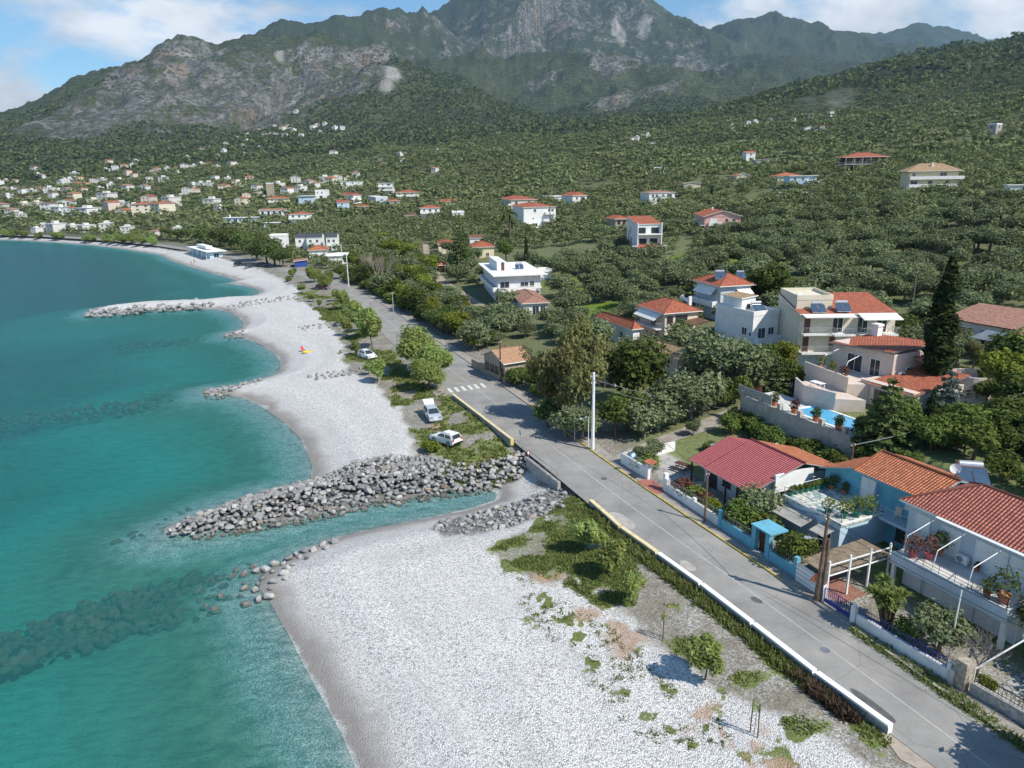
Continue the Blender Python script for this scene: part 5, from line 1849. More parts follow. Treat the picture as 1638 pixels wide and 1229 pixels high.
# ------------------------------------------------------------------ sea-side guard blocks
gb = [at(u, v, 2.5) for u, v in [(1425, 1176), (1303.6, 1087), (1203.6, 1008), (1121, 944), (1052, 894), (993, 852), (944, 808)]]
M_cast = paint('cast_concrete_block', (0.30, 0.30, 0.30), 0.9, 0.15, 2, 0.3, dirt=0.3)
M_whitewash = paint('fresh_whitewash', (0.80, 0.80, 0.79), 0.7, 0.04, 1.4, dirt=0.08)
M_yellowish = paint('yellowed_whitewash', (0.66, 0.56, 0.34), 0.8, 0.12, 1.6, dirt=0.3)
blabels = ['whitewashed guard block nearest the road bend, its end standing free', 'whitewashed guard block second from the free end of the row', 'whitewashed guard block in the middle of the roadside row',
           'whitewashed guard block just before the yellowed ones', 'yellow-stained guard block beside the white ones', 'yellow-stained guard block by the culvert bridge, overgrown']
for k in range(6):
    a, b = Vector(gb[k]), Vector(gb[k + 1])
    L = (b - a).length
    ang = math.atan2(b.y - a.y, b.x - a.x)
    root = empty('guard_block', ((a.x + b.x) / 2, (a.y + b.y) / 2, 2.5), ang, blabels[k], 'guard wall', 'guard blocks along the road')
    top = M_whitewash if k < 4 else M_yellowish
    MB().box(0, 0, -0.5, L - 0.24, 0.36, 1.0).obj('base', M_cast, root)
    w = MB()
    w.box(0, 0, 0.5, L - 0.20, 0.40, 0.14)
    w.box(-L / 2 + 0.09, 0, -0.1, 0.03, 0.38, 0.6)
    w.box(L / 2 - 0.09, 0, -0.1, 0.03, 0.38, 0.6)
    w.obj('painted_coping', top, root)
ya, yb = Vector(at(818, 709, 2.5)), Vector(at(724, 636, 2.5))
L = (yb - ya).length
root = empty('roadside_wall', ((ya + yb) / 2), math.atan2(yb.y - ya.y, yb.x - ya.x), 'long low yellow-white roadside wall behind the parked cars', 'guard wall')
MB().box(0, 0, -0.5, L, 0.30, 1.0).obj('base', M_cast, root)
MB().box(0, 0, 0.5, L, 0.36, 0.10).obj('painted_coping', M_yellowish, root)
MB().box(-L / 2 - 0.14, 0, -0.2, 0.26, 0.40, 0.85).obj('end_post', paint('yellow_paint', (0.62, 0.52, 0.16), 0.7, 0.08, 2), root)
# culvert rail
ca, cb = Vector(at(846, 735, 2.5)), Vector(at(893, 772, 2.5))
root = empty('culvert_bridge', ((ca + cb) / 2), math.atan2(cb.y - ca.y, cb.x - ca.x), 'concrete culvert side with metal handrail where the stream meets the beach', 'bridge')
L = (cb - ca).length
MB().box(0, -0.05, -2.2, L + 0.6, 0.35, 2.35).obj('wall', M_concrete, root)
rl = MB()
railing(rl, [(-L / 2, -0.05, 0.15), (L / 2, -0.05, 0.15)], 1.0, 1.2)
rl.tube((-L / 2, -0.05, 0.65), (L / 2, -0.05, 0.65), 0.022, None, 5)
rl.obj('railing', M_metal, root)


# ------------------------------------------------------------------ street-front garden walls
def wall_thing(label, parts, name='garden_wall', rail=None, railm=None, cat='wall'):
    """parts: (X0, Y0, X1, Y1, height, thickness, material) in the street frame"""
    X, Y = parts[0][0], parts[0][1]
    root, part, op = hb(name, label, X, Y, 2.6, cat)
    HOUSES.pop()
    for (x0, y0, x1, y1, h, th, m, nm) in parts:
        mb = MB()
        L, a = math.hypot(x1 - x0, y1 - y0), math.atan2(y1 - y0, x1 - x0)
        mb.box((x0 + x1) / 2, (y0 + y1) / 2, 1.9, max(L, th), th, h + 0.7, rz=a)
        part(nm, mb, m)
    if rail:
        rl = MB()
        railing(rl, rail, rail_h, 0.22, 0.014)
        part('railing', rl, railm)
    return root, part


rail_h = 0.6
wall_thing('white garden wall with thin railing in front of the wine-red roof', [(-17.7, 1.62, -9.6, 1.45, 0.95, 0.22, M_whitewall, 'wall'), (-17.7, 1.6, -17.7, 1.6, 1.5, 0.4, M_whitewall, 'pillar'), (-13.3, 1.55, -13.3, 1.55, 1.25, 0.34, M_whitewall, 'pillar')],
           rail=[(-17.4, 1.6, 3.55), (-9.7, 1.45, 3.55)], railm=M_metal)
wall_thing('white garden wall at the lane corner with bushes growing over it', [(-26.2, 1.6, -21.4, 1.7, 1.25, 0.24, M_whitewall, 'wall'), (-26.2, 1.7, -26.6, 9.0, 1.2, 0.24, M_whitewall, 'wall')], rail=[(-26.0, 1.6, 3.85), (-21.6, 1.7, 3.85)], railm=M_metal)
root, part = wall_thing('white gateway with pillars and tile-capped top', [(-21.2, 1.75, -21.2, 1.75, 2.0, 0.5, M_whitewall, 'pillar'), (-18.1, 1.7, -18.1, 1.7, 1.9, 0.4, M_whitewall, 'pillar')], 'gateway', cat='gateway')
part('cap', MB().slab([(-21.6, 1.3, 4.62), (-20.3, 1.3, 4.62), (-20.3, 2.2, 4.8), (-21.6, 2.2, 4.8)], 0.07), T_orange)
gm = MB()
railing(gm, [(-20.9, 1.9, 2.66), (-19.6, 2.7, 2.66)], 1.55, 0.16)
part('gate_leaf', gm, M_galv)
gm = MB()
railing(gm, [(-18.3, 1.9, 2.66), (-19.4, 2.8, 2.66)], 1.55, 0.16)
part('gate_leaf', gm, M_galv)
wall_thing('sky-blue front wall with white band on the side of the bungalow', [(-9.35, 1.42, -9.35, 1.42, 1.75, 0.36, M_bluewall, 'pillar'), (-9.2, 1.42, -5.1, 1.35, 0.95, 0.22, M_bluewall, 'wall')], rail=[(-9.1, 1.42, 3.55), (-5.2, 1.36, 3.55)], railm=M_metal)
wall_thing('sky-blue front wall with white band next to the white garage gate', [(-0.15, 1.25, -0.15, 1.25, 1.8, 0.36, M_bluewall, 'pillar'), (-0.3, 1.25, -3.2, 1.3, 0.95, 0.22, M_bluewall, 'wall')], rail=[(-0.4, 1.25, 3.55), (-3.1, 1.3, 3.55)], railm=M_metal)
root, part = wall_thing('blue arched entrance with flat canopy in the front wall', [(-5.0, 1.45, -5.0, 1.45, 2.2, 0.45, M_bluewall, 'pillar'), (-3.3, 1.35, -3.3, 1.35, 2.2, 0.45, M_bluewall, 'pillar')], 'entrance_gate', cat='gateway')
part('canopy', MB().box(-4.15, 2.1, 4.81, 2.3, 1.9, 0.14), M_bluewall)
part('door', MB().box(-4.15, 1.75, 2.6, 1.25, 0.06, 1.9), M_darkwood)
part('door_step', MB().box(-4.15, 1.25, 2.5, 1.3, 0.6, 0.28), M_concrete)
for (x0, x1) in ((-9.1, -5.25), (-3.0, -0.4)):
    root, part, op = hb('wall_band', 'x', (x0 + x1) / 2, 1.2, 2.6)
    HOUSES.pop()
    bpy.data.objects.remove(root)
root, part = wall_thing('white panelled sliding garage gate by the double wooden pole', [(0.15, 0.95, 2.85, 0.9, 1.6, 0.08, M_white, 'panel')], 'garage_gate', cat='gate')
gl = MB()
for k in range(4):
    gl.box(1.5, 0.905, 2.95 + k * 0.36, 2.6, 0.085, 0.025)
part('groove', gl, M_metal)['kind'] = 'stuff'
M_bg = M_bluemetal
root, part, op = hb('blue_gate', 'dark blue metal double gate beside the yucca', 4.6, 0.5, 2.6, 'gate')
HOUSES.pop()
part('pillar', MB().box(3.25, 0.45, 2.2, 0.3, 0.3, 1.9), M_whitewall)
part('pillar', MB().box(6.05, 0.45, 2.2, 0.34, 0.34, 1.75), M_whitewall)
for x0, x1 in ((3.45, 4.6), (4.65, 5.85)):
    g = MB()
    railing(g, [(x0, 0.45, 2.68), (x1, 0.45, 2.68)], 1.25, 0.15, 0.02)
    g.box((x0 + x1) / 2, 0.45, 2.8, x1 - x0, 0.03, 0.30)
    part('gate_leaf', g, M_bg)
rail_h = 0.55
wall_thing('white low garden wall with blue railing under the yucca and shrubs', [(6.3, 0.5, 12.95, 0.75, 0.85, 0.22, M_whitewall, 'wall'), (12.9, 0.8, 12.9, 0.8, 1.3, 0.26, M_whitewall, 'pillar')], rail=[(6.4, 0.55, 3.45), (12.7, 0.75, 3.45)], railm=M_bluemetal)
wall_thing('pale stone gate pillar with meter box', [(13.65, 0.95, 13.65, 0.95, 1.95, 0.75, M_stone, 'pillar'), (13.3, 0.52, 13.3, 0.52, 1.2, 0.30, M_galv, 'meter_box')], 'gate_pillar', cat='pillar')
M_drystone = paint('pale_stone_wall', (0.40, 0.385, 0.36), 0.9, 0.3, 3.5, 0.6, dirt=0.5)
rail_h = 0.65
wall_thing('pale stone garden wall topped with black iron railing', [(14.2, 1.0, 24.0, 1.9, 0.8, 0.30, M_drystone, 'wall')], rail=[(14.3, 1.05, 3.4), (24.0, 1.9, 3.4)], railm=M_black)
# stone-flagged yard beyond it
yd = MB().prism([W(X, Y)[:2] for X, Y in ((14.4, 1.4), (24, 2.2), (24, 9), (14.4, 7.5))][::-1], 2.3, 2.66)
fm_, ft_, fo_ = new_mat('flagstones')
_p = N(ft_, 'ShaderNodeNewGeometry').outputs['Position']
principled(ft_, fo_, mixc(ft_, ramp(ft_, voro(ft_, _p, 1.7, 'DISTANCE_TO_EDGE'), [(0.02, 1.0), (0.07, 0.0)]), ramp(ft_, noise(ft_, _p, 1.4, 5, 0.6), [(0.3, (0.26, 0.26, 0.25)), (0.7, (0.40, 0.40, 0.38))]), (0.10, 0.10, 0.08)), 0.9)
tag(yd.obj('yard_paving', fm_), None, None, None, 'structure')
# swing frame in that yard
x, y, _ = W(17.0, 4.2)
sw = empty('swing_frame', (x, y, 2.66), RZ + 0.3, 'rusty green metal swing frame in the flagged yard', 'swing')
for dx in (-1.3, 1.3):
    MB().path([(dx, -0.7, 0), (dx, 0, 1.9), (dx, 0.7, 0)], 0.03, 6).obj('leg', M_metal, sw)
MB().tube((-1.4, 0, 1.9), (1.4, 0, 1.9), 0.035, None, 6).obj('top_bar', M_metal, sw)


# ------------------------------------------------------------------ poles, lamps, signs, wires
def pole(name, loc, h, r, label, mat, lean=(0, 0), arms=(), lamp=None, twin=False, group=None):
    root = empty(name, loc, RZ, label, 'street lamp' if name == 'street_lamp' else 'pole', group)
    top = (lean[0], lean[1], h)
    MB().path([(0, 0, -0.5), top], [r * 1.15, r * 0.75], 9).obj('shaft', mat, root)
    if twin:
        MB().path([(0.28, 0.25, -0.5), (lean[0] + 0.12, lean[1] + 0.2, h * 0.72)], [r, r * 0.8], 8).obj('stub_pole', mat, root)
    for z, w in arms:
        mb = MB().box(lean[0] * z / h, lean[1] * z / h, z, 0.08, w, 0.08)
        o = mb.obj('crossarm', M_wood if mat == M_wood else M_galv, root)
        for dy in (-w / 2 + .06, 0, w / 2 - .06):
            MB().lathe([(0.035, 0), (0.05, 0.06), (0.035, 0.1), (0.02, 0.14)], 8).obj('insulator', M_whitewall, o, loc=(lean[0] * z / h, lean[1] * z / h + dy, z + 0.08))
    if lamp:
        z, reach, a = lamp
        d = Vector((math.cos(a), math.sin(a), 0))
        b = Vector((lean[0] * z / h, lean[1] * z / h, z))
        o = MB().path([b, b + d * reach * 0.3 + Vector((0, 0, .12)), b + d * reach + Vector((0, 0, 0.10))], 0.03, 6).obj('arm', M_galv, root)
        e = b + d * reach
        m = MB()
        m.box(e.x + d.x * .25, e.y + d.y * .25, e.z + 0.02, 0.55, 0.22, 0.12, rz=a, top=0.7)
        m.obj('lamp_head', M_galv, o)
    return root


def P3(u, v, z=2.6):
    return at(u, v, z)


pole('utility_pole', P3(1305, 962, 2.6), 7.2, 0.15, 'dark double wooden pole with lamp arm beside the garage gate', M_wood, (0.15, 0.1), ((6.7, 0.5),), (5.0, 0.9, -2.4), True)
pole('utility_pole', P3(1127, 836, 2.6), 4.9, 0.11, 'plain wooden pole behind the white garden wall', M_wood, (-0.1, 0.1), ((4.6, 0.4),))
pole('utility_pole', P3(948, 720, 2.55), 9.4, 0.19, 'tall thick white concrete pole at the lane corner', M_whitewall, (0, 0), ((8.9, 0.9), (8.1, 0.7)))
pole('street_lamp', P3(941, 714, 2.6), 3.6, 0.045, 'short thin white street lamp next to the tall white pole', M_white, (0, 0), (), (3.55, 0.75, -1.57))
pole('street_lamp', P3(919, 706, 2.6), 3.4, 0.05, 'thin grey post among the pavement trees', M_galv, (0, 0), ())
pole('utility_pole', P3(801, 611, 2.6), 6.6, 0.12, 'dark rusty pole in front of the peach tiled cottage', M_darkwood, (0, 0), ((6.3, 0.5),))
sx_, sy_, _ = W(-9.2, 16.8)
pole('utility_pole', (sx_, sy_, 2.6), 5.6, 0.13, 'weathered wooden pole behind the bungalow roof', M_wood, (0.05, 0), ((5.3, 0.6),), None, True)
for (u, v, h, r, lab, mt) in ((558, 459, 10, 0.14, 'white lamp pole at the bend of the coast road', M_whitewall), (652, 500, 7, 0.10, 'thin wooden pole rising from the roadside hedge', M_wood), (630, 512, 6.5, 0.10, 'leaning grey pole by the roadside hedge', M_galv),
                              (735, 452, 8, 0.11, 'wooden pole beside the sandy lane', M_wood), (706, 372, 10, 0.12, 'tall thin pole above the sandy lane', M_wood), (723, 362, 11, 0.13, 'tall wooden pole near the old tiled house', M_wood),
                              (880, 385, 14, 0.16, 'tall dark pole standing before the big white house', M_darkwood), (1005, 412, 9, 0.12, 'dark pole left of the unfinished house', M_darkwood), (1456, 520, 9, 0.14, 'leaning wooden pole between apartment block and villa', M_wood),
                              (1122, 425, 8, 0.1, 'thin pole at the edge of the olive grove', M_wood), (548, 425, 8, 0.12, 'slim white pole by the flat-roofed white house', M_whitewall), (448, 425, 11, 0.14, 'dark pole near the beach pines', M_wood)):
    p = hit(u, v)
    pole('utility_pole', p, h, r, lab, mt, (random.uniform(-.2, .2), 0), ((h - .4, 0.8),), (h - 1.2, 1.2, -2.0) if 'lamp' in lab else None)
# bent lamp pipe at the lower right
a, b = Vector(W(13.9, 1.6, 2.7)), Vector(W(15.6, 6.8, 7.3))
root = empty('street_lamp', a, 0, 'leaning white pipe lamp rising over the flagged yard', 'street lamp')
MB().path([(0, 0, 0), (0, 0, 1.2), tuple(b - a)], 0.055, 7).obj('shaft', M_white, root)
e = b - a
MB().box(e.x + .2, e.y + .2, e.z - 0.05, 0.6, 0.25, 0.14, rz=0.9).obj('lamp_head', M_galv, root)
a = Vector(W(11.6, 2.6, 2.6))
pole('utility_pole', a, 5.2, 0.05, 'thin white post among the shrubs by the bare tree', M_white, (0.1, 0))


def wire(pts, label, r=0.016, sag=0.4, mat=M_black):
    mb = MB()
    for a, b in zip(pts[:-1], pts[1:]):
        a, b = Vector(a), Vector(b)
        q = [a.lerp(b, i / 12) - Vector((0, 0, sag * 4 * (i / 12) * (1 - i / 12))) for i in range(13)]
        mb.path(q, r, 4)
    o = mb.obj('cable', mat)
    tag(o, label, 'cable')
    return o


t1, t2 = Vector(P3(1305, 962, 2.6)) + Vector((0, 0.1, 6.9)), Vector(P3(1127, 836, 2.6)) + Vector((0, 0, 4.7))
t3 = Vector(P3(948, 720, 2.55)) + Vector((0, 0, 8.6))
wire([t1, t2], 'black cable between the double pole and the plain pole', 0.022)
wire([t2, t3], 'cable from the plain pole up to the tall white pole', 0.018)
wire([t1, Vector(W(22, 2.0, 9.0))], 'cable from the double pole passing the balcony house', 0.022)
wire([t1 - Vector((0, 0, 0.5)), Vector(W(22, 3.2, 7.6))], 'lower cable passing in front of the balcony house', 0.018)
wire([Vector((sx_, sy_, 8.0)), Vector(far(1700, 600, 95))], 'thick pale cable climbing from the weathered pole across the trees', 0.035, 0.9, M_galv)
wire([t3, Vector(far(1240, 660, 100))], 'cable running inland from the tall white pole', 0.018, 0.8, M_galv)
wire([t3 - Vector((0, 0, .8)), Vector(far(1240, 672, 99))], 'lower cable running inland from the tall white pole', 0.018, 0.8, M_galv)


def sign(loc, rz, label, shape, colr, h):
    root = empty('road_sign', loc, rz, label, 'road sign')
    MB().path([(0, 0, -0.2), (0, 0, h + 0.3)], 0.03, 6).obj('post', M_galv, root)
    if shape == 'tri':
        m = MB()
        for s_, mt_, y in ((0.46, 0, -0.04), (0.33, 1, -0.052)):
            m.prism([(0, 0), (0, 0)], 0, 0) if False else None
            P = [(-s_, y, h - s_ * 0.58), (s_, y, h - s_ * 0.58), (0, y, h + s_ * 1.16)]
            m.face(P, mt_)
            m.face([(p[0], y + 0.02, p[2]) for p in reversed(P)], mt_)
        m.box(0, -0.06, h - 0.05, 0.05, 0.01, 0.26, 2)
        m.obj('plate', [paint('sign_red', (0.75, 0.10, 0.03), 0.5, 0.05), paint('sign_orange', (0.80, 0.33, 0.12), 0.5, 0.05), M_black], root)
    else:
        m = MB()
        m.lathe([(0.0, 0), (0.32, 0), (0.32, 0.02), (0.0, 0.02)], 20, 0)
        m.lathe([(0.0, 0.022), (0.20, 0.022)], 20, 1)
        o = m.obj('plate', [colr, M_white], root, loc=(0, -0.06, h))
        o.rotation_euler.x = R(90)
    return root


x, y, _ = W(2.6, 0.35)
sign((x, y, 2.6), RZ + 0.35, 'small orange warning triangle fixed by the double pole', 'tri', None, 1.6)
x, y, _ = W(-23.6, 1.35)
sign((x, y, 2.66), RZ + 1.5, 'round pale blue sign before the white lane-corner wall', 'round', paint('sign_blue', (0.12, 0.42, 0.68), 0.5, 0.05), 1.9)
sign(at(845, 738, 2.5), RZ + 1.57, 'small red-topped post at the culvert rail', 'round', paint('sign_red2', (0.6, 0.08, 0.05), 0.5), 1.3).scale = (.45, .45, .8)
sign(at(833, 707, 2.55), RZ, 'little blue round sign on the road edge by the yellow wall', 'round', paint('sign_blue2', (0.20, 0.42, 0.55), 0.5), 1.2)


# ------------------------------------------------------------------ cars
def car(label, loc, rz, colr, L=4.2, Wd=1.78, H=1.52, suv=True, hatch_open=False):
    body = paint('car_paint_%d' % (len(_mats)), colr, 0.25, 0.03, 1, spec=0.6)
    root = empty('parked_car', loc, rz, label, 'car', 'cars parked by the beach')
    # side profiles: (x, z) lower body and greenhouse; x forward
    low = [(-L / 2, .42), (-L / 2 + .05, .72), (-L / 2 + .10, .92), (L / 2 - 1.15, .92), (L / 2 - .35, .80), (L / 2 - .04, .62), (L / 2, .38), (L / 2 - .1, .24), (-L / 2 + .1, .26)]
    mb = MB()
    hw = Wd / 2
    n = len(low)
    ins = [0.05 if z > .7 else 0.0 for x, z in low]
    for i in range(n):
        j = (i + 1) % n
        mb.face([(low[i][0], -hw + ins[i], low[i][1]), (low[j][0], -hw + ins[j], low[j][1]), (low[j][0], hw - ins[j], low[j][1]), (low[i][0], hw - ins[i], low[i][1])])
    for s in (-1, 1):
        q = [(x, s * (hw - k), z) for (x, z), k in zip(low, ins)]
        mb.face(q if s > 0 else q[::-1])
    # wheel arches
    for x in (-L / 2 + .82, L / 2 - .85):
        for s in (-1, 1):
            m2 = MB()
    mb.obj('body', body, root)
    cab = [(-L / 2 + .12, .92), (-L / 2 + .38, H - .06), (-L / 2 + .75, H), (L / 2 - 2.05, H - .02), (L / 2 - 1.1, .92)]
    gm_ = MB()
    nn = len(cab)
    wb, wt_ = hw - .06, hw - .24

    def wid(z):
        return wb + (wt_ - wb) * (z - .92) / (H - .92)
    for i in range(nn - 1):
        a, b = cab[i], cab[i + 1]
        gm_.face([(a[0], -wid(a[1]), a[1]), (b[0], -wid(b[1]), b[1]), (b[0], wid(b[1]), b[1]), (a[0], wid(a[1]), a[1])])
    for s in (-1, 1):
        q = [(x, s * wid(z), z) for x, z in cab]
        gm_.face(q if s > 0 else q[::-1])
    roof = gm_.obj('cabin', body, root)
    wn = MB()

    def inset(P, k, off):
        c = sum((Vector(p) for p in P), Vector()) / len(P)
        nn_ = (Vector(P[1]) - Vector(P[0])).cross(Vector(P[2]) - Vector(P[0])).normalized()
        if nn_.dot(c - Vector((0, 0, 0.9))) < 0:
            nn_ = -nn_
        return [tuple(Vector(p).lerp(c, k) + nn_ * off) for p in P]
    ws = [(cab[3][0], -wid(cab[3][1]), cab[3][1]), (cab[3][0], wid(cab[3][1]), cab[3][1]), (cab[4][0], wid(.92), .92), (cab[4][0], -wid(.92), .92)]
    MB_ = MB()
    MB_.face(inset(ws, 0.10, 0.012))
    MB_.obj('windscreen', M_glass, root)
    rw_ = [(cab[0][0], -wid(.92), .92), (cab[0][0], wid(.92), .92), (cab[1][0], wid(cab[1][1]), cab[1][1]), (cab[1][0], -wid(cab[1][1]), cab[1][1])]
    if not hatch_open:
        MB_ = MB()
        MB_.face(inset(rw_, 0.10, 0.012))
        MB_.obj('rear_window', M_glass, root)
    zt = H - .14
    for s in (-1, 1):
        for x0, x1, x2, x3 in ((-L / 2 + .42, -L / 2 + 1.45, -L / 2 + 1.45, -L / 2 + .62), (-L / 2 + 1.55, L / 2 - 1.32, L / 2 - 2.08, -L / 2 + 1.55)):
            P = [(x0, s * (wid(.98) + .01), .98), (x1, s * (wid(.98) + .01), .98), (x2, s * (wid(zt) + .01), zt), (x3, s * (wid(zt) + .01), zt)]
            m = MB()
            m.face(P if s < 0 else P[::-1])
            m.obj('side_window', M_glass, root)
    for x in (-L / 2 + .82, L / 2 - .85):
        for s in (-1, 1):
            t = MB().tube((0, -.11, 0), (0, .11, 0), 0.335, None, 20).obj('wheel', M_black, root, loc=(x, s * (hw - .09), .335))
            MB().tube((0, -.12, 0), (0, .12, 0), 0.21, None, 14).obj('rim', M_galv, t)
    for s in (-1, 1):
        MB().box(L / 2 - .16, s * (hw - .30), .62, .26, .40, .16).obj('headlight', M_tank, root)
        MB().box(-L / 2 + .07, s * (hw - .20), .72, .10, .26, .24).obj('tail_light', M_redplastic, root)
        MB().box(L / 2 - 1.45, s * (hw + .08), .92, .12, .20, .13).obj('mirror', body, root)
    MB().box(-L / 2 + .02, 0, .30, .10, Wd - .2, .22).obj('bumper', M_black if suv else body, root)
    MB().box(L / 2 - .03, 0, .28, .10, Wd - .25, .18).obj('bumper', M_black if suv else body, root)
    MB().box(-L / 2 - .01, 0, .62, .03, .50, .11).obj('number_plate', M_white, root)
    MB().box(L / 2 + .0, 0, .42, .06, .50, .11).obj('number_plate', M_white, root)
    if suv:
        for s in (-1, 1):
            MB().tube((-L / 2 + .7, s * (wt_ - .06), H + .05), (L / 2 - 2.1, s * (wt_ - .06), H + .03), .025, None, 5).obj('roof_rail', M_black, root)
    if hatch_open:
        m = MB()
        m.slab([(-L / 2 + .40, -wid(H) - .02, H), (-L / 2 + .40, wid(H) + .02, H), (-L / 2 - .65, wid(1.2), H + .42), (-L / 2 - .65, -wid(1.2), H + .42)], 0.06)
        m.obj('tailgate', paint('white_tailgate', (0.75, 0.75, 0.75), 0.4), root)
    return root


def ang_to(p, q):
    return math.atan2(q[1] - p[1], q[0] - p[0])


p, q = at(700, 695, 2.5), at(727, 704, 2.5)
c0 = at(713, 700, 2.5)
car('white compact car with roof rails parked on the grass', (c0[0], c0[1], zat(c0[0], c0[1]) + 0.02), RZ + math.pi + 0.45, (0.80, 0.80, 0.80))
c0 = at(692, 664, 2.5)
car('silver car with its tailgate open, parked facing the white car', (c0[0], c0[1], zat(c0[0], c0[1]) + 0.02), RZ - 0.10, (0.40, 0.45, 0.50), 4.5, 1.8, 1.46, False, True)
for (u, v, dr, colr, lab) in ((516, 463, 0.7, (0.07, 0.015, 0.02), 'dark maroon car in the shade of the tamarisks by the road bend'), (588, 573, 0.3, (0.78, 0.78, 0.78), 'white car half hidden behind the young roadside tamarisks'),
                              (383, 425, 0.9, (0.03, 0.03, 0.035), 'black car near the beach cafe'), (401, 428, 1.6, (0.03, 0.035, 0.05), 'dark blue car seen end-on under the beach pines'),
                              (420, 426, 0.9, (0.10, 0.10, 0.11), 'dark grey van-like car under the beach pines')):
    c0 = hit(u, v)
    car(lab, (c0[0], c0[1], c0[2] + 0.02), RZ + dr, colr)


# ------------------------------------------------------------------ boulders
def rock_mesh(seed, squash=(1, 0.85, 0.72)):
    import bmesh
    g = random.Random(seed)
    bm = bmesh.new()
    for i in range(17):
        v = Vector((g.gauss(0, 1), g.gauss(0, 1), g.gauss(0, 1))).normalized() * g.uniform(0.82, 1.08)
        bm.verts.new((v.x * 0.5 * squash[0], v.y * 0.5 * squash[1], v.z * 0.5 * squash[2]))
    bmesh.ops.convex_hull(bm, input=bm.verts)
    bmesh.ops.delete(bm, geom=[v for v in bm.verts if not v.link_faces], context='VERTS')
    bmesh.ops.bevel(bm, geom=list(bm.edges), offset=0.035, segments=1, affect='EDGES', profile=0.6)
    me = bpy.data.meshes.new('boulder')
    bm.to_mesh(me)
    bm.free()
    return me


def rock_mat(name, lo, hi):
    m, t, out = new_mat(name)
    tcn, oi = N(t, 'ShaderNodeTexCoord'), N(t, 'ShaderNodeObjectInfo')
    n = noise(t, tcn.outputs['Object'], 2.6, 7, 0.7, 0.3)
    geo = N(t, 'ShaderNodeNewGeometry')
    sp = N(t, 'ShaderNodeSeparateXYZ')
    t.links.new(geo.outputs['Position'], sp.inputs[0])
    c = ramp(t, mth(t, 'ADD', mth(t, 'MULTIPLY', n, 0.6), mth(t, 'MULTIPLY', oi.outputs['Random'], 0.4)), [(0.25, lo), (0.75, hi)])
    c = mixc(t, ramp(t, mth(t, 'MULTIPLY', noise(t, tcn.outputs['Object'], 1.1, 3, 0.6), 1.0), [(0.60, 0.0), (0.75, 0.5)]), c, (0.30, 0.23, 0.17))
    # dark wet foot at the water line
    c = mixc(t, ramp(t, sp.outputs[2], [(0.10, 0.8), (0.38, 0.0)]), c, (0.075, 0.062, 0.045))
    principled(t, out, c, 0.85, n, 0.6, 0.05, 0.25)
    return m


MR = [rock_mat('grey_rock', (0.20, 0.203, 0.205), (0.40, 0.395, 0.385)), rock_mat('pale_rock', (0.27, 0.266, 0.258), (0.47, 0.46, 0.445)), rock_mat('tan_rock', (0.20, 0.165, 0.13), (0.42, 0.36, 0.29)), rock_mat('dark_rock', (0.12, 0.125, 0.13), (0.27, 0.273, 0.276))]
ROCKS = []
for i in range(12):
    me = rock_mesh(900 + i, (1, random.uniform(.7, .95), random.uniform(.6, .8)))
    me.materials.append(MR[(0, 0, 1, 3, 0, 1, 2, 0, 1, 3, 0, 1)[i]])
    ROCKS.append(me)


def in_poly(pts, n, seed, gap):
    """well-spaced random places inside a plan polygon"""
    g = np.random.default_rng(seed)
    P = np.array(pts)
    lo, hi = P.min(0), P.max(0)
    out = []
    for _ in range(n * 40):
        x, y = lo + (hi - lo) * g.random(2)
        if inside(np.array([x]), np.array([y]), pts)[0] and all((x - a) ** 2 + (y - b) ** 2 > gap * gap for a, b in out):
            out.append((x, y))
            if len(out) >= n:
                break
    return out


def boulders(pts_px, n, seed, gap, smin, smax, label, group, layers=0.0, cline=None, hz=0.6, z=0.6):
    pts = plan(pts_px, z)
    g = random.Random(seed)
    L = in_poly(pts, n, seed, gap)
    for k, (x, y) in enumerate(L):
        s = g.uniform(smin, smax)
        d = 99.0
        zz = zat(x, y)
        if cline is not None:
            dd, _ = seg_dist(np.array([x]), np.array([y]), cline)
            zz = max(zz, -0.15) + hz * max(0.0, 1 - dd[0] / 3.0)
        o = link_mesh('boulder', g.choice(ROCKS))
        o.location = (x, y, zz + s * 0.18)
        o.scale = (s, s * g.uniform(.85, 1.1), s * g.uniform(.8, 1.05))
        o.rotation_euler = (g.uniform(-.3, .3), g.uniform(-.3, .3), g.uniform(0, 6.28))
        tag(o, label, 'boulder', group)


G2P = [(262, 853), (300, 826), (345, 806), (420, 780), (497, 763), (560, 750), (620, 741), (690, 742), (750, 752), (800, 748), (835, 738), (850, 752), (830, 768), (800, 775), (760, 783), (700, 791), (600, 804), (500, 826), (400, 843), (320, 856)]
G2C = plan([(290, 842), (420, 812), (560, 782), (690, 768), (845, 752)], 0.8)
boulders(G2P, 235, 3, 0.55, 0.60, 1.10, 'angular grey boulder in the big breakwater beside the stream mouth', 'boulders of the big breakwater', 0, G2C, 0.75)
boulders([(690, 846), (700, 828), (760, 812), (795, 803), (850, 795), (893, 782), (905, 800), (900, 828), (850, 838), (800, 852), (760, 856), (720, 860)], 62, 5, 0.62, 0.5, 0.95, 'grey boulder in the short bank south of the stream', 'boulders of the stream bank', z=1.2)
boulders([(240, 968), (300, 940), (345, 918), (405, 893), (455, 893), (540, 862), (548, 872), (470, 915), (432, 962), (412, 962), (345, 975), (280, 985)], 48, 7, 0.75, 0.55, 1.2, 'dark wet boulder in the half sunken groyne nearest the drone', 'boulders of the sunken groyne', z=0.2)


MR.append(rock_mat('weedy_rock', (0.10, 0.11, 0.07), (0.32, 0.31, 0.23)))


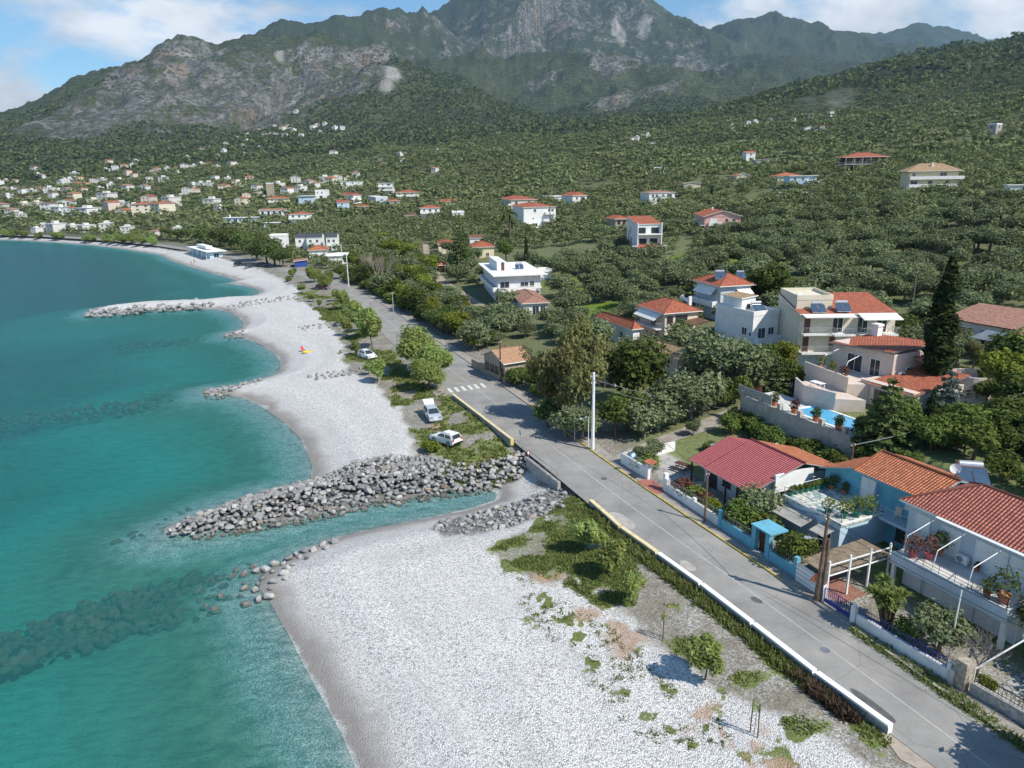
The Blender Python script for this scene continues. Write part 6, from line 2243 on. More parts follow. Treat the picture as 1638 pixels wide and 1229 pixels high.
def rock_heap(name, label, areas, seed, mat=None):
    """far or sunken rocks nobody would count: one mesh"""
    g = random.Random(seed)
    Vs, Fs, n0 = [], [], 0
    tmpl = []
    for me in ROCKS:
        v = np.empty(len(me.vertices) * 3, np.float32)
        me.vertices.foreach_get('co', v)
        tris = []
        for p in me.polygons:
            vi = list(p.vertices)
            for q in range(1, len(vi) - 1):
                tris.append((vi[0], vi[q], vi[q + 1]))
        tmpl.append((v.reshape(-1, 3), np.array(tris)))
    for (px, n, gap, s0, s1, zf, zpl) in areas:
        for (x, y) in in_poly(plan(px, zpl), n, seed + n, gap):
            s = g.uniform(s0, s1)
            v, f = g.choice(tmpl)
            a = g.uniform(0, 6.28)
            c, sn = math.cos(a), math.sin(a)
            q = v * s
            q = np.stack([q[:, 0] * c - q[:, 1] * sn + x, q[:, 0] * sn + q[:, 1] * c + y, q[:, 2] + zf(x, y, s)], -1)
            Vs.append(q)
            Fs.append(f + n0)
            n0 += len(q)
    o = link_mesh(name, np_mesh(name, np.vstack(Vs), None, [mat or MR[0]], Ft=np.vstack(Fs)))
    tag(o, label, None, None, 'stuff')
    return o


sunk = lambda x, y, s: max(zat(x, y) + s * 0.1, -1.1)
onland = lambda x, y, s: zat(x, y) + s * 0.15
rock_heap('breakwater_rubble', 'smaller stones filling the big breakwater and the stream bank',
          [(G2P, 800, 0.30, 0.50, 0.90, lambda x, y, s: zat(x, y) + 0.10 + max(0, 0.52 * (1 - seg_dist(np.array([x]), np.array([y]), G2C)[0][0] / 2.6)), 0.6),
           ([(690, 846), (700, 828), (760, 812), (795, 803), (850, 795), (893, 782), (905, 800), (900, 828), (850, 838), (800, 852), (760, 856), (720, 860)], 150, .4, .35, .7, lambda x, y, s: zat(x, y) + s * .15, 1.2)], 17)
rock_heap('groyne_rocks', 'rocks of the farther groynes and rubble along the beach',
          [([(135, 503), (165, 492), (240, 485), (330, 480), (350, 483), (335, 494), (240, 499), (150, 507)], 190, 0.8, 1.1, 2.0, lambda x, y, s: 0.35 + random.uniform(-.2, .7), 0.5),
           ([(322, 633), (335, 621), (380, 615), (420, 606), (425, 612), (380, 622), (355, 634)], 40, 0.7, 0.6, 1.3, onland, 0.5),
           ([(355, 540), (363, 532), (392, 530), (390, 538)], 16, 0.8, 0.7, 1.3, onland, 0.5),
           ([(490, 598), (560, 590), (610, 580), (612, 590), (560, 600), (500, 606)], 60, 0.9, 0.5, 1.1, onland, 2.0),
           ([(350, 482), (430, 477), (475, 473), (475, 479), (420, 484), (355, 487)], 60, 1.0, 0.5, 1.1, onland, 2.0),
           ([(475, 522), (560, 512), (575, 514), (560, 520), (490, 528)], 35, 1.1, 0.5, 1.0, onland, 2.0),
           ([(700, 736), (790, 742), (840, 730), (845, 738), (800, 750), (720, 748)], 16, 1.0, 0.5, 1.0, onland, 2.2)], 11)
rock_heap('sunken_rocks', 'weedy rocks under water along the drowned groynes',
          [([(-60, 1035), (60, 985), (180, 948), (330, 908), (410, 900), (420, 945), (330, 990), (200, 1010), (60, 1055), (-60, 1085)], 330, 0.45, 0.7, 1.5, lambda x, y, s: -0.75 + random.uniform(-.3, .25), -0.4),
           ([(185, 868), (225, 845), (300, 815), (340, 825), (330, 862), (260, 870)], 80, 0.6, 0.8, 1.5, lambda x, y, s: -0.55 + random.uniform(-.3, .25), -0.4),
           ([(-20, 662), (150, 645), (300, 626), (330, 626), (330, 640), (160, 662), (-20, 682)], 130, 0.9, 1.0, 2.0, lambda x, y, s: -0.9 + random.uniform(-.3, .2), -0.4),
           ([(190, 548), (300, 540), (362, 535), (362, 541), (300, 548), (190, 556)], 50, 1.0, 1.0, 1.8, lambda x, y, s: -0.9, -0.4),
           ([(100, 505), (140, 497), (140, 510), (100, 512)], 16, 1.0, 1.0, 1.8, lambda x, y, s: -0.8, -0.4)], 13, MR[4])
# ================================================================== houses up the slope
BR = 'win:brown'
# cream apartment block
h_, w_, d_ = corner_house('apartment_block', 'cream apartment block with stepped balconies, white awning and red roof slope', 1272, 592, 34, 128, 3, -26, wall=M_cream, roof=('shedp', T_red, 1.5, 0.15), z_extra=0.0, sh=2.75,
                          rw=[(.08, 1, 'tall:bshut'), (.36, 1, 'tall:bshut'), (.62, 1, 'tall:bshut'), (.8, 1, BR), (.08, 2, 'tall:bshut'), (.40, 2, 'door'), (.66, 2, 'door'), (.86, 2, 'door'), (.1, 0, 'wide'), (.5, 0, 'win'), (.8, 0, 'door')],
                          balc=[('r', 1, .02, .33, 1.2, 'rail'), ('r', 1, .34, .56, 1.7, 'rail'), ('r', 2, .02, .32, 1.2, 'rail'), ('r', 2, .33, .55, 1.7, 'rail'), ('r', 2, .60, .99, 1.8, 'rail'), ('r', 1, .60, .99, 1.8, 'rail')], chim=[(-.2, -.75, 0.4, 1.6)])
MB().box(w_ / 2 + 0.02, d_ * 0.5, -0.4, 0.10, d_ * 0.96, 2.9).obj('ground_floor_cladding', M_paleblue, h_)
aw = MB()
aw.slab([(w_ / 2 + .02, d_ * .60, 8.3), (w_ / 2 + .02, d_ * 1.0, 8.3), (w_ / 2 + 2.3, d_ * 1.0, 7.8), (w_ / 2 + 2.3, d_ * .60, 7.8)], 0.12)
aw.slab([(w_ / 2 + .02, d_ * .02, 8.2), (w_ / 2 + .02, d_ * .55, 8.2), (w_ / 2 + 1.5, d_ * .55, 8.05), (w_ / 2 + 1.5, d_ * .02, 8.05)], 0.14)
aw.obj('awning', M_white, h_)
MB().box(-w_ * .1, d_ * .20, 8.3, w_ * .75, d_ * .38, 1.6).obj('stair_housing', M_cream, h_)
roof_mb('flat', -w_ * .475, w_ * .275, d_ * .01, d_ * .39, 9.9, 0, .05).obj('roof', [T_red, M_cream], h_)
mx = h_.matrix_basis if False else None


def on(root, x, y, z):
    a = root.rotation_euler.z
    return (root.location.x + x * math.cos(a) - y * math.sin(a), root.location.y + x * math.sin(a) + y * math.cos(a), root.location.z + z)


solar_heater(on(h_, w_ * .42, d_ * .20, 8.4), h_.rotation_euler.z + 1.5, 'solar heater at the left end of the cream apartment block roof edge', 1.0)
solar_heater(on(h_, w_ * .42, d_ * .46, 8.5), h_.rotation_euler.z + 1.5, 'solar heater in the middle of the cream apartment block roof edge', 1.0)
# white flat house
h_, w_, d_ = corner_house('flat_roof_house', 'white flat-roofed house between cream apartment block and grey-blue house', 1200, 578, 58, 36, 2, 0, wall=M_whitewall, roof=('flat', M_terrace, 0, 0.05), z_extra=1.2,
                          fw=[(.80, 1, 'win'), (.95, 1, 'small')], rw=[(.35, 1, 'door'), (.72, 1, 'win'), (.5, 0, 'wide')], balc=[('r', 1, .05, .95, 1.4, 'wall')])
pent = MB().box(-w_ * .18, d_ * .45, 7.0, w_ * .5, d_ * .55, 2.2)
o = pent.obj('stair_housing', M_whitewall, h_)
roof_mb('shedy', -w_ * .43, w_ * .07, d_ * .17, d_ * .73, 9.2, 0.25, 0.25).obj('roof', [T_tan, M_white], o)
opening('small:dark', h_, (w_ * .07, d_ * .45, 7.6), math.pi / 2)
solar_heater(on(h_, w_ * .25, d_ * .55, 7.3), h_.rotation_euler.z + 1.3, 'solar heater with two blue panels on the white flat-roofed house', 1.0)
# grey-blue house
h_, w_, d_ = corner_house('greyblue_house', 'grey-blue house with red roof and white awnings under the dark pine', 1150, 515, 38, 44, 2, -8, wall=M_greyblue, roof=('hip', T_red, 1.9, 0.7), z_extra=0.9,
                          fw=[(.3, 0, 'door'), (.75, 0, 'win')], rw=[(.2, 0, 'win'), (.55, 1, 'door'), (.8, 0, 'door')], balc=[('f', 1, .05, .95, 1.4, 'wall'), ('r', 1, .45, .95, 1.4, 'rail')])
aw = MB().slab([(-w_ * .4, -.02, 6.3), (w_ * .35, -.02, 6.3), (w_ * .35, -1.3, 4.9), (-w_ * .4, -1.3, 4.9)], 0.05)
aw.obj('awning', M_white, h_)
MB().slab([(w_ / 2 + .02, d_ * .5, 6.1), (w_ / 2 + .02, d_ * .95, 6.1), (w_ / 2 + 1.6, d_ * .95, 5.2), (w_ / 2 + 1.6, d_ * .5, 5.2)], 0.05).obj('awning', M_white, h_)
st = MB()
for i in range(9):
    st.box(w_ / 2 + .9, d_ * .05 + .3 * i, -.2, 1.0, .3, 0.35 + i * .3)
st.obj('outside_stair', M_white, h_)
solar_heater(on(h_, w_ * .15, d_ * .25, 7.6), h_.rotation_euler.z + 1.2, 'solar heater on the red roof of the grey-blue house', 1.1)
solar_heater(on(h_, w_ * .25, d_ * .85, 7.7), h_.rotation_euler.z + 1.2, 'steel solar tank at the back of the grey-blue house roof, half behind the pine', 0.9)
# red-roofed villa
h_, w_, d_ = corner_house('red_roof_villa', 'cream villa with broad hipped red roofs and covered veranda', 1062, 552, 40, 50, 2, -6, wall=M_cream, roof=('hip', T_red, 1.7, 0.6), sh=2.8,
                          fw=[(.2, 1, 'win:dark'), (.55, 1, 'door:dark'), (.3, 0, 'small'), (.7, 0, 'win:dark')], rw=[(.15, 1, BR), (.12, 0, 'small'), (.5, 1, 'wide:dark')], balc=[('f', 1, .05, .95, 1.5, 'rail')], chim=[(.6, .8, .6, 1.0)])
MB().slab([(-w_ * .45, -.02, 5.4), (w_ * .40, -.02, 5.4), (w_ * .40, -1.7, 4.2), (-w_ * .45, -1.7, 4.2)], 0.05).obj('awning', M_white, h_)
v = MB()
for f in (.5, .75, .98):
    v.box(w_ / 2 + 3.4, d_ * f, -2, .16, .16, 4.6)
vo = v.obj('veranda', M_darkwood, h_)
MB().box(w_ / 2 + 1.8, d_ * .75, 1.4, 3.5, d_ * .55, .2).obj('floor', M_terrace, vo)
roof_mb('shedy', w_ / 2 + .06, w_ / 2 + 3.6, d_ * .46, d_ * 1.0, 3.9, 0.5, 0.1).obj('roof', [T_old, M_darkwood], vo)
MB().box(-w_ * .62, d_ * .55, -3, w_ * .3, d_ * .7, 7.6).obj('side_wing', M_whitewall, h_)
roof_mb('hip', -w_ * .80, -w_ * .46, d_ * .15, d_ * .95, 4.6, 1.0, 0.5).obj('roof', [T_old, M_white], h_)
solar_heater(on(h_, w_ * .1, d_ * .95, 6.4), h_.rotation_euler.z + 2.4, 'solar heater behind the ridge of the red-roofed cream villa', 1.0)
h_, w_, d_ = corner_house('garden_house', 'white cottage with red hipped roof left of the cream villa', 1012, 556, 60, 10, 1, 0, wall=M_whitewall, roof=('hip', T_red, 1.2, 0.5), z_extra=0.4, fw=[(.3, 0, 'win'), (.7, 0, 'win')])
corner_house('garden_house', 'cottage with plain tan tiled roof buried among olives', 1083, 606, 42, 26, 1, 4, wall=M_cream, roof=('gablex', T_tan, 1.3, 0.5), z_extra=0.2, fw=[(.4, 0, 'win')], rw=[(.5, 0, 'win')])
corner_house('garden_shed', 'wine-red roofed outbuilding hidden by trees next to the tall white pole', 983, 622, 30, 14, 1, 0, wall=M_concrete, roof=('shedx', T_wine, 0.8, 0.4), cat='shed')
# peach tiled cottage by the road
h_, w_, d_ = corner_house('stone_cottage', 'stone cottage with peach tiled roof right beside the road', 808, 613, 34, 40, 1, 6, wall=M_stone, roof=('gabley', T_peach, 1.5, 0.5), z_extra=0.3, fw=[(.15, 0, 'win:dark'), (.4, 0, 'win:dark'), (.62, 0, 'win:dark'), (.86, 0, 'win:dark')], rw=[(.5, 0, 'door:dark')])
MB().box(-w_ / 2 - 2.6, .3, -1, 5.1, .3, 2.4).obj('yard_wall', M_stone, h_)
roof_mb('hip', -w_ * .62, -w_ * .1, d_ * .45, d_ * 1.1, 3.2, 1.2, .4).obj('roof', [T_peach, M_white], h_)
# white flat-roofed two-storey house with rooftop room
h_, w_, d_ = corner_house('flat_roof_house', 'two-storey white house with wide flat roof slab, long balconies and rooftop room', 797, 487, 34, 68, 2, -14, wall=M_whitewall, roof=('flat', M_white, 0, 1.3), sh=3.2, z_extra=.4, down=1,
                          fw=[(.5, 1, 'wide:shut'), (.3, 0, 'wide:shut')], rw=[(.16, 1, 'wide'), (.62, 1, 'strip'), (.8, 1, 'win'), (.3, 0, 'door:shut'), (.7, 0, 'wide:shut')], balc=[('r', 1, 0, 1.0, 1.3, 'wall'), ('f', 1, 0, 1.0, 1.2, 'wall')])
MB().box(-w_ * .1, d_ * .22, 7.05, w_ * .55, d_ * .22, 2.2).obj('stair_housing', M_whitewall, h_)
opening('tall:bshut', h_, (w_ * .175, d_ * .25, 7.05), math.pi / 2)
solar_heater(on(h_, w_ * .1, d_ * .68, 7.1), h_.rotation_euler.z + 1.5, 'solar heater on the wide flat roof slab of the two-storey white house', 1.1)
corner_house('garden_house', 'annex with pink and red roofs in front of the wide flat-roofed white house', 838, 506, 22, 38, 1, -14, wall=M_whitewall, roof=('hip', T_pink, 1.2, 0.6), rw=[(.5, 0, 'door'), (.8, 0, 'win')])
# big white house with red roof
h_, w_, d_ = corner_house('villa', 'big bright white house with red roofs and square tower bays on the hill', 838, 366, 20, 50, 3, -14, wall=M_white, roof=('hip', T_red, 1.6, 0.5), sh=3.0, fw=[(.4, 1, 'tall'), (.75, 1, 'tall')], rw=[(.35, 2, 'win'), (.3, 1, 'small'), (.35, 0, 'wide'), (.62, 0, 'win'), (.8, 2, 'win'), (.9, 2, 'win'), (.8, 0, 'wide')], balc=[('r', 2, .66, .98, 1.5, 'wall'), ('r', 1, .6, .98, 1.2, 'wall')])
MB().box(w_ / 2 + 1.6, d_ * .5, -3, 3.2, d_ * 1.05, 3.6).obj('podium', M_white, h_)
corner_house('villa', 'cream villa with red roof rising directly behind the big white house', 818, 338, 22, 40, 2, -14, wall=M_cream, roof=('hip', T_red, 1.8, 0.6), rw=[(.2, 1, 'door'), (.7, 1, 'win'), (.3, 0, 'win')], fw=[(.3, 1, 'wide'), (.7, 1, 'wide')], balc=[('f', 1, 0, 1, 1.5, 'wall')])
corner_house('village_house', 'pale house with grey flat roof left of the small red-roofed one', 882, 325, 14, 22, 1, -10, wall=M_whitewall, roof=('flat', M_concrete, 0, .5), z_extra=.4, rw=[(.4, 0, 'win'), (.75, 0, 'win')])
corner_house('village_house', 'white two-storey house with pyramid red roof at the edge of the grove', 916, 332, 18, 22, 2, -10, wall=M_white, roof=('hip', T_red, 1.8, .5), rw=[(.3, 1, 'win'), (.7, 1, 'door'), (.5, 0, 'win')], fw=[(.4, 1, 'win')], balc=[('r', 1, .4, 1, 1.3, 'rail')])
corner_house('stone_house', 'stone house with dark shutters and low red hipped roof', 984, 375, 14, 18, 2, -12, wall=M_stone, roof=('hip', T_red, 1.3, .6), sh=2.8, rw=[(.3, 1, 'win:dark'), (.75, 1, 'win:dark'), (.3, 0, 'win:dark'), (.7, 0, 'door:dark')])
# unfinished three-storey house
h_, w_, d_ = corner_house('unfinished_house', 'unfinished narrow three-storey house with open frames and two red roof slopes', 1018, 411, 17, 36, 3, -22, wall=M_whitewall, roof=('shedp', T_red, 1.6, .3), sh=3.2,
                          fw=[(.4, 2, 'tall:hole'), (.5, 1, 'tall:hole'), (.5, 0, 'tall:hole')], rw=[(.2, 2, 'wide:hole'), (.75, 2, 'wide:hole'), (.25, 1, 'wide:hole'), (.7, 1, 'wide:hole'), (.25, 0, 'wide:hole'), (.7, 0, 'wide:hole')], down=1)
roof_mb('shedp', w_ / 2 + .1, w_ / 2 + 2.5, -.02 * d_, d_ * 1.02, 2.75, .9, .05).obj('roof', [T_red, M_white], h_)
for f in (0, .35, .68, 1.0):
    MB().box(w_ / 2 + 2.3, d_ * f, -1, .3, .3, 3.7).obj('post', M_whitewall, h_)
for f in (-.22, 1.22):
    MB().box(w_ / 2 + 1.2, d_ * f, -1, .3, .3, 4.1).box(w_ / 2 + 1.2, d_ * (f + (.11 if f < 0 else -.11)), 3.1, .3, d_ * .24, .3).obj('side_portal', M_whitewall, h_)
for f in (0, 1.0):
    MB().box(w_ / 2 + .6, d_ * f, 2.6, 1.3, .25, 7.4).obj('side_fin', M_white, h_)
MB().box(w_ / 2 + .7, d_ * .5, 6.45, 1.3, d_ * .98, .35).obj('balcony', M_white, h_)
# pink house
h_, w_, d_ = corner_house('pink_house', 'salmon pink house with twin red gables on the olive slope', 1126, 374, 22, 52, 2, -30, wall=M_pink, roof=('gablex', T_red, 1.9, .6), sh=2.8, rw=[(.25, 1, 'wide:shut'), (.62, 1, 'win'), (.82, 1, 'win'), (.5, 0, 'wide:dark'), (.2, 0, 'win')], fw=[(.3, 1, 'win'), (.7, 1, 'door')], balc=[('r', 1, .1, .5, 1.3, 'wall'), ('f', 1, 0, 1, 1.3, 'rail')], chim=[(-.2, -.2, .9, .9)])
corner_house('villa', 'white and pale blue villa with low roofs above the unfinished house', 1038, 329, 14, 38, 2, -20, wall=M_whitewall, roof=('hip', T_pink, 1.0, .4), rw=[(.15, 1, 'win'), (.3, 1, 'win'), (.55, 1, 'win'), (.8, 1, 'wide'), (.4, 0, 'win'), (.7, 0, 'win')], balc=[('r', 1, .45, 1, 1.3, 'wall')])
# round-fronted white house pair
h_, w_, d_ = corner_house('terrace_house', 'long low white building with flat roof amid the olives, below a similar smaller one', 1248, 322, 8, 62, 1, -28, wall=M_paleblue, roof=('flat', M_white, 0, .35), z_extra=.2, rw=[(.15, 0, 'win'), (.45, 0, 'win'), (.72, 0, 'door')])
h_, w_, d_ = corner_house('terrace_house', 'smaller white flat-roofed building with balcony above the long low one', 1262, 302, 8, 36, 2, -28, wall=M_paleblue, roof=('flat', M_white, 0, .5), sh=2.7, rw=[(.2, 1, 'win'), (.5, 1, 'win'), (.8, 0, 'door')], balc=[('r', 1, .6, 1.1, 1.4, 'wall')])
corner_house('village_house', 'low house with orange hipped roof beside the flat-roofed white pair', 1243, 292, 12, 34, 1, -25, wall=M_whitewall, roof=('hip', T_orange, 1.8, .6), rw=[(.4, 0, 'win')])
corner_house('village_house', 'half hidden house with red roof ridge among olives', 1178, 290, 8, 18, 1, -25, wall=M_cream, roof=('gablex', T_red, 1.2, .5))
# pavilion house on pillars
h_, w_, d_ = corner_house('pillared_house', 'house on tall concrete pillars with wraparound balcony and red hipped roof', 1352, 274, 8, 48, 2, -34, wall=M_darkwood, roof=('hip', T_red, 2.2, 2.0), sh=3.1, rw=[(.2, 1, 'door'), (.4, 1, 'door'), (.6, 1, 'wide'), (.85, 1, 'win'), (.7, 0, 'door')], balc=[('r', 1, -.06, 1.06, 2.0, 'rail'), ('f', 1, 0, 1.0, 1.8, 'rail')])
for f in (-.04, .18, .4, .62, .84, 1.04):
    MB().box(w_ / 2 + 1.9, d_ * f, -2, .25, .25, 8.2).obj('post', M_concrete, h_)
h_, w_, d_ = corner_house('villa', 'large beige villa with broad tan hipped roof and roof terrace cut-out', 1450, 312, 10, 58, 3, -34, wall=M_yellowwall, roof=('hip', T_tan, 2.6, 1.2), sh=2.7, rw=[(.12, 1, 'wide'), (.45, 1, 'door'), (.8, 1, 'win'), (.1, 2, 'win'), (.7, 2, 'wide'), (.3, 0, 'win'), (.5, 0, 'win')], balc=[('r', 1, 0, 1, 1.3, 'wall'), ('r', 2, 0, 1.1, 1.5, 'wall')], chim=[(.5, 0, 1.3, 1.3)])
corner_house('bungalow', 'open white concrete frame building on the upper slope', 1046, 277, 4, 22, 1, -30, wall=M_white, roof=('flat', M_white, 0, .2), rw=[(.2, 0, 'wide:hole'), (.5, 0, 'wide:hole'), (.8, 0, 'wide:hole')])
corner_house('village_house', 'yellowish low house with flat tan roof in the upper grove', 1094, 303, 5, 24, 1, -30, wall=M_cream, roof=('gablex', T_tan, .8, .5))
corner_house('village_house', 'small white house with red roof high in the maquis', 1193, 258, 6, 13, 2, -25, wall=M_white, roof=('gabley', T_red, 1.2, .3), sh=2.6, rw=[(.5, 1, 'win'), (.5, 0, 'door')])
corner_house('village_house', 'long grey-roofed shed right of the small white house in the maquis', 1208, 264, 5, 20, 1, -25, wall=M_concrete, roof=('shedy', M_galv, .6, .3), cat='shed')
corner_house('village_house', 'white cottage on the upper hillside left of a blue-grey one', 1287, 211, 5, 13, 1, -28, wall=M_white, roof=('gablex', T_pink, 1.3, .4), z_extra=.6, rw=[(.5, 0, 'win')])
corner_house('village_house', 'pale blue-grey cottage with red roof on the upper hillside', 1303, 209, 5, 15, 1, -28, wall=M_paleblue, roof=('hip', T_red, 1.5, .4), z_extra=.6, rw=[(.5, 0, 'win')])
corner_house('village_house', 'grey unfinished concrete block house alone near the ridge', 1592, 215, 10, 6, 2, 10, wall=M_concrete, roof=('flat', M_concrete, 0, .1), fw=[(.5, 1, 'win:hole')], rw=[(.5, 1, 'win:hole'), (.5, 0, 'win:hole')])
corner_house('village_house', 'white flat slab roof at the edge of the upper grove', 1610, 312, 4, 30, 1, -34, wall=M_whitewall, roof=('flat', M_concrete, 0, .4))
corner_house('village_house', 'low ruined white shed in the clearing behind the two-storey flat-roofed house', 862, 455 - 6, 8, 20, 1, -10, wall=M_whitewall, roof=('flat', M_concrete, 0, .2), sh=2.2, cat='shed')
# old hamlet around the sandy lane
corner_house('stone_house', 'old white house with lichen-brown tiled roof', 752, 395, 3, 40, 1, -16, wall=M_whitewall, roof=('gabley', T_old, 1.2, .4), z_extra=.4, rw=[(.25, 0, 'win:dark'), (.75, 0, 'win:dark')])
corner_house('village_house', 'cream house with red hipped roof behind the norfolk pine', 756, 415, 10, 34, 1, -16, wall=M_yellowwall, roof=('hip', T_red, 1.7, .5), z_extra=1.2, rw=[(.25, 0, 'tall:bshut'), (.7, 0, 'win')], fw=[(.5, 0, 'win')])
corner_house('village_house', 'pale house with red hipped roof left of the norfolk pine', 702, 408, 8, 26, 1, -16, wall=M_cream, roof=('hip', T_red, 1.4, .5), z_extra=1.0, rw=[(.5, 0, 'small')])
corner_house('garden_shed', 'little orange-roofed kiosk at the lane side below the red hipped house', 702, 436, 6, 12, 1, -16, wall=M_darkwood, roof=('hip', T_orange, .8, .4), sh=2.3, cat='shed')
corner_house('village_house', 'white house with double red roof and white balcony above the lane', 673, 350, 10, 30, 2, -18, wall=M_white, roof=('hip', T_red, 1.5, .5), sh=2.8, rw=[(.2, 1, 'win'), (.5, 1, 'door'), (.8, 1, 'win'), (.5, 0, 'wide')], balc=[('r', 1, 0, 1, 1.4, 'wall')])
corner_house('village_house', 'white cottage right of the house with the double red roof', 724, 352, 6, 18, 1, -18, wall=M_white, roof=('flat', M_terrace, 0, .2), z_extra=.6, rw=[(.3, 0, 'win'), (.7, 0, 'win')])
corner_house('village_house', 'low reddish roofed row just behind the white lane cottage', 706, 331, 6, 38, 1, -18, wall=M_pinkbeige, roof=('gabley', T_red, 1.5, .5), rw=[(.3, 0, 'win'), (.7, 0, 'win')])
corner_house('village_house', 'cottage with weathered grey-brown hipped roof at the edge of the wood', 648, 354, 10, 22, 1, -18, wall=M_cream, roof=('hip', T_old, 1.4, .6), rw=[(.5, 0, 'win')])
corner_house('village_house', 'two-storey house with broad red hipped roof standing highest left of the knoll', 634, 321, 6, 34, 2, -20, wall=M_cream, roof=('hip', T_red, 1.7, .8), sh=2.8, rw=[(.15, 1, 'win'), (.4, 1, 'door'), (.7, 1, 'win'), (.5, 0, 'wide')], balc=[('r', 1, 0, 1, 1.5, 'wall')])
corner_house('village_house', 'white modern house with three stacked flat terraces', 606, 311, 6, 22, 3, -20, wall=M_white, roof=('flat', M_white, 0, .6), sh=2.7, rw=[(.3, 1, 'wide'), (.7, 2, 'wide'), (.3, 2, 'win')], balc=[('r', 1, 0, 1, 1.4, 'wall'), ('r', 2, 0, 1, 1.4, 'wall')])
corner_house('village_house', 'long white flat-roofed modern house left of the palms', 545, 302, 5, 30, 2, -20, wall=M_white, roof=('flat', M_white, 0, .4), sh=2.7, rw=[(.2, 1, 'wide'), (.6, 1, 'win'), (.5, 0, 'wide')])
corner_house('village_house', 'white house with red hipped roof and outside stair', 566, 326, 26, 12, 2, 0, wall=M_white, roof=('hip', T_red, 1.5, .4), sh=2.9, fw=[(.2, 1, 'win'), (.5, 1, 'win'), (.8, 1, 'win'), (.5, 0, 'wide')], rw=[(.5, 1, 'small')], balc=[('f', 1, 0, 1, 1.3, 'wall')])
corner_house('village_house', 'pale blue gabled house in front of the one with the outside stair', 540, 337, 12, 18, 2, -10, wall=M_paleblue, roof=('gabley', T_red, 1.4, .4), sh=2.6, fw=[(.3, 1, 'win'), (.7, 1, 'win'), (.5, 0, 'door')], rw=[(.4, 1, 'win'), (.7, 0, 'door')])
corner_house('village_house', 'low long house with orange hipped roof and shaded porch', 562, 338, 6, 26, 1, -16, wall=M_greyblue, roof=('hip', T_orange, 1.2, .8), rw=[(.3, 0, 'door'), (.7, 0, 'wide')])
corner_house('village_house', 'dark grey modern house with tall glazed front', 602, 331, 18, 18, 2, -5, wall=M_greyblue, roof=('flat', M_concrete, 0, .1), sh=3.0, fw=[(.2, 1, 'tall'), (.5, 1, 'tall'), (.8, 1, 'tall'), (.2, 0, 'tall'), (.5, 0, 'tall'), (.8, 0, 'tall')], rw=[(.5, 1, 'strip')])
corner_house('village_house', 'pink-walled house with red roof beside the dark grey modern one', 624, 336, 8, 16, 2, -10, wall=M_pinkbeige, roof=('hip', T_red, 1.2, .7), sh=2.8, fw=[(.5, 1, 'wide')], rw=[(.5, 1, 'win')], balc=[('f', 1, 0, 1, 1.6, 'wall')])
corner_house('village_house', 'cream two-storey house with red roof left below the stone tower', 430, 330, 4, 27, 2, -20, wall=M_yellowwall, roof=('hip', T_red, 1.4, .7), sh=2.7, rw=[(.2, 1, 'door'), (.6, 1, 'win'), (.5, 0, 'win')], balc=[('r', 1, 0, .5, 1.4, 'wall')])
tw = corner_house('stone_tower', 'square ruined stone tower among the village roofs', 428, 322, 6, 8, 4, -12, wall=M_stone, roof=('flat', M_stone, 0, -.05), sh=3.2, rw=[(.5, 3, 'small:dark')], cat='tower')
corner_house('village_house', 'terraced row in white and bright blue with long red roof', 415, 351, 5, 36, 2, -22, wall=M_white, roof=('gabley', T_pink, 1.1, .4), sh=2.8, rw=[(.1, 0, 'door:blue'), (.3, 0, 'door:blue'), (.5, 0, 'door:blue'), (.7, 0, 'win:blue'), (.15, 1, 'door:blue'), (.38, 1, 'door:blue'), (.6, 1, 'door:blue'), (.82, 1, 'door:blue')], balc=[('r', 1, .05, .3, 1.2, 'rail'), ('r', 1, .5, .8, 1.2, 'rail')], railm=M_blueshut)
corner_house('village_house', 'white house with red roof and deep balcony right of the blue and white row', 463, 358, 6, 30, 2, -20, wall=M_white, roof=('hip', T_red, 1.3, .5), sh=2.8, rw=[(.2, 1, 'door'), (.5, 1, 'door'), (.8, 1, 'win'), (.4, 0, 'win')], balc=[('r', 1, 0, 1, 1.5, 'wall')])
corner_house('village_house', 'pale blue house with wide white flat roof above the cream red-roofed one', 478, 327, 6, 20, 2, -18, wall=M_paleblue, roof=('flat', M_white, 0, .9), sh=2.8, rw=[(.3, 1, 'win'), (.7, 0, 'win')])
corner_house('village_house', 'white cubic house with dark window row right of the wide flat roof', 505, 318, 6, 16, 2, -18, wall=M_white, roof=('flat', M_white, 0, .1), sh=2.8, rw=[(.2, 1, 'win'), (.6, 1, 'win'), (.5, 0, 'wide')])
corner_house('village_house', 'low turquoise-grey house with white flat roof near the beach wood', 422, 365, 3, 26, 1, -20, wall=M_paleblue, roof=('flat', M_white, 0, .5), rw=[(.4, 0, 'small')])
corner_house('flat_roof_house', 'broad glass-fronted white building with two flat decks above the beach wood', 360, 364, 4, 44, 2, -22, wall=M_paleblue, roof=('flat', M_white, 0, .6), sh=2.9, rw=[(.15, 1, 'wide'), (.35, 1, 'wide'), (.6, 1, 'strip'), (.8, 1, 'strip')], balc=[('r', 1, 0, 1, 1.2, 'wall')], chim=[(0, -.7, .2, 1.2)])
for (u, lab, k) in ((474, 'white gabled townhouse at the left of the beachside trio', 26), (492, 'white and grey gabled townhouse in the middle of the beachside trio', 22), (523, 'white gabled townhouse at the right of the beachside trio', 16)):
    corner_house('townhouse', lab, u, 402, 8, k, 2, -15, wall=M_white, roof=('gabley', T_slate, 1.6, .15), sh=2.9, rw=[(.25, 1, 'win'), (.7, 1, 'win'), (.3, 0, 'door'), (.7, 0, 'win')], fw=[(.5, 1, 'wide')])
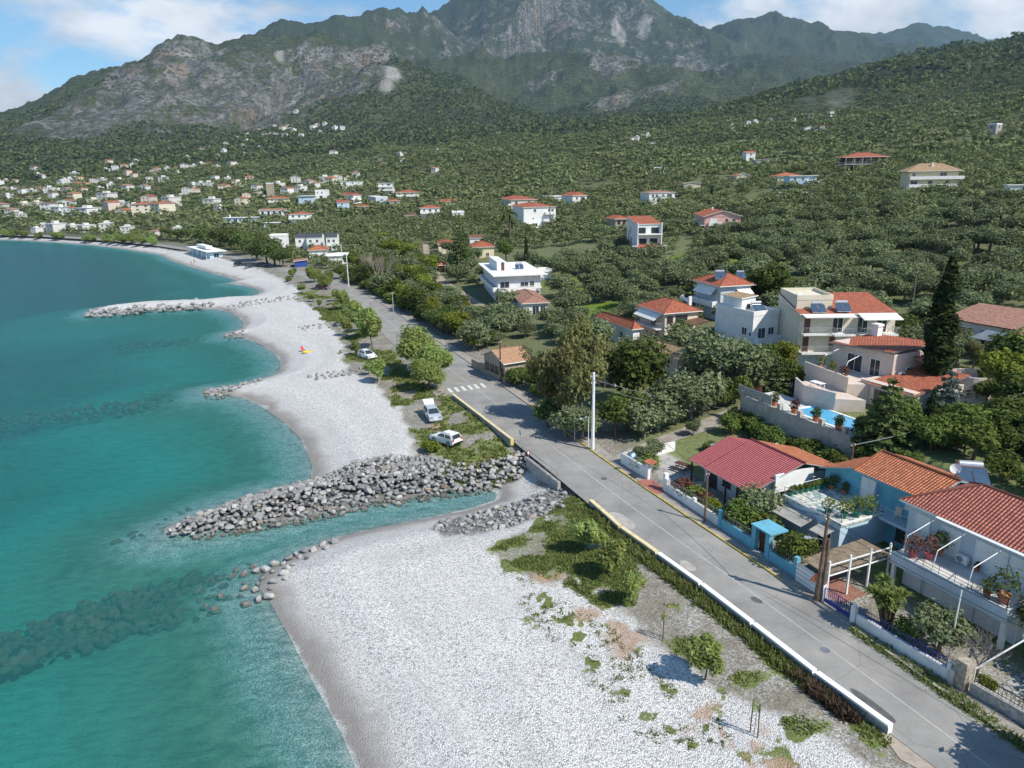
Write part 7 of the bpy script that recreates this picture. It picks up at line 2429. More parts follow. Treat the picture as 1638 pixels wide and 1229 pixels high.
corner_house('townhouse', 'white townhouse standing alone left of the gabled trio', 432, 401, 5, 24, 2, -16, wall=M_white, roof=('flat', M_white, 0, .1), sh=3.0, z_extra=.5, rw=[(.25, 1, 'win'), (.7, 1, 'win'), (.3, 0, 'door'), (.7, 0, 'win')])
corner_house('village_house', 'white house with bright orange hipped roof by the bend of the road', 495, 416, 6, 26, 1, -14, wall=M_white, roof=('hip', T_orange, 1.8, .6), z_extra=1.0, rw=[(.75, 0, 'win')])
corner_house('flat_roof_house', 'white pavilion with broad low white roof on posts near the road bend', 523, 426, 8, 30, 1, -14, wall=M_white, roof=('hip', M_white, .6, .6), z_extra=.9, rw=[(.3, 0, 'wide'), (.7, 0, 'win')], fw=[(.5, 0, 'wide')])
corner_house('kiosk', 'low pink-roofed shop with blue counters beside the road', 472, 428, 6, 18, 1, -8, wall=M_blueshut, roof=('shedy', T_pink, .5, .5), sh=2.3, fw=[(.5, 0, 'wide')], cat='kiosk')
# beach cafe
h_, w_, d_ = corner_house('beach_cafe', 'beach cafe with white canopy on slanting posts by the shingle', 336, 414, 26, 18, 1, 12, wall=M_paleblue, roof=('flat', M_white, 0, 1.6), sh=2.9, down=1, fw=[(.2, 0, 'wide'), (.5, 0, 'wide'), (.8, 0, 'wide')], rw=[(.5, 0, 'wide')], cat='cafe')
for f in (-.5, -.25, 0, .25, .5):
    MB().path([(f * w_, -1.5, -.5), (f * w_ + .3, -1.3, 2.95)], .12, 6).obj('post', M_white, h_)
MB().box(0, d_ * .4, 3.6, w_ * .5, d_ * .5, 1.2).obj('roof_lattice', M_white, h_)
# pool villa
root, part, op = hb('pool_villa', 'pink-beige villa with red and crimson roofs, curved terrace and round bay', -20, 36, 6.8, 'house')
HOUSES.append((*W(-18, 37)[:2], 11, RZ, 16, 14))
part('wall', MB().box(-24.6, 38.6, 4.5, 9.0, 7.0, 8.0), M_pinkbeige)
part('wing', MB().box(-18.0, 36.0, 4.5, 7.0, 8.5, 5.2), M_pinkbeige)
rf = MB().slab([(-29.4, 34.6, 12.3), (-20.0, 34.6, 12.9), (-20.0, 42.4, 13.3), (-29.4, 42.4, 12.7)], .16, 0, 1)
part('roof', rf, [T_red, M_metal])
part('roof', MB().slab([(-20.6, 31.4, 9.5), (-14.2, 31.4, 9.5), (-14.2, 40.4, 10.8), (-20.6, 40.4, 10.8)], .16, 0, 1), [T_red, M_metal])
part('roof', MB().slab([(-20.0, 38.2, 12.0), (-17.6, 38.2, 11.4), (-17.6, 42.0, 11.4), (-20.0, 42.0, 12.0)], .10, 0, 1), [T_crimson, M_metal])['label'] = 'crimson metal roof strip'
rb = MB()
rb.lathe([(2.3, 4.5), (2.3, 10.6), (2.1, 10.6), (2.1, 9.9), (0.0, 9.9)], 28, 0, (-15.2, 42.2, 0))
part('round_bay', rb, M_pinkbeige)
part('terrace', MB().prism([(-29.6, 31.0), (-21.5, 29.6), (-20.2, 31.6), (-20.2, 34.9), (-29.6, 34.9)], 4.5, 9.3), M_pinkbeige)
part('terrace', MB().prism([(-27.6, 27.6), (-24.5, 25.9), (-20.4, 26.6), (-18.4, 29.2), (-21.4, 29.55), (-27.6, 30.6)], 4.5, 8.2), M_pinkbeige)
part('parapet', MB().prism([(-29.6, 31.0), (-21.5, 29.6), (-21.5, 29.8), (-29.6, 31.2)], 9.3, 10.1), M_pinkbeige)
part('parapet', MB().prism([(-27.6, 27.6), (-24.5, 25.9), (-24.5, 26.15), (-27.6, 27.85)], 8.2, 8.9).prism([(-24.5, 25.9), (-20.4, 26.6), (-20.4, 26.85), (-24.5, 26.15)], 8.2, 8.9), M_pinkbeige)
op('wide', -25.5, 35.1, 9.35)
op('door', -22.5, 35.1, 9.35)
op('wide', -18.4, 31.7, 7.0)
op('win', -15.6, 31.7, 7.2)
op('win', -20.1, 38.0, 9.6, 'r')
op('door', -14.45, 34.5, 6.85, 'r')
op('wide', -14.45, 37.6, 6.85, 'r')
for X in (-27.5, -24.0):
    part('awning_arm', MB().path([(X, 35.0, 12.0), (X, 32.2, 11.2), (X, 31.4, 9.4)], .05, 6), M_white)
part('chimney', MB().box(-28.0, 41.5, 12.6, .9, .9, 1.4).box(-28.0, 41.5, 14.0, 1.1, 1.1, .3), M_white)
x, y, _ = W(-19.7, 36.2)
ac_unit((x, y, 9.75), RZ + 1.57, 'white air conditioner on the pink-beige wall above the lower villa roof')
for (X, Y, z, sc, lf, lab) in ((-27.6, 31.8, 9.3, 1.5, L_brown, 'row of reddish plants on the upper villa terrace, far pot'), (-25.4, 31.2, 9.3, 1.4, L_lime, 'yellow-green pot plant on the upper villa terrace, middle pot'), (-23.2, 30.8, 9.3, 1.4, L_red, 'reddish pot plant on the upper villa terrace, near pot')):
    x, y, _ = W(X, Y)
    pot_plant((x, y, z), lab, M_terracotta, lf, sc, 0.8, None, int(-X * 3))
x, y, _ = W(-24.6, 28.2)
tb = empty('terrace_table', (x, y, 8.2), RZ, 'white table on the curved lower terrace of the villa', 'table')
MB().box(0, 0, .70, 1.7, .9, .05).obj('table_top', M_white, tb)
for dx in (-.7, .7):
    for dy in (-.35, .35):
        MB().box(dx, dy, 0, .06, .06, .70).obj('leg', M_white, tb)
# pool and its retaining wall
root, part, op = hb('retaining_wall', 'long grey retaining wall with low pillars under the swimming pool', -21, 21.3, 2.6, 'wall')
HOUSES.pop()
M_oldwall = paint('stained_beige_wall', (0.46, 0.43, 0.38), .9, .15, 1.0, .3, dirt=.45)
part('wall', MB().box(-21.2, 21.2, 1.5, 17.0, .35, 5.4), M_oldwall)
for X in (-29.5, -26.4, -23.3, -20.2, -17.1, -14.0):
    part('pillar', MB().box(X, 21.2, 6.9, .5, .5, .7), M_oldwall)
part('panel', MB().box(-27.6, 21.25, 7.0, 5.8, .06, 1.1), M_galv)
part('deck', MB().box(-21.4, 23.9, 6.0, 16.6, 5.0, .68), paint('pale_paving', (0.55, 0.54, 0.52), .8, .1, 1.2, dirt=.2))
root, part, op = hb('swimming_pool', 'blue swimming pool with pale edge behind the retaining wall', -19, 24.4, 6.68, 'pool')
HOUSES.pop()
part('coping', MB().box(-19, 22.35, 6.68, 8.0, .35, .10).box(-19, 26.4, 6.68, 8.0, .35, .10).box(-22.85, 24.375, 6.68, .3, 3.69, .10).box(-15.15, 24.375, 6.68, .3, 3.69, .10), M_white)
pw, pt, po_ = new_mat('pool_water')
principled(pt, po_, (0.10, 0.42, 0.68), 0.06, noise(pt, N(pt, 'ShaderNodeTexCoord').outputs['Object'], 3.0, 3, .6), 0.25, 0.04, 0.5)
part('water', MB().box(-19, 24.375, 6.682, 7.36, 3.66, .03), pw)
for i, X in enumerate((-27.9, -25.0, -21.8, -18.6, -15.5)):
    x, y, _ = W(X, 21.95)
    pot_plant((x, y, 6.68), ['terracotta planter at the far end of the pool wall', 'terracotta planter under the grey panel fence', 'terracotta planter with red flowers by the pool corner', 'terracotta planter halfway along the pool edge', 'terracotta planter at the near end of the pool'][i], M_terracotta, (L_red, L_dark, L_red, L_dark, L_dark)[i], 1.6, .6, None, 80 + i)
# pink tiled house at the frame edge
root, part, op = hb('ridge_house', 'wide house with pale pink tiled roof right of the tall cypress', -30, 66, zat(*W(-30, 66)[:2]) - .2)
zb = zat(*W(-30, 66)[:2])
HOUSES.append((*W(-27, 66)[:2], 10, RZ, 16, 12))
part('wall', MB().box(-29.0, 67.6, zb - 3, 9.6, 6.5, 6.2), M_whitewall)
part('wall', MB().box(-20.2, 67.0, zb - 3, 7.6, 7.5, 5.6), M_whitewall)
part('roof', MB().slab([(-34.6, 63.6, zb + 3.3), (-24.0, 63.6, zb + 3.3), (-24.0, 71.4, zb + 4.9), (-34.6, 71.4, zb + 4.9)], .15, 0, 1), [T_pink, M_darkwood])
part('roof', MB().slab([(-24.6, 62.6, zb + 2.7), (-15.6, 62.6, zb + 2.7), (-15.6, 71.4, zb + 4.6), (-24.0, 71.4, zb + 4.9)], .15, 0, 1), [T_pink, M_darkwood])
op('wide', -31.5, 64.3, zb + .2)
op('wide', -28.0, 64.3, zb + .2)
op('wide', -22.5, 63.2, zb + .1)
part('pergola', MB().slab([(-27.0, 58.8, zb + 2.2), (-21.5, 58.8, zb + 2.2), (-21.5, 62.2, zb + 2.9), (-27, 62.2, zb + 2.9)], .08), M_metal)

# ------------------------------------------------------------------ the far town: small houses, each a thing
M_town = paint('off_white_plaster', (0.60, 0.59, 0.56), .85, .1, .5, dirt=.3)
M_town2 = paint('white_plaster', (0.68, 0.675, 0.66), .85, .08, .5, dirt=.25)
TOWN_W = [M_town2, M_town, M_cream, M_town, M_town2, M_pinkbeige, M_town, M_cream]
TOWN_R = [T_red, T_pink, T_orange, T_red, T_old]
_tm = {}


def town_mesh(k):
    if k in _tm:
        return _tm[k]
    g = random.Random(4000 + k)
    mb = MB()
    w, d, st_ = g.uniform(8, 13), g.uniform(7, 10), g.choice((1, 2, 2, 2, 3))
    H = st_ * 2.9 + .3
    mb.box(0, 0, -4, w, d, H + 4, 0)
    flat = k % 3 == 0
    if flat:
        mb.box(0, 0, H + .003, w + .8, d + .8, .3, 1)
        mb.box(w * .1, d * .1, H + .3, w * .35, d * .4, 2.0, 0)
    else:
        r = roof_mb('hip' if k % 3 == 1 else 'gablex', -w / 2, w / 2, -d / 2, d / 2, H, 1.7, .5)
        n = len(mb.V)
        mb.V += r.V
        mb.F += [tuple(i + n for i in f) for f in r.F]
        mb.M += [{0: 1, 1: 0}[m] for m in r.M]
        mb.UV += r.UV
        if k % 3 == 2:
            gable_fill(mb, 'gablex', -w / 2, w / 2, -d / 2, d / 2, H, 1.7, .5)
    for fl in range(st_):
        z = fl * 2.9 + .9
        for i in range(3):
            x = (-.32 + .32 * i) * w
            mb.box(x, -d / 2, z - (.6 if i == 1 else 0), 1.1, .12, 1.9 if i == 1 else 1.2, 2)
        for i in range(2):
            mb.box(w / 2, (-.2 + .4 * i) * d, z, .12, 1.1, 1.2, 2)
        if fl and g.random() < .7:
            mb.box(0, -d / 2 - .6, fl * 2.9 - .1, w * .7, 1.2, .9, 0)
    _tm[k] = (mb.mesh('town_house', [TOWN_W[k % 8], (M_town2 if flat else TOWN_R[k % 5]), M_glass]), flat, max(w, d), (TOWN_W[k % 8]))
    return _tm[k]


WN = {M_white.name: 'white', M_whitewall.name: 'off-white', M_cream.name: 'cream', M_yellowwall.name: 'yellowish', M_pinkbeige.name: 'pinkish', M_paleblue.name: 'pale blue', M_town.name: 'off-white', M_town2.name: 'white'}


def town(u, v, wpx, k, group, where, rzd=None):
    p = hit(u, v)
    r = math.hypot(p[0], p[1])
    me, flat, W0, wm = town_mesh(k)
    s = wpx * r / FPX / (W0 * 1.05)
    s = min(max(s, .6), 1.8)
    o = link_mesh('town_house', me)
    o.location = p
    rz = RZ + R(-30 + random.uniform(-25, 25) if rzd is None else rzd)
    o.rotation_euler.z = rz
    o.scale = (s, s, min(s, 1.0) * .9)
    tag(o, 'small %s %s house %s' % (WN[wm.name], 'flat-roofed' if flat else 'tile-roofed', where), 'house', group)
    HOUSES.append((p[0], p[1], W0 * s * .75 + 1.0, rz, W0 * s, W0 * s))


g_ = random.Random(77)
S1, S2, S3, S4, S5 = 'in the row just behind the far beach', 'on the lower slope of the seaside town', 'in the upper part of the seaside town', 'in the high hamlet under the cliffs', 'scattered on the wooded slope right of the town'
for (u, v, w) in [(70, 368, 14), (92, 370, 20), (118, 368, 16), (140, 370, 20), (172, 369, 24), (60, 372, 10), (205, 372, 16), (35, 351, 14), (250, 378, 14), (268, 377, 16), (285, 372, 12)]:
    town(u, v, w, g_.choice((0, 3, 6, 9, 1, 4)), 'houses behind the far beach', S1)
for (u, v, w) in [(80, 340, 18), (98, 341, 18), (112, 343, 16), (142, 343, 26), (40, 330, 18), (180, 337, 18), (195, 334, 18), (215, 337, 18), (240, 329, 20), (232, 343, 34), (262, 342, 26), (275, 326, 24), (200, 346, 20),
                  (108, 331, 22), (150, 324, 18), (172, 318, 20), (120, 318, 14), (340, 330, 20), (388, 327, 20), (395, 318, 16), (352, 337, 8), (300, 313, 16), (312, 310, 16), (322, 300, 16), (334, 300, 14), (360, 308, 16), (372, 308, 16), (388, 306, 14), (412, 308, 16), (420, 314, 14), (446, 301, 18), (460, 310, 16),
                  (474, 296, 18), (482, 306, 18), (495, 299, 14), (505, 300, 12), (520, 292, 18), (530, 295, 16), (400, 291, 16), (380, 295, 18), (365, 290, 12), (345, 290, 10), (310, 300, 12), (290, 318, 10), (20, 344, 14), (5, 336, 14), (60, 328, 14), (205, 305, 14), (232, 306, 12), (250, 303, 10), (285, 332, 14), (540, 290, 16), (556, 288, 14), (570, 284, 14), (585, 276, 12), (574, 277, 10)]:
    town(u, v, w, g_.randrange(16), 'houses of the lower town', S2)
for (u, v, w) in [(38, 312, 10), (52, 310, 10), (66, 306, 10), (80, 308, 12), (94, 306, 10), (108, 309, 10), (30, 320, 10), (14, 318, 10), (48, 322, 10), (64, 322, 10), (86, 318, 10), (100, 296, 10), (112, 292, 10), (125, 300, 12), (140, 298, 10), (152, 296, 12), (165, 292, 12), (178, 300, 12), (192, 290, 12), (170, 275, 10), (185, 273, 9),
                  (200, 270, 10), (215, 268, 10), (218, 262, 9), (174, 262, 10), (205, 280, 9), (215, 285, 9), (240, 292, 10), (262, 291, 12), (245, 278, 9), (252, 275, 8), (268, 273, 9), (282, 271, 10), (285, 277, 8), (296, 270, 11), (310, 270, 12), (322, 264, 11), (335, 263, 9), (300, 255, 8), (322, 243, 8), (348, 270, 8), (372, 268, 12), (380, 268, 8),
                  (0, 295, 8), (10, 290, 8), (24, 292, 8), (70, 285, 8), (62, 282, 7), (58, 276, 10), (120, 283, 10), (128, 288, 8), (104, 290, 8), (20, 306, 8), (8, 304, 8), (150, 306, 9), (134, 309, 9), (160, 304, 9)]:
    town(u, v, w, g_.randrange(16), 'houses of the upper town', S3)
for (u, v, w) in [(358, 243, 8), (348, 252, 7), (362, 234, 8), (380, 222, 7), (395, 228, 8), (396, 218, 8), (412, 208, 8), (424, 218, 10), (432, 218, 8), (440, 204, 8), (452, 208, 8), (462, 205, 8), (474, 180, 7), (482, 218, 7), (508, 202, 8), (511, 212, 9), (520, 200, 7), (536, 206, 8), (548, 206, 8), (470, 210, 7), (415, 238, 6), (393, 248, 7), (534, 248, 11), (528, 250, 7), (500, 206, 7), (442, 219, 9), (456, 218, 8), (388, 235, 7)]:
    town(u, v, w, g_.randrange(16), 'houses of the high hamlet', S4)
for (u, v, w) in [(640, 250, 9), (650, 249, 7), (646, 262, 11), (672, 246, 8), (698, 244, 7), (704, 243, 7), (610, 262, 9), (615, 268, 9), (696, 275, 8), (1018, 224, 9), (1026, 220, 8), (1035, 219, 8), (1008, 226, 7), (1044, 234, 8), (1195, 202, 10), (1206, 200, 10), (1232, 194, 7), (1296, 190, 8), (1328, 186, 7), (1316, 209, 8), (1170, 205, 5), (1268, 194, 7)]:
    town(u, v, w, g_.randrange(16), 'houses scattered on the wooded slope', S5)
# ================================================================== trees, shrubs, grass
def top_of(key):
    if callable(PROTO[key]):
        PROTO[key] = PROTO[key]()
    return max(max(v[2] for v in o.bound_box) for o in KIDS[PROTO[key].name])


def tree(key, u, v, vtop, label, cat='tree', group=None, wide=1.0, utop=None):
    """plant standing at picture point (u, v) whose top shows at height vtop of the photograph"""
    p = hit(u, v)
    r = math.hypot(p[0], p[1])
    h = far(u if utop is None else utop, vtop, r)[2] - p[2]
    s = h / top_of(key)
    return place(key, p, s * wide, None, label, cat, group, sz=s)


def street(key, X, Y, h, label, cat='shrub', group=None, z=None, wide=1.0):
    p = W(X, Y, z)
    s = h / top_of(key)
    return place(key, p, s * wide, None, label, cat, group, sz=s)


# beach side
for i, (u, v, vt, lab) in enumerate([(938, 884, 832, 'young tamarisk deepest in the green verge by the stream bank'), (975, 922, 862, 'bushy tamarisk in the middle of the near verge'), (1012, 966, 918, 'bright green tamarisk at the lower edge of the near verge'),
                                     (1127, 1088, 1018, 'single tamarisk nearest the drone, standing on gravel'), (962, 880, 846, 'low tamarisk between the first two of the near verge')]):
    tree('tam%d' % (i % 3), u, v, vt, lab, wide=1.12)
tree('sapling', 1060, 1022, 980, 'staked sapling halfway along the gravel strip', 'sapling')
tree('sapling', 1206, 1175, 1120, 'staked sapling nearest the drone on orange soil', 'sapling')
for i, (u, v, vt, w) in enumerate([(596, 557, 503, 1.0), (584, 541, 489, 1.05), (568, 517, 478, 1.0), (549, 496, 462, 1.0), (569, 569, 543, 1.0), (556, 537, 508, 1.0), (546, 522, 502, 1.0), (604, 612, 574, 1.2), (590, 600, 580, 1.2), (537, 482, 462, 1.1), (552, 508, 490, 1.0), (483, 470, 453, 1.4), (500, 483, 468, 1.4), (512, 492, 478, 1.2), (575, 530, 496, 1.0)]):
    tree('tam%d' % (i % 3), u, v, vt, 'young feathery tamarisk in the planted row between beach and road', 'tree', 'tamarisks planted along the road', w)
for (u, v, vt, lab, w) in [(672, 598, 521, 'largest tamarisk, spreading over the road edge before the zebra crossing', 1.05), (702, 604, 545, 'second large tamarisk beside the largest one', 0.9), (686, 624, 572, 'drooping tamarisk bush just before the zebra crossing', 1.1),
                           (503, 452, 424, 'rounded tamarisk beside the maroon car, farther one', 1.0), (521, 462, 432, 'rounded tamarisk shading the maroon car, nearer one', 1.0), (468, 443, 428, 'small round tamarisk beyond the road bend', 1.0)]:
    tree('bigtam', u, v, vt, lab, wide=w)
tree('limebush', 462, 450, 441, 'yellow-green bush on the shingle beyond the road bend', 'shrub')
tree('limebush', 690, 724, 702, 'round yellow-green bush on the grass near the breakwater', 'shrub')
for i, (u, v, vt) in enumerate([(300, 386, 362), (330, 393, 358), (352, 396, 360), (376, 400, 358), (392, 408, 366), (412, 418, 368), (428, 424, 374), (440, 426, 380), (268, 384, 362), (284, 385, 364), (452, 428, 392)]):
    tree('pine%d' % (i % 2), u, v, vt, 'dark umbrella-crowned pine in the wood behind the beach cafe', 'tree', 'pines behind the beach cafe', 0.95)
for i, (u, v, vt) in enumerate([(8, 380, 365), (24, 381, 366), (40, 381, 367), (62, 383, 370), (90, 384, 370), (98, 384, 370), (138, 388, 374), (148, 388, 373), (170, 389, 374), (182, 390, 372), (196, 391, 374), (212, 391, 368), (228, 393, 374), (244, 394, 376)]):
    tree('bigtam', u, v, vt, 'grey-green rounded tree in the row lining the far beach', 'tree', 'trees lining the far beach', 1.1)

# roadside thicket beyond the crossing
for i, (u, v, vt) in enumerate([(588, 452, 402), (604, 458, 404), (616, 462, 408)]):
    tree('poplar', u, v, vt, 'leafless grey tree in the clump by the road bend', 'tree', 'bare trees by the road bend')
gT = random.Random(12)
KN = {'broad0': 'dark leafy tree', 'broad1': 'mid-green leafy tree', 'lime': 'bright yellow-green tree', 'olive0': 'grey-green olive', 'olive1': 'grey-green olive', 'darkbush': 'dark shrub', 'limebush': 'yellow-green shrub', 'bush': 'green shrub'}
for (u0, v0, u1, v1, n, keys, h0, h1) in [(560, 447, 664, 512, 20, ('broad0', 'broad0', 'lime', 'broad1', 'olive0'), 3.5, 7), (640, 478, 745, 565, 26, ('lime', 'broad0', 'broad1', 'lime', 'broad0', 'olive1'), 3, 6), (664, 470, 745, 520, 16, ('lime', 'limebush', 'broad0', 'broad0'), 2.5, 5),
                                         (700, 520, 790, 560, 15, ('olive0', 'broad1', 'olive1', 'broad0'), 3, 5), (560, 430, 680, 470, 26, ('broad0', 'lime', 'broad1', 'olive0', 'broad0'), 4, 7), (660, 522, 742, 578, 12, ('olive0', 'olive1', 'broad0'), 2.6, 4), (610, 400, 690, 440, 22, ('broad0', 'lime', 'broad1', 'olive0', 'lime'), 4, 7)]:
    for i in range(n):
        q = (i + gT.random()) / n
        u, v = u0 + (u1 - u0) * q + gT.uniform(-10, 16), v0 + (v1 - v0) * q + gT.uniform(-12, 4)
        k = gT.choice(keys)
        p = hit(u, v)
        tt, _ = inland_t(np.array([p[0]]), np.array([p[1]]))
        if tt[0] < 3.0:
            continue
        s = gT.uniform(h0, h1) / top_of(k)
        place(k, p, s * gT.uniform(.9, 1.15), None, '%s in the thicket between the coast road and the sandy lane' % KN[k], 'tree', 'thicket by the coast road: ' + KN[k], sz=s)
tree('araucaria', 738, 432, 350, 'tall norfolk pine with level whorls above the sandy lane')
tree('palm', 815, 388, 335, 'tall date palm in front of the big white house')
tree('palm', 634, 312, 292, 'palm beside the white house with stacked terraces')
tree('palm', 640, 313, 296, 'second shorter palm beside the stacked terraces')
tree('cypress', 842, 434, 376, 'slim dark cypress behind the flat roof slab of the white house', wide=.8)
tree('smallcypress', 1138, 318, 296, 'small dark cypress alone in the upper olive grove')
tree('broad1', 810, 420, 382, 'leafy green tree behind the rooftop room of the flat-roofed white house')
# band of trees between the road and the red-roofed houses
for (u, v, vt, k, lab) in [(872, 668, 566, 'brown', 'brownish eucalyptus beside the peach tiled cottage'), (898, 674, 534, 'brown', 'tallest brownish eucalyptus, in the middle of the roadside trio'), (930, 690, 560, 'brown', 'brownish eucalyptus behind the thin grey post'), (918, 600, 503, 'brown', 'brownish eucalyptus farther back near the annex with pink and red roofs'),
                           (946, 640, 528, 'brown', 'brownish eucalyptus in front of the white cottage with red hipped roof'), (1014, 650, 538, 'broad0', 'tall dark tree before the cream villa'), (985, 700, 628, 'broad1', 'green tree right beside the tall white pole'), (1002, 690, 622, 'broad0', 'dark tree just right of the tall white pole'),
                           (905, 700, 648, 'olive1', 'grey-green tree at the pavement opposite the yellow wall'), (932, 704, 652, 'olive2', 'grey-green tree behind the short white street lamp'), (876, 684, 636, 'broad0', 'dark tree on the pavement side right of the cottage'), (1030, 700, 640, 'olive0', 'grey-green olive first in the dense row along the lane'), (1052, 690, 622, 'olive1', 'grey-green olive second in the dense row along the lane'),
                           (1080, 678, 600, 'olive2', 'large grey-green olive in front of the tan tiled roof'), (1104, 668, 592, 'olive3', 'large dark olive right of the tan tiled roof'), (1124, 664, 606, 'olive0', 'grey-green olive in the dense row, near its inland end'), (1150, 652, 604, 'citrus', 'bright green citrus at the inland end of the olive row'), (1176, 646, 598, 'citrus', 'bright green citrus next to the lane wall'),
                           (1140, 612, 522, 'olive1', 'big grey olive below the white flat-roofed house, left one'), (1172, 620, 540, 'olive3', 'big grey olive below the white flat-roofed house, middle one'), (1196, 622, 560, 'olive2', 'big grey olive below the white flat-roofed house, right one'), (1222, 602, 548, 'broad0', 'dark leafy tree at the foot of the cream apartment block'), (1252, 600, 545, 'lime', 'yellow-green palm-like tree at the foot of the cream apartment block'),
                           (1240, 640, 568, 'fir', 'dark conifer left of the pale blue ground floor'), (1268, 634, 572, 'broad1', 'green tree between dark conifer and villa forecourt'), (1092, 560, 512, 'citrus', 'small round citrus beside the cream villa veranda'), (1064, 590, 548, 'broad0', 'dark shrub-like tree under the cream villa'), (1300, 612, 596, 'olive0', 'low grey tree on the villa forecourt'),
                           (968, 620, 545, 'poplar', 'thin leafless tree beside the white cottage with red hipped roof'), (760, 560, 512, 'olive0', 'grey-green olive behind the peach tiled cottage'), (800, 545, 498, 'olive3', 'grey-green olive beside the sandy lane end'), (838, 600, 552, 'olive1', 'grey-green olive overhanging the peach tiled roof')]:
    tree(k, u, v, vt, lab, wide=.72 if k == 'brown' else 1.0)
# around the pool villa and above the rock face
for (u, v, vt, k, lab, w) in [(1416, 712, 602, 'fir', 'big tiered conifer before the pink-beige villa', 1.15), (1398, 700, 640, 'fir', 'smaller tiered conifer beside the big one', 1.1), (1482, 708, 618, 'smallcypress', 'short narrow cypress below the tall one', .8), (1512, 668, 590, 'cedar', 'silvery blue cedar by the foot of the tall cypress', 1.0),
                              (1525, 700, 640, 'cedar', 'silvery blue conifer lower on the bank', 1.0), (1545, 690, 640, 'broad1', 'green bush-like tree above the rock face', 1.3), (1580, 705, 652, 'broad1', 'mid-green tree hanging over the rock face', 1.4), (1618, 690, 640, 'lime', 'yellow-green tree above the rock face near the cable', 1.2), (1604, 640, 558, 'lime', 'tall yellow-green tree right of the villa round bay', 1.0),
                              (1625, 610, 520, 'broad0', 'dark tree in front of the pale pink tiled roof', 1.1), (1575, 650, 600, 'broad1', 'green tree beside the villa round bay', 1.1), (1545, 640, 612, 'darkbush', 'dark hedge bush under the villa round bay', 1.5), (1640, 660, 590, 'broad0', 'dark tree at the frame edge above the rock face', 1.2),
                              (1556, 590, 545, 'brown', 'reddish-leaved tree by the pale pink roof', .8), (1228, 500, 418, 'darkpine', 'huge dark pine beside the grey-blue house', 1.15), (1205, 490, 438, 'darkpine', 'dark pine crown joined to the huge one', 1.0), (1395, 545, 505, 'broad0', 'dark tree behind the cream apartment block', 1.1), (1440, 545, 500, 'broad0', 'dark tree between apartment block and tall cypress', 1.2),
                              (1470, 530, 488, 'broad1', 'green tree behind the tall cypress', 1.1), (1365, 560, 540, 'darkbush', 'dark bush behind the upper villa roof', 1.2), (1265, 480, 440, 'lime', 'yellow-green tree behind the apartment block roof', 1.0), (1300, 470, 440, 'olive2', 'grey olive directly behind the apartment block', 1.2)]:
    tree(k, u, v, vt, lab, wide=w)
p = W(-17.4, 39.0)
hh = far(1533, 402, math.hypot(p[0], p[1]))[2] - p[2]
place('cypress', p, hh / top_of('cypress') * 1.25, 0.3, 'very tall dark cypress towering over the pool villa', 'tree', None, sz=hh / top_of('cypress'))
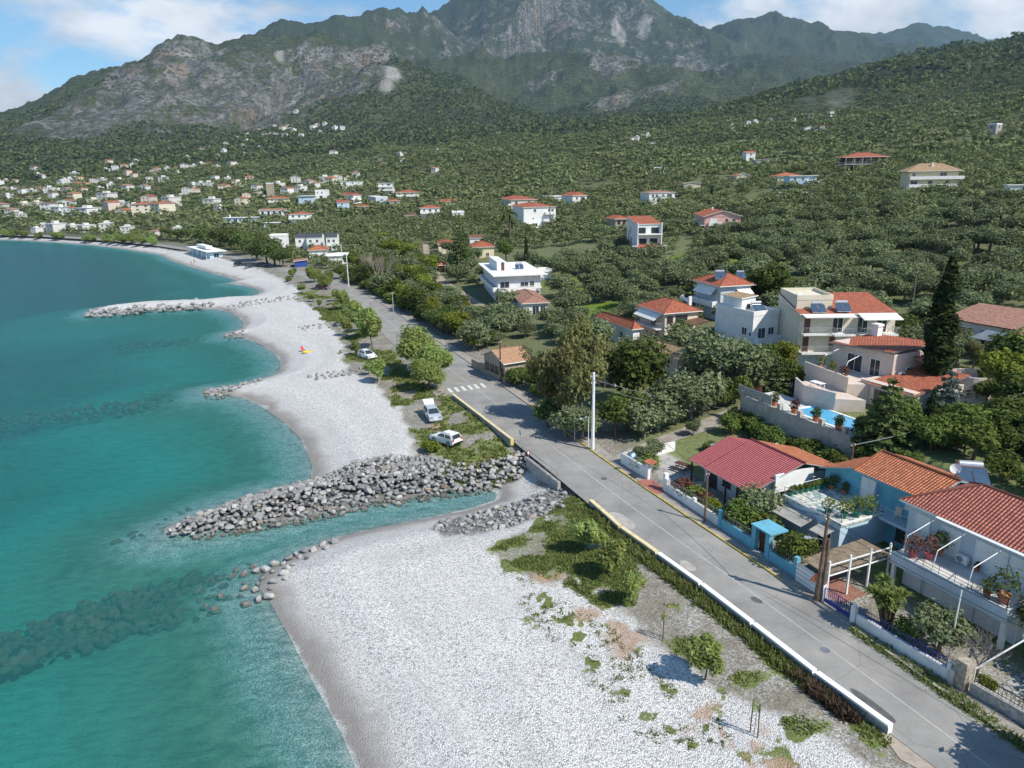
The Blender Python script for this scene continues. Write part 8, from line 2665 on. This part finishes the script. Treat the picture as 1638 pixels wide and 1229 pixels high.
for (X, Y, h, k, lab, w) in [(-27, 17.5, 2.6, 'citrus', 'round citrus tree in the lawn garden near the lane', 1.1), (-21, 18.2, 3.0, 'citrus', 'round citrus tree below the swimming pool', 1.1), (-16.5, 18.6, 3.2, 'citrus', 'round citrus tree behind the wine-red roof', 1.1), (-12.5, 18.8, 3.4, 'broad1', 'bushy tree behind the orange back slope', 1.0), (-9.5, 20.0, 3.4, 'citrus', 'tall citrus tree by the weathered pole', 1.1),
                             (-7.0, 20.8, 3.0, 'citrus', 'citrus tree behind the blue house gable', 1.2), (-29, 13.5, 2.2, 'silver', 'silvery small tree beside the lane wall', 1.0), (-24.5, 12.5, 1.3, 'bush', 'low shrub on the lawn', 1.0), (-5.6, 21.5, 1.5, 'redbush', 'reddish bush against the maroon shed', 1.2), (1.5, 20.0, 2.6, 'darkbush', 'dark bush at the foot of the rock face', 1.2), (5.5, 20.5, 3.0, 'broad0', 'dark tree at the foot of the rock face', 1.0),
                             (-8.7, 5.0, 3.6, 'olive3', 'big round olive between bungalow and blue house', .95), (-25.0, 3.6, 2.4, 'silver', 'silvery tree over the lane-corner wall', 1.2), (-23.4, 3.0, 1.8, 'bush', 'leafy bush behind the lane-corner wall, right one', 1.3), (-26.2, 6.0, 2.2, 'silver', 'silvery tree at the side lane wall', 1.1),
                             (-16.6, 2.6, 1.7, 'redbush', 'reddish shrub behind the white wall, next to the gateway', 1.1), (-15.0, 2.7, 1.7, 'bush', 'green shrub behind the white wall, left part', 1.2), (-13.6, 2.7, 1.5, 'redbush', 'rusty shrub behind the white wall, middle', 1.1), (-12.0, 2.6, 1.7, 'limebush', 'yellowish shrub behind the white wall, by the plain pole', 1.0), (-10.6, 2.8, 1.4, 'bush', 'low green shrub behind the white wall, right end', 1.1),
                             (-8.0, 3.0, 3.2, 'citrus', 'citrus tree behind the sky-blue wall, next to the canopy', 1.15), (-6.6, 3.4, 2.2, 'bush', 'green shrub left of the blue entrance canopy', 1.2), (-1.6, 2.6, 3.3, 'citrus', 'leafy lemon tree behind the blue wall by the garage gate', 1.1), (-2.6, 3.6, 2.4, 'broad1', 'leafy shrub right of the blue entrance canopy', .8),
                             (7.4, 2.1, 3.6, 'yucca', 'large clumped yucca behind the low white wall', 1.25), (9.0, 1.9, 2.1, 'citrus', 'dense green shrub between yucca and grey olive', 1.2), (10.9, 2.6, 3.3, 'olive2', 'round grey olive behind the low white wall', .95), (13.4, 2.8, 3.0, 'baretree', 'leafless drooping shrub-tree over the stone pillar', 1.5), (14.4, 2.2, 1.0, 'limebush', 'lime-green little bush by the stone pillar', .9),
                             (14.3, 8.4, 4.6, 'broad0', 'dark tree shading the near corner of the balcony house', .9), (16.5, 7.6, 4.0, 'broad0', 'dark tree beyond the near corner of the balcony house', 1.0), (19.5, 6.5, 4.6, 'broad0', 'dark tree at the back of the flagged yard', 1.0)]:
    street(k, X, Y, h, lab, 'tree' if h > 2.3 and 'bush' not in lab and 'shrub' not in lab else 'shrub', None, None, w)
q = at(1598, 1212, 2.6)
place('broad1', (q[0] + 3.5, q[1] - 2.5, 2.6), 1.15, 0, 'leafy tree just outside the frame whose shade falls on the road', 'tree')

hl = dens(offset_line(road_pts_r[11:20], 3.3), 46)
for i, q in enumerate(hl):                              # hedge and trees right against the far road
    k = gT.choice(('darkbush', 'darkbush', 'bush', 'broad0', 'limebush', 'broad1'))
    if 5 < i < 16:
        continue                                        # cottage and its forecourt
    s = (gT.uniform(1.8, 3.2) if 'bush' in k else gT.uniform(3.2, 5.0)) / top_of(k)
    x_, y_ = q[0] + gT.uniform(-.5, 1.4), q[1] + gT.uniform(-.6, .6)
    place(k, (x_, y_, zat(x_, y_) - .1), s * 1.2, None, {'darkbush': 'dark shrub', 'bush': 'green shrub', 'broad0': 'dark leafy tree', 'limebush': 'yellow-green shrub', 'broad1': 'green leafy tree'}[k] + ' in the hedge right against the far coast road', 'tree' if 'broad' in k else 'shrub', 'roadside hedge: ' + k.rstrip('01'), sz=s)
gB = random.Random(31)
for i in range(95):                                     # overgrown bank above the rock face
    X, Y = gB.uniform(-14, 18), gB.uniform(21.0, 44)
    if X < -9 and Y > 30:
        continue
    k = gB.choice(('darkbush', 'bush', 'broad1', 'broad0', 'citrus', 'limebush'))
    street(k, X, Y, gB.uniform(2.0, 4.6) if 'bush' not in k else gB.uniform(1.2, 2.6), {'darkbush': 'dark bush', 'bush': 'green bush', 'broad1': 'green leafy tree', 'broad0': 'dark leafy tree', 'citrus': 'fresh green tree', 'limebush': 'yellow-green bush'}[k] + ' on the overgrown bank above the rock face', 'tree' if 'bush' not in k else 'shrub', 'overgrown bank: ' + k.rstrip('01'), None, 1.25)
for i in range(9):                                      # greenery in front of the pool wall
    X = -29 + i * 1.9
    street(gB.choice(('bush', 'citrus', 'darkbush')), X, gB.uniform(19.4, 20.6), gB.uniform(1.5, 3.0), 'green bush at the foot of the pool retaining wall', 'shrub', 'bushes under the pool wall', None, 1.1)

# ------------------------------------------------------------------ olive groves and maquis
HA = np.array([(h[0], h[1], h[3], h[4], h[5], h[2]) for h in HOUSES])


def clear_of_houses(x, y, m=1.3, front=4.5):
    ok = np.ones(len(x), bool)
    rad = np.hypot(x, y)
    for (hx, hy, rz, w, d, cr) in HA:
        R0 = 0.5 * math.hypot(w, d) + m + front
        near = (np.abs(x - hx) < R0 + 8) & (np.abs(y - hy) < R0 + 8) & ok
        if not near.any():
            continue
        i = np.nonzero(near)[0]
        c, s = math.cos(rz), math.sin(rz)
        hr = math.hypot(hx, hy)
        cx, cy = hx - s * d / 2, hy + c * d / 2
        bad = np.zeros(len(i), bool)
        for f in (0.0, 0.5, 1.0):
            dx, dy = x[i] - cx + hx / hr * front * f, y[i] - cy + hy / hr * front * f
            lx, ly = dx * c + dy * s, -dx * s + dy * c
            bad |= (np.abs(lx) < w / 2 + m) & (np.abs(ly) < d / 2 + m)
        ok[i[bad]] = False
    return ok


lanes = [np.array([hit(*p)[:2] for p in L]) for L in ([(680, 391), (684, 411), (690, 431), (707, 453), (736, 472), (766, 492), (794, 514)], [(976, 747), (1015, 723), (1075, 700), (1130, 680), (1180, 662), (1240, 648)])]


def scatter(r0, r1, gap, seed, keep=0.88):
    g = np.random.default_rng(seed)
    n = int(2 * r1 / gap)
    X, Y = np.meshgrid(np.arange(n) * gap - r1, np.arange(n // 2 + 2) * gap)
    x = (X + g.uniform(-.42, .42, X.shape) * gap).ravel()
    y = (Y + g.uniform(-.42, .42, X.shape) * gap).ravel()
    r = np.hypot(x, y)
    k = (r > r0) & (r < r1) & (np.abs(np.arctan2(x, y)) < R(44)) & (g.random(len(x)) < keep)
    x, y = x[k], y[k]
    t, w = inland_t(x, y)
    k = t > np.where(np.hypot(x, y) < 330, 7.0, 5.0)
    x, y, t = x[k], y[k], t[k]
    lime = grid_at(LIMEG, x, y)
    k = g.random(len(x)) > lime * 0.62
    dX, dY = x - OX, y - OY                        # the hand-planted street quarter
    sx = -(dX * _es.x + dY * _es.y)
    sy = dX * _es.y - dY * _es.x
    k &= ~((sx > -36) & (sy < 47)) & ~((sx > -84) & (sy < 20)) & ~((sx > -190) & (sy < 11))
    for L in lanes:
        k &= seg_dist(x, y, L)[0] > 3.4
    k &= grid_at(ROCKG, x, y) + 0.35 * (fbm(x * .01, y * .01, 3, 5) - .5) < 0.62
    k &= grid_at(SCREEG, x, y) + .3 * (fbm(x * .02, y * .02, 3, 6) - .5) < .33
    k &= fbm(x * 0.018, y * 0.018, 4, 15) > 0.25
    x, y = x[k], y[k]
    k = clear_of_houses(x, y)
    return x[k], y[k], g


x, y, g = scatter(70, 430, 5.1, 301, 0.9)
size = g.uniform(.62, 1.28, len(x))
vis = np.abs(np.arctan2(x, y)) < R(35.5)
score = np.where(vis, size / np.hypot(x, y), 0)
order = np.argsort(-score)
near_i, rest = order[:300], order[300:]
for n_, i in enumerate(near_i):
    k = 'olive%d' % (n_ % 4)
    s = size[i]
    place(k, (x[i], y[i], zat(x[i], y[i]) - .1), s * 1.05, None, 'grey-green olive tree of the grove on the lower hillside', 'tree', 'olive trees of the hillside grove', sz=s)


def forest_leaves(name, dark, mid, light):
    m, t, out = new_mat(name)
    P = N(t, 'ShaderNodeNewGeometry').outputs['Position']
    geo = N(t, 'ShaderNodeNewGeometry')
    f = mth(t, 'ADD', mth(t, 'MULTIPLY', noise(t, P, 0.22, 4, .7), 0.75), mth(t, 'MULTIPLY', geo.outputs['Random Per Island'], .32))
    c = ramp(t, f, [(0.28, dark), (0.55, mid), (0.86, light)])
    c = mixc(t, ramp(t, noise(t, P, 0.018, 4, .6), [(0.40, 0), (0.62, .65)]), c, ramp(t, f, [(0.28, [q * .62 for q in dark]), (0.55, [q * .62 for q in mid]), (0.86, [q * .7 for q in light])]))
    c = mixc(t, ramp(t, noise(t, P, 0.06, 3, .6), [(0.60, 0), (0.70, .6)]), c, ramp(t, f, [(0.3, (0.04, 0.066, 0.012)), (0.8, (0.13, 0.17, 0.03))]))
    d, tr, mx = N(t, 'ShaderNodeBsdfDiffuse'), N(t, 'ShaderNodeBsdfTranslucent'), N(t, 'ShaderNodeMixShader')
    t.links.new(c, d.inputs[0])
    t.links.new(c, tr.inputs[0])
    mx.inputs[0].default_value = .25
    t.links.new(d.outputs[0], mx.inputs[1])
    t.links.new(tr.outputs[0], mx.inputs[2])
    t.links.new(mx.outputs[0], out.inputs[0])
    return m


F_olive = forest_leaves('grove_leaves', (0.105, 0.135, 0.058), (0.200, 0.238, 0.108), (0.320, 0.345, 0.180))
F_maquis = forest_leaves('maquis_leaves', (0.068, 0.094, 0.042), (0.128, 0.162, 0.072), (0.210, 0.235, 0.115))


def mass(name, label, x, y, sc, n, leaf, mat, seed, flat=1.0):
    """a wood too large to count: leaf sprays of every tree in one mesh"""
    T = []
    for k in range(6):
        V, _ = leaf_cloud(lobes_round(7, 2.6, 2.5 * flat, 1.25 * flat, seed + k, .8), n, leaf, seed + 50 + k, shell=.7, aspect=1.25)
        T.append(V.reshape(-1, 4, 3))
    T = np.stack(T)
    gg = np.random.default_rng(seed)
    kk = gg.integers(0, 6, len(x))
    a = gg.uniform(0, 6.283, len(x))
    V = T[kk].reshape(len(x), -1, 3) * sc[:, None, None]
    c, s = np.cos(a)[:, None], np.sin(a)[:, None]
    z = zat_np(x, y)
    out = np.stack([V[..., 0] * c - V[..., 1] * s + x[:, None], V[..., 0] * s + V[..., 1] * c + y[:, None], V[..., 2] + z[:, None]], -1).reshape(-1, 3)
    o = link_mesh(name, np_mesh(name, out, np.arange(len(out), dtype=np.int32).reshape(-1, 4), [mat]))
    tag(o, label, None, None, 'stuff')


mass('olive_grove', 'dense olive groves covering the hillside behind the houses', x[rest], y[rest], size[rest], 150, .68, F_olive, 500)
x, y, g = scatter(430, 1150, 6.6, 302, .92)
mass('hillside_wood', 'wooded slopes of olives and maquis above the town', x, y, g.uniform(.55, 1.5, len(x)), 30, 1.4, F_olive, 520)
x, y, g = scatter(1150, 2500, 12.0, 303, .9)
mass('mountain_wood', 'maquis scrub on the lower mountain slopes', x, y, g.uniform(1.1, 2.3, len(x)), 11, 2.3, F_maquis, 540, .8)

# ------------------------------------------------------------------ grass and weeds of the verges
def tufts(name, label, x, y, h, n, mat, seed, wd=.05):
    gg = np.random.default_rng(seed)
    m = len(x) * n
    bx, by = np.repeat(x, n) + gg.normal(0, .14, m), np.repeat(y, n) + gg.normal(0, .14, m)
    bz = zat_np(bx, by) - .03
    a = gg.uniform(0, 6.283, m)
    L = np.repeat(h, n) * gg.uniform(.5, 1.2, m)
    lean = gg.uniform(.1, .9, m) * L
    dx, dy = np.cos(a), np.sin(a)
    w = wd * (.6 + gg.random(m))
    b0 = np.stack([bx - dy * w, by + dx * w, bz], -1)
    b1 = np.stack([bx + dy * w, by - dx * w, bz], -1)
    t1 = np.stack([bx + dx * lean + dy * w * .35, by + dy * lean - dx * w * .35, bz + L], -1)
    t0 = np.stack([bx + dx * lean - dy * w * .35, by + dy * lean + dx * w * .35, bz + L * .97], -1)
    V = np.stack([b0, b1, t1, t0], 1).reshape(-1, 3)
    o = link_mesh(name, np_mesh(name, V, np.arange(len(V), dtype=np.int32).reshape(-1, 4), [mat]))
    tag(o, label, None, None, 'stuff')


def rand_in(px, n, seed, z=2.5):
    g = np.random.default_rng(seed)
    P = plan(px, z)
    lo, hi = P.min(0), P.max(0)
    q = lo + (hi - lo) * g.random((n * 6, 2))
    k = inside(q[:, 0], q[:, 1], P)
    return q[k][:n, 0], q[k][:n, 1], g


ALLV = [(775, 872), (850, 838), (900, 790), (940, 780), (958, 812), (1060, 893), (1128, 945), (1212, 1012), (1312, 1092), (1432, 1187), (1395, 1202), (1200, 1150), (1050, 1010), (900, 930)]
x, y, g = rand_in(ALLV, 16000, 71)
k = (grid_at(GRASSG, x, y) > g.uniform(.35, 1.25, len(x)))
x, y = x[k], y[k]
tufts('grass', 'wild grass and spring weeds along the near verge', x, y, g.uniform(.08, .26, len(x)), 6, L_grass, 72)
W1 = [(948, 812), (1052, 897), (1121, 949), (1203, 1012), (1303, 1091), (1425, 1182), (1400, 1190), (1290, 1105), (1185, 1020), (1110, 965), (1040, 910), (950, 830)]
x, y, g = rand_in(W1, 2600, 73)
k = fbm(x * .35, y * .35, 4, 29) > .44
x, y = x[k], y[k]
tufts('weeds', 'tall green weeds hugging the guard blocks', x, y, g.uniform(.15, .50, len(x)), 8, L_lime if False else L_grass, 74, .06)
W2 = [(1285, 1085), (1330, 1118), (1375, 1158), (1350, 1152), (1290, 1105), (1265, 1080)]
x, y, g = rand_in(W2, 260, 75)
tufts('dry_weeds', 'brown dead weeds below the last guard blocks', x, y, g.uniform(.3, .6, len(x)), 9, L_dryweed, 76, .05)
x, y, g = rand_in([(690, 745), (655, 680), (600, 600), (545, 560), (495, 488), (480, 466), (550, 480), (630, 565), (700, 625), (770, 672), (838, 740), (790, 752)], 9000, 77)
k = grid_at(GRASSG, x, y) > g.uniform(.3, .8, len(x))
tufts('grass', 'rough grass around the parked cars and along the far verge', x[k], y[k], g.uniform(.15, .42, k.sum()), 6, L_grass, 78, .09)
x, y, g = rand_in([(1300, 1240), (1120, 1130), (980, 1000), (850, 920), (800, 900), (830, 960), (980, 1120), (1080, 1240)], 420, 79, 2.4)
k = fbm(x * .5, y * .5, 3, 19) > .46
tufts('beach_weeds', 'small weeds sprouting between the pebbles', x[k], y[k], g.uniform(.05, .16, k.sum()), 14, L_grass, 80, .05)
x, y, g = rand_in([(1510, 1095), (1638, 1190), (1638, 1205), (1500, 1108), (1360, 1012), (1365, 1004)], 700, 81)
tufts('weeds', 'weeds along the foot of the street walls', x, y, g.uniform(.12, .35, len(x)), 8, L_grass, 82, .05)

# ================================================================== people and things on the beach
def person(loc, rz, h, shirt, trousers, label):
    """standing figure grown over a joint skeleton"""
    root_me = bpy.data.meshes.new('person')
    P = [(0, 0, .95), (0, .01, 1.15), (0, .0, 1.38), (0, .01, 1.50), (0, -.01, 1.66), (.10, 0, .90), (.12, -.02, .50), (.13, .02, .08), (.13, -.14, .03), (-.10, 0, .90), (-.12, .03, .50), (-.13, .05, .08), (-.13, -.10, .03), (.18, 0, 1.40), (.24, .03, 1.12), (.25, -.04, .86), (-.18, 0, 1.40), (-.25, .02, 1.12), (-.24, -.08, .87)]
    E = [(0, 1), (1, 2), (2, 3), (3, 4), (0, 5), (5, 6), (6, 7), (7, 8), (0, 9), (9, 10), (10, 11), (11, 12), (2, 13), (13, 14), (14, 15), (2, 16), (16, 17), (17, 18)]
    rad = [.13, .12, .14, .055, .105, .095, .065, .045, .04, .095, .065, .045, .04, .06, .045, .035, .06, .045, .035]
    root_me.from_pydata(P, E, [])
    o = bpy.data.objects.new('person', root_me)
    COL.objects.link(o)
    md = o.modifiers.new('skin', 'SKIN')
    for i, r in enumerate(rad):
        root_me.skin_vertices[0].data[i].radius = (r, r * .85)
    root_me.skin_vertices[0].data[0].use_root = True
    o.modifiers.new('sub', 'SUBSURF').render_levels = 1
    m, t, out = new_mat('figure_' + label.split()[0])
    sp = N(t, 'ShaderNodeSeparateXYZ')
    t.links.new(N(t, 'ShaderNodeTexCoord').outputs['Object'], sp.inputs[0])
    zc = mth(t, 'DIVIDE', sp.outputs[2], 1.8)
    principled(t, out, ramp(t, zc, [(0.0, (.05, .045, .04)), (.05, trousers), (.53, shirt), (.815, (.50, .33, .25)), (.93, (.06, .04, .03))], 'CONSTANT'), .8)
    root_me.materials.append(m)
    o.location, o.rotation_euler.z, o.scale = loc, rz, (h / 1.76,) * 3
    tag(o, label, 'person')


p = hit(306, 422)
person(p, 1.0, 1.65, (.35, .33, .30), (.08, .08, .10), 'pale-shirted person standing near the water by the far beach')
p = hit(311, 421)
person(p, -.6, 1.78, (.03, .03, .035), (.05, .05, .07), 'dark-clothed person standing next to the pale-shirted one on the far beach')
p = hit(491, 564)
o = empty('inflatable_boat', p, .5, 'small yellow inflatable boat lying on the shingle', 'inflatable boat')
o.scale = (.7, .7, .7)
mb = MB()
for i in range(20):
    a0, a1 = 2 * math.pi * i / 20, 2 * math.pi * (i + 1) / 20
    mb.tube((1.15 * math.cos(a0), .62 * math.sin(a0), .2), (1.15 * math.cos(a1), .62 * math.sin(a1), .2), .2, None, 8)
mb.obj('tube', paint('yellow_vinyl', (.75, .52, .04), .4, .05), o)
MB().box(0, 0, .08, 1.7, .8, .06).obj('floor', M_black, o)
p = hit(486, 562)
o = empty('beach_chair', p, 1.0, 'red folding beach chair beside the yellow inflatable', 'chair')
rc = paint('red_cloth', (.55, .05, .05), .8)
MB().slab([(-.3, -.3, .3), (.3, -.3, .3), (.3, .25, .25), (-.3, .25, .25)], .03).obj('seat', rc, o)
MB().slab([(-.3, .25, .25), (.3, .25, .25), (.3, .55, .95), (-.3, .55, .95)], .03).obj('backrest', rc, o)
for x in (-.3, .3):
    MB().path([(x, -.32, 0), (x, -.3, .3), (x, .3, .22), (x, .42, 0)], .018, 5).obj('leg', M_galv, o)
# lawn umbrella and picnic table in the lane garden
p = W(-20.6, 11.4)
o = empty('parasol', p, .4, 'flat grey parasol open over the lawn', 'parasol')
MB().path([(0, 0, 0), (0, 0, 2.3)], .03, 6).obj('pole', M_metal, o)
mb = MB()
C = [(-1.3, -1.3, 2.15), (1.3, -1.3, 2.15), (1.3, 1.3, 2.15), (-1.3, 1.3, 2.15)]
for i in range(4):
    a_, b_ = Vector(C[i]), Vector(C[(i + 1) % 4])
    mb.face([a_, b_, (0, 0, 2.5)])
    mb.face([a_, b_, b_ - Vector((0, 0, .12)), a_ - Vector((0, 0, .12))])
mb.obj('canopy', paint('grey_cloth', (.33, .35, .38), .9), o)
p = W(-21.5, 6.4)
o = empty('picnic_table', p, RZ + .3, 'dark picnic table with benches on the paved corner by the gateway', 'table')
MB().box(0, 0, .72, 1.8, .75, .06).obj('table_top', M_darkwood, o)
for y_ in (-.75, .75):
    MB().box(0, y_, .42, 1.8, .28, .05).obj('bench', M_darkwood, o)
for x_ in (-.65, .65):
    MB().path([(x_, -.8, 0), (x_, -.25, .72)], .04, 5).path([(x_, .8, 0), (x_, .25, .72)], .04, 5).box(x_, 0, .36, .06, 1.6, .06).obj('leg', M_darkwood, o)

# ------------------------------------------------------------------ air between here and the mountains
hm = bpy.data.materials.new('haze')
hm.use_nodes = True
ht = hm.node_tree
ht.nodes.clear()
ho = ht.nodes.new('ShaderNodeOutputMaterial')
pv_ = ht.nodes.new('ShaderNodeVolumePrincipled')
pv_.inputs['Color'].default_value = (0.42, 0.70, 1.0, 1)
pv_.inputs['Density'].default_value = 5.0e-5
pv_.inputs['Anisotropy'].default_value = 0.2
ht.links.new(pv_.outputs[0], ho.inputs['Volume'])
hz_ = MB().box(0, 4450, -15.2, 15200, 9500, 1560).obj('haze', hm)
tag(hz_, 'thin blue haze over the bay and the mountains', None, None, 'stuff')
hz_.display_type = 'WIRE'
scene.cycles.volume_bounces = 0
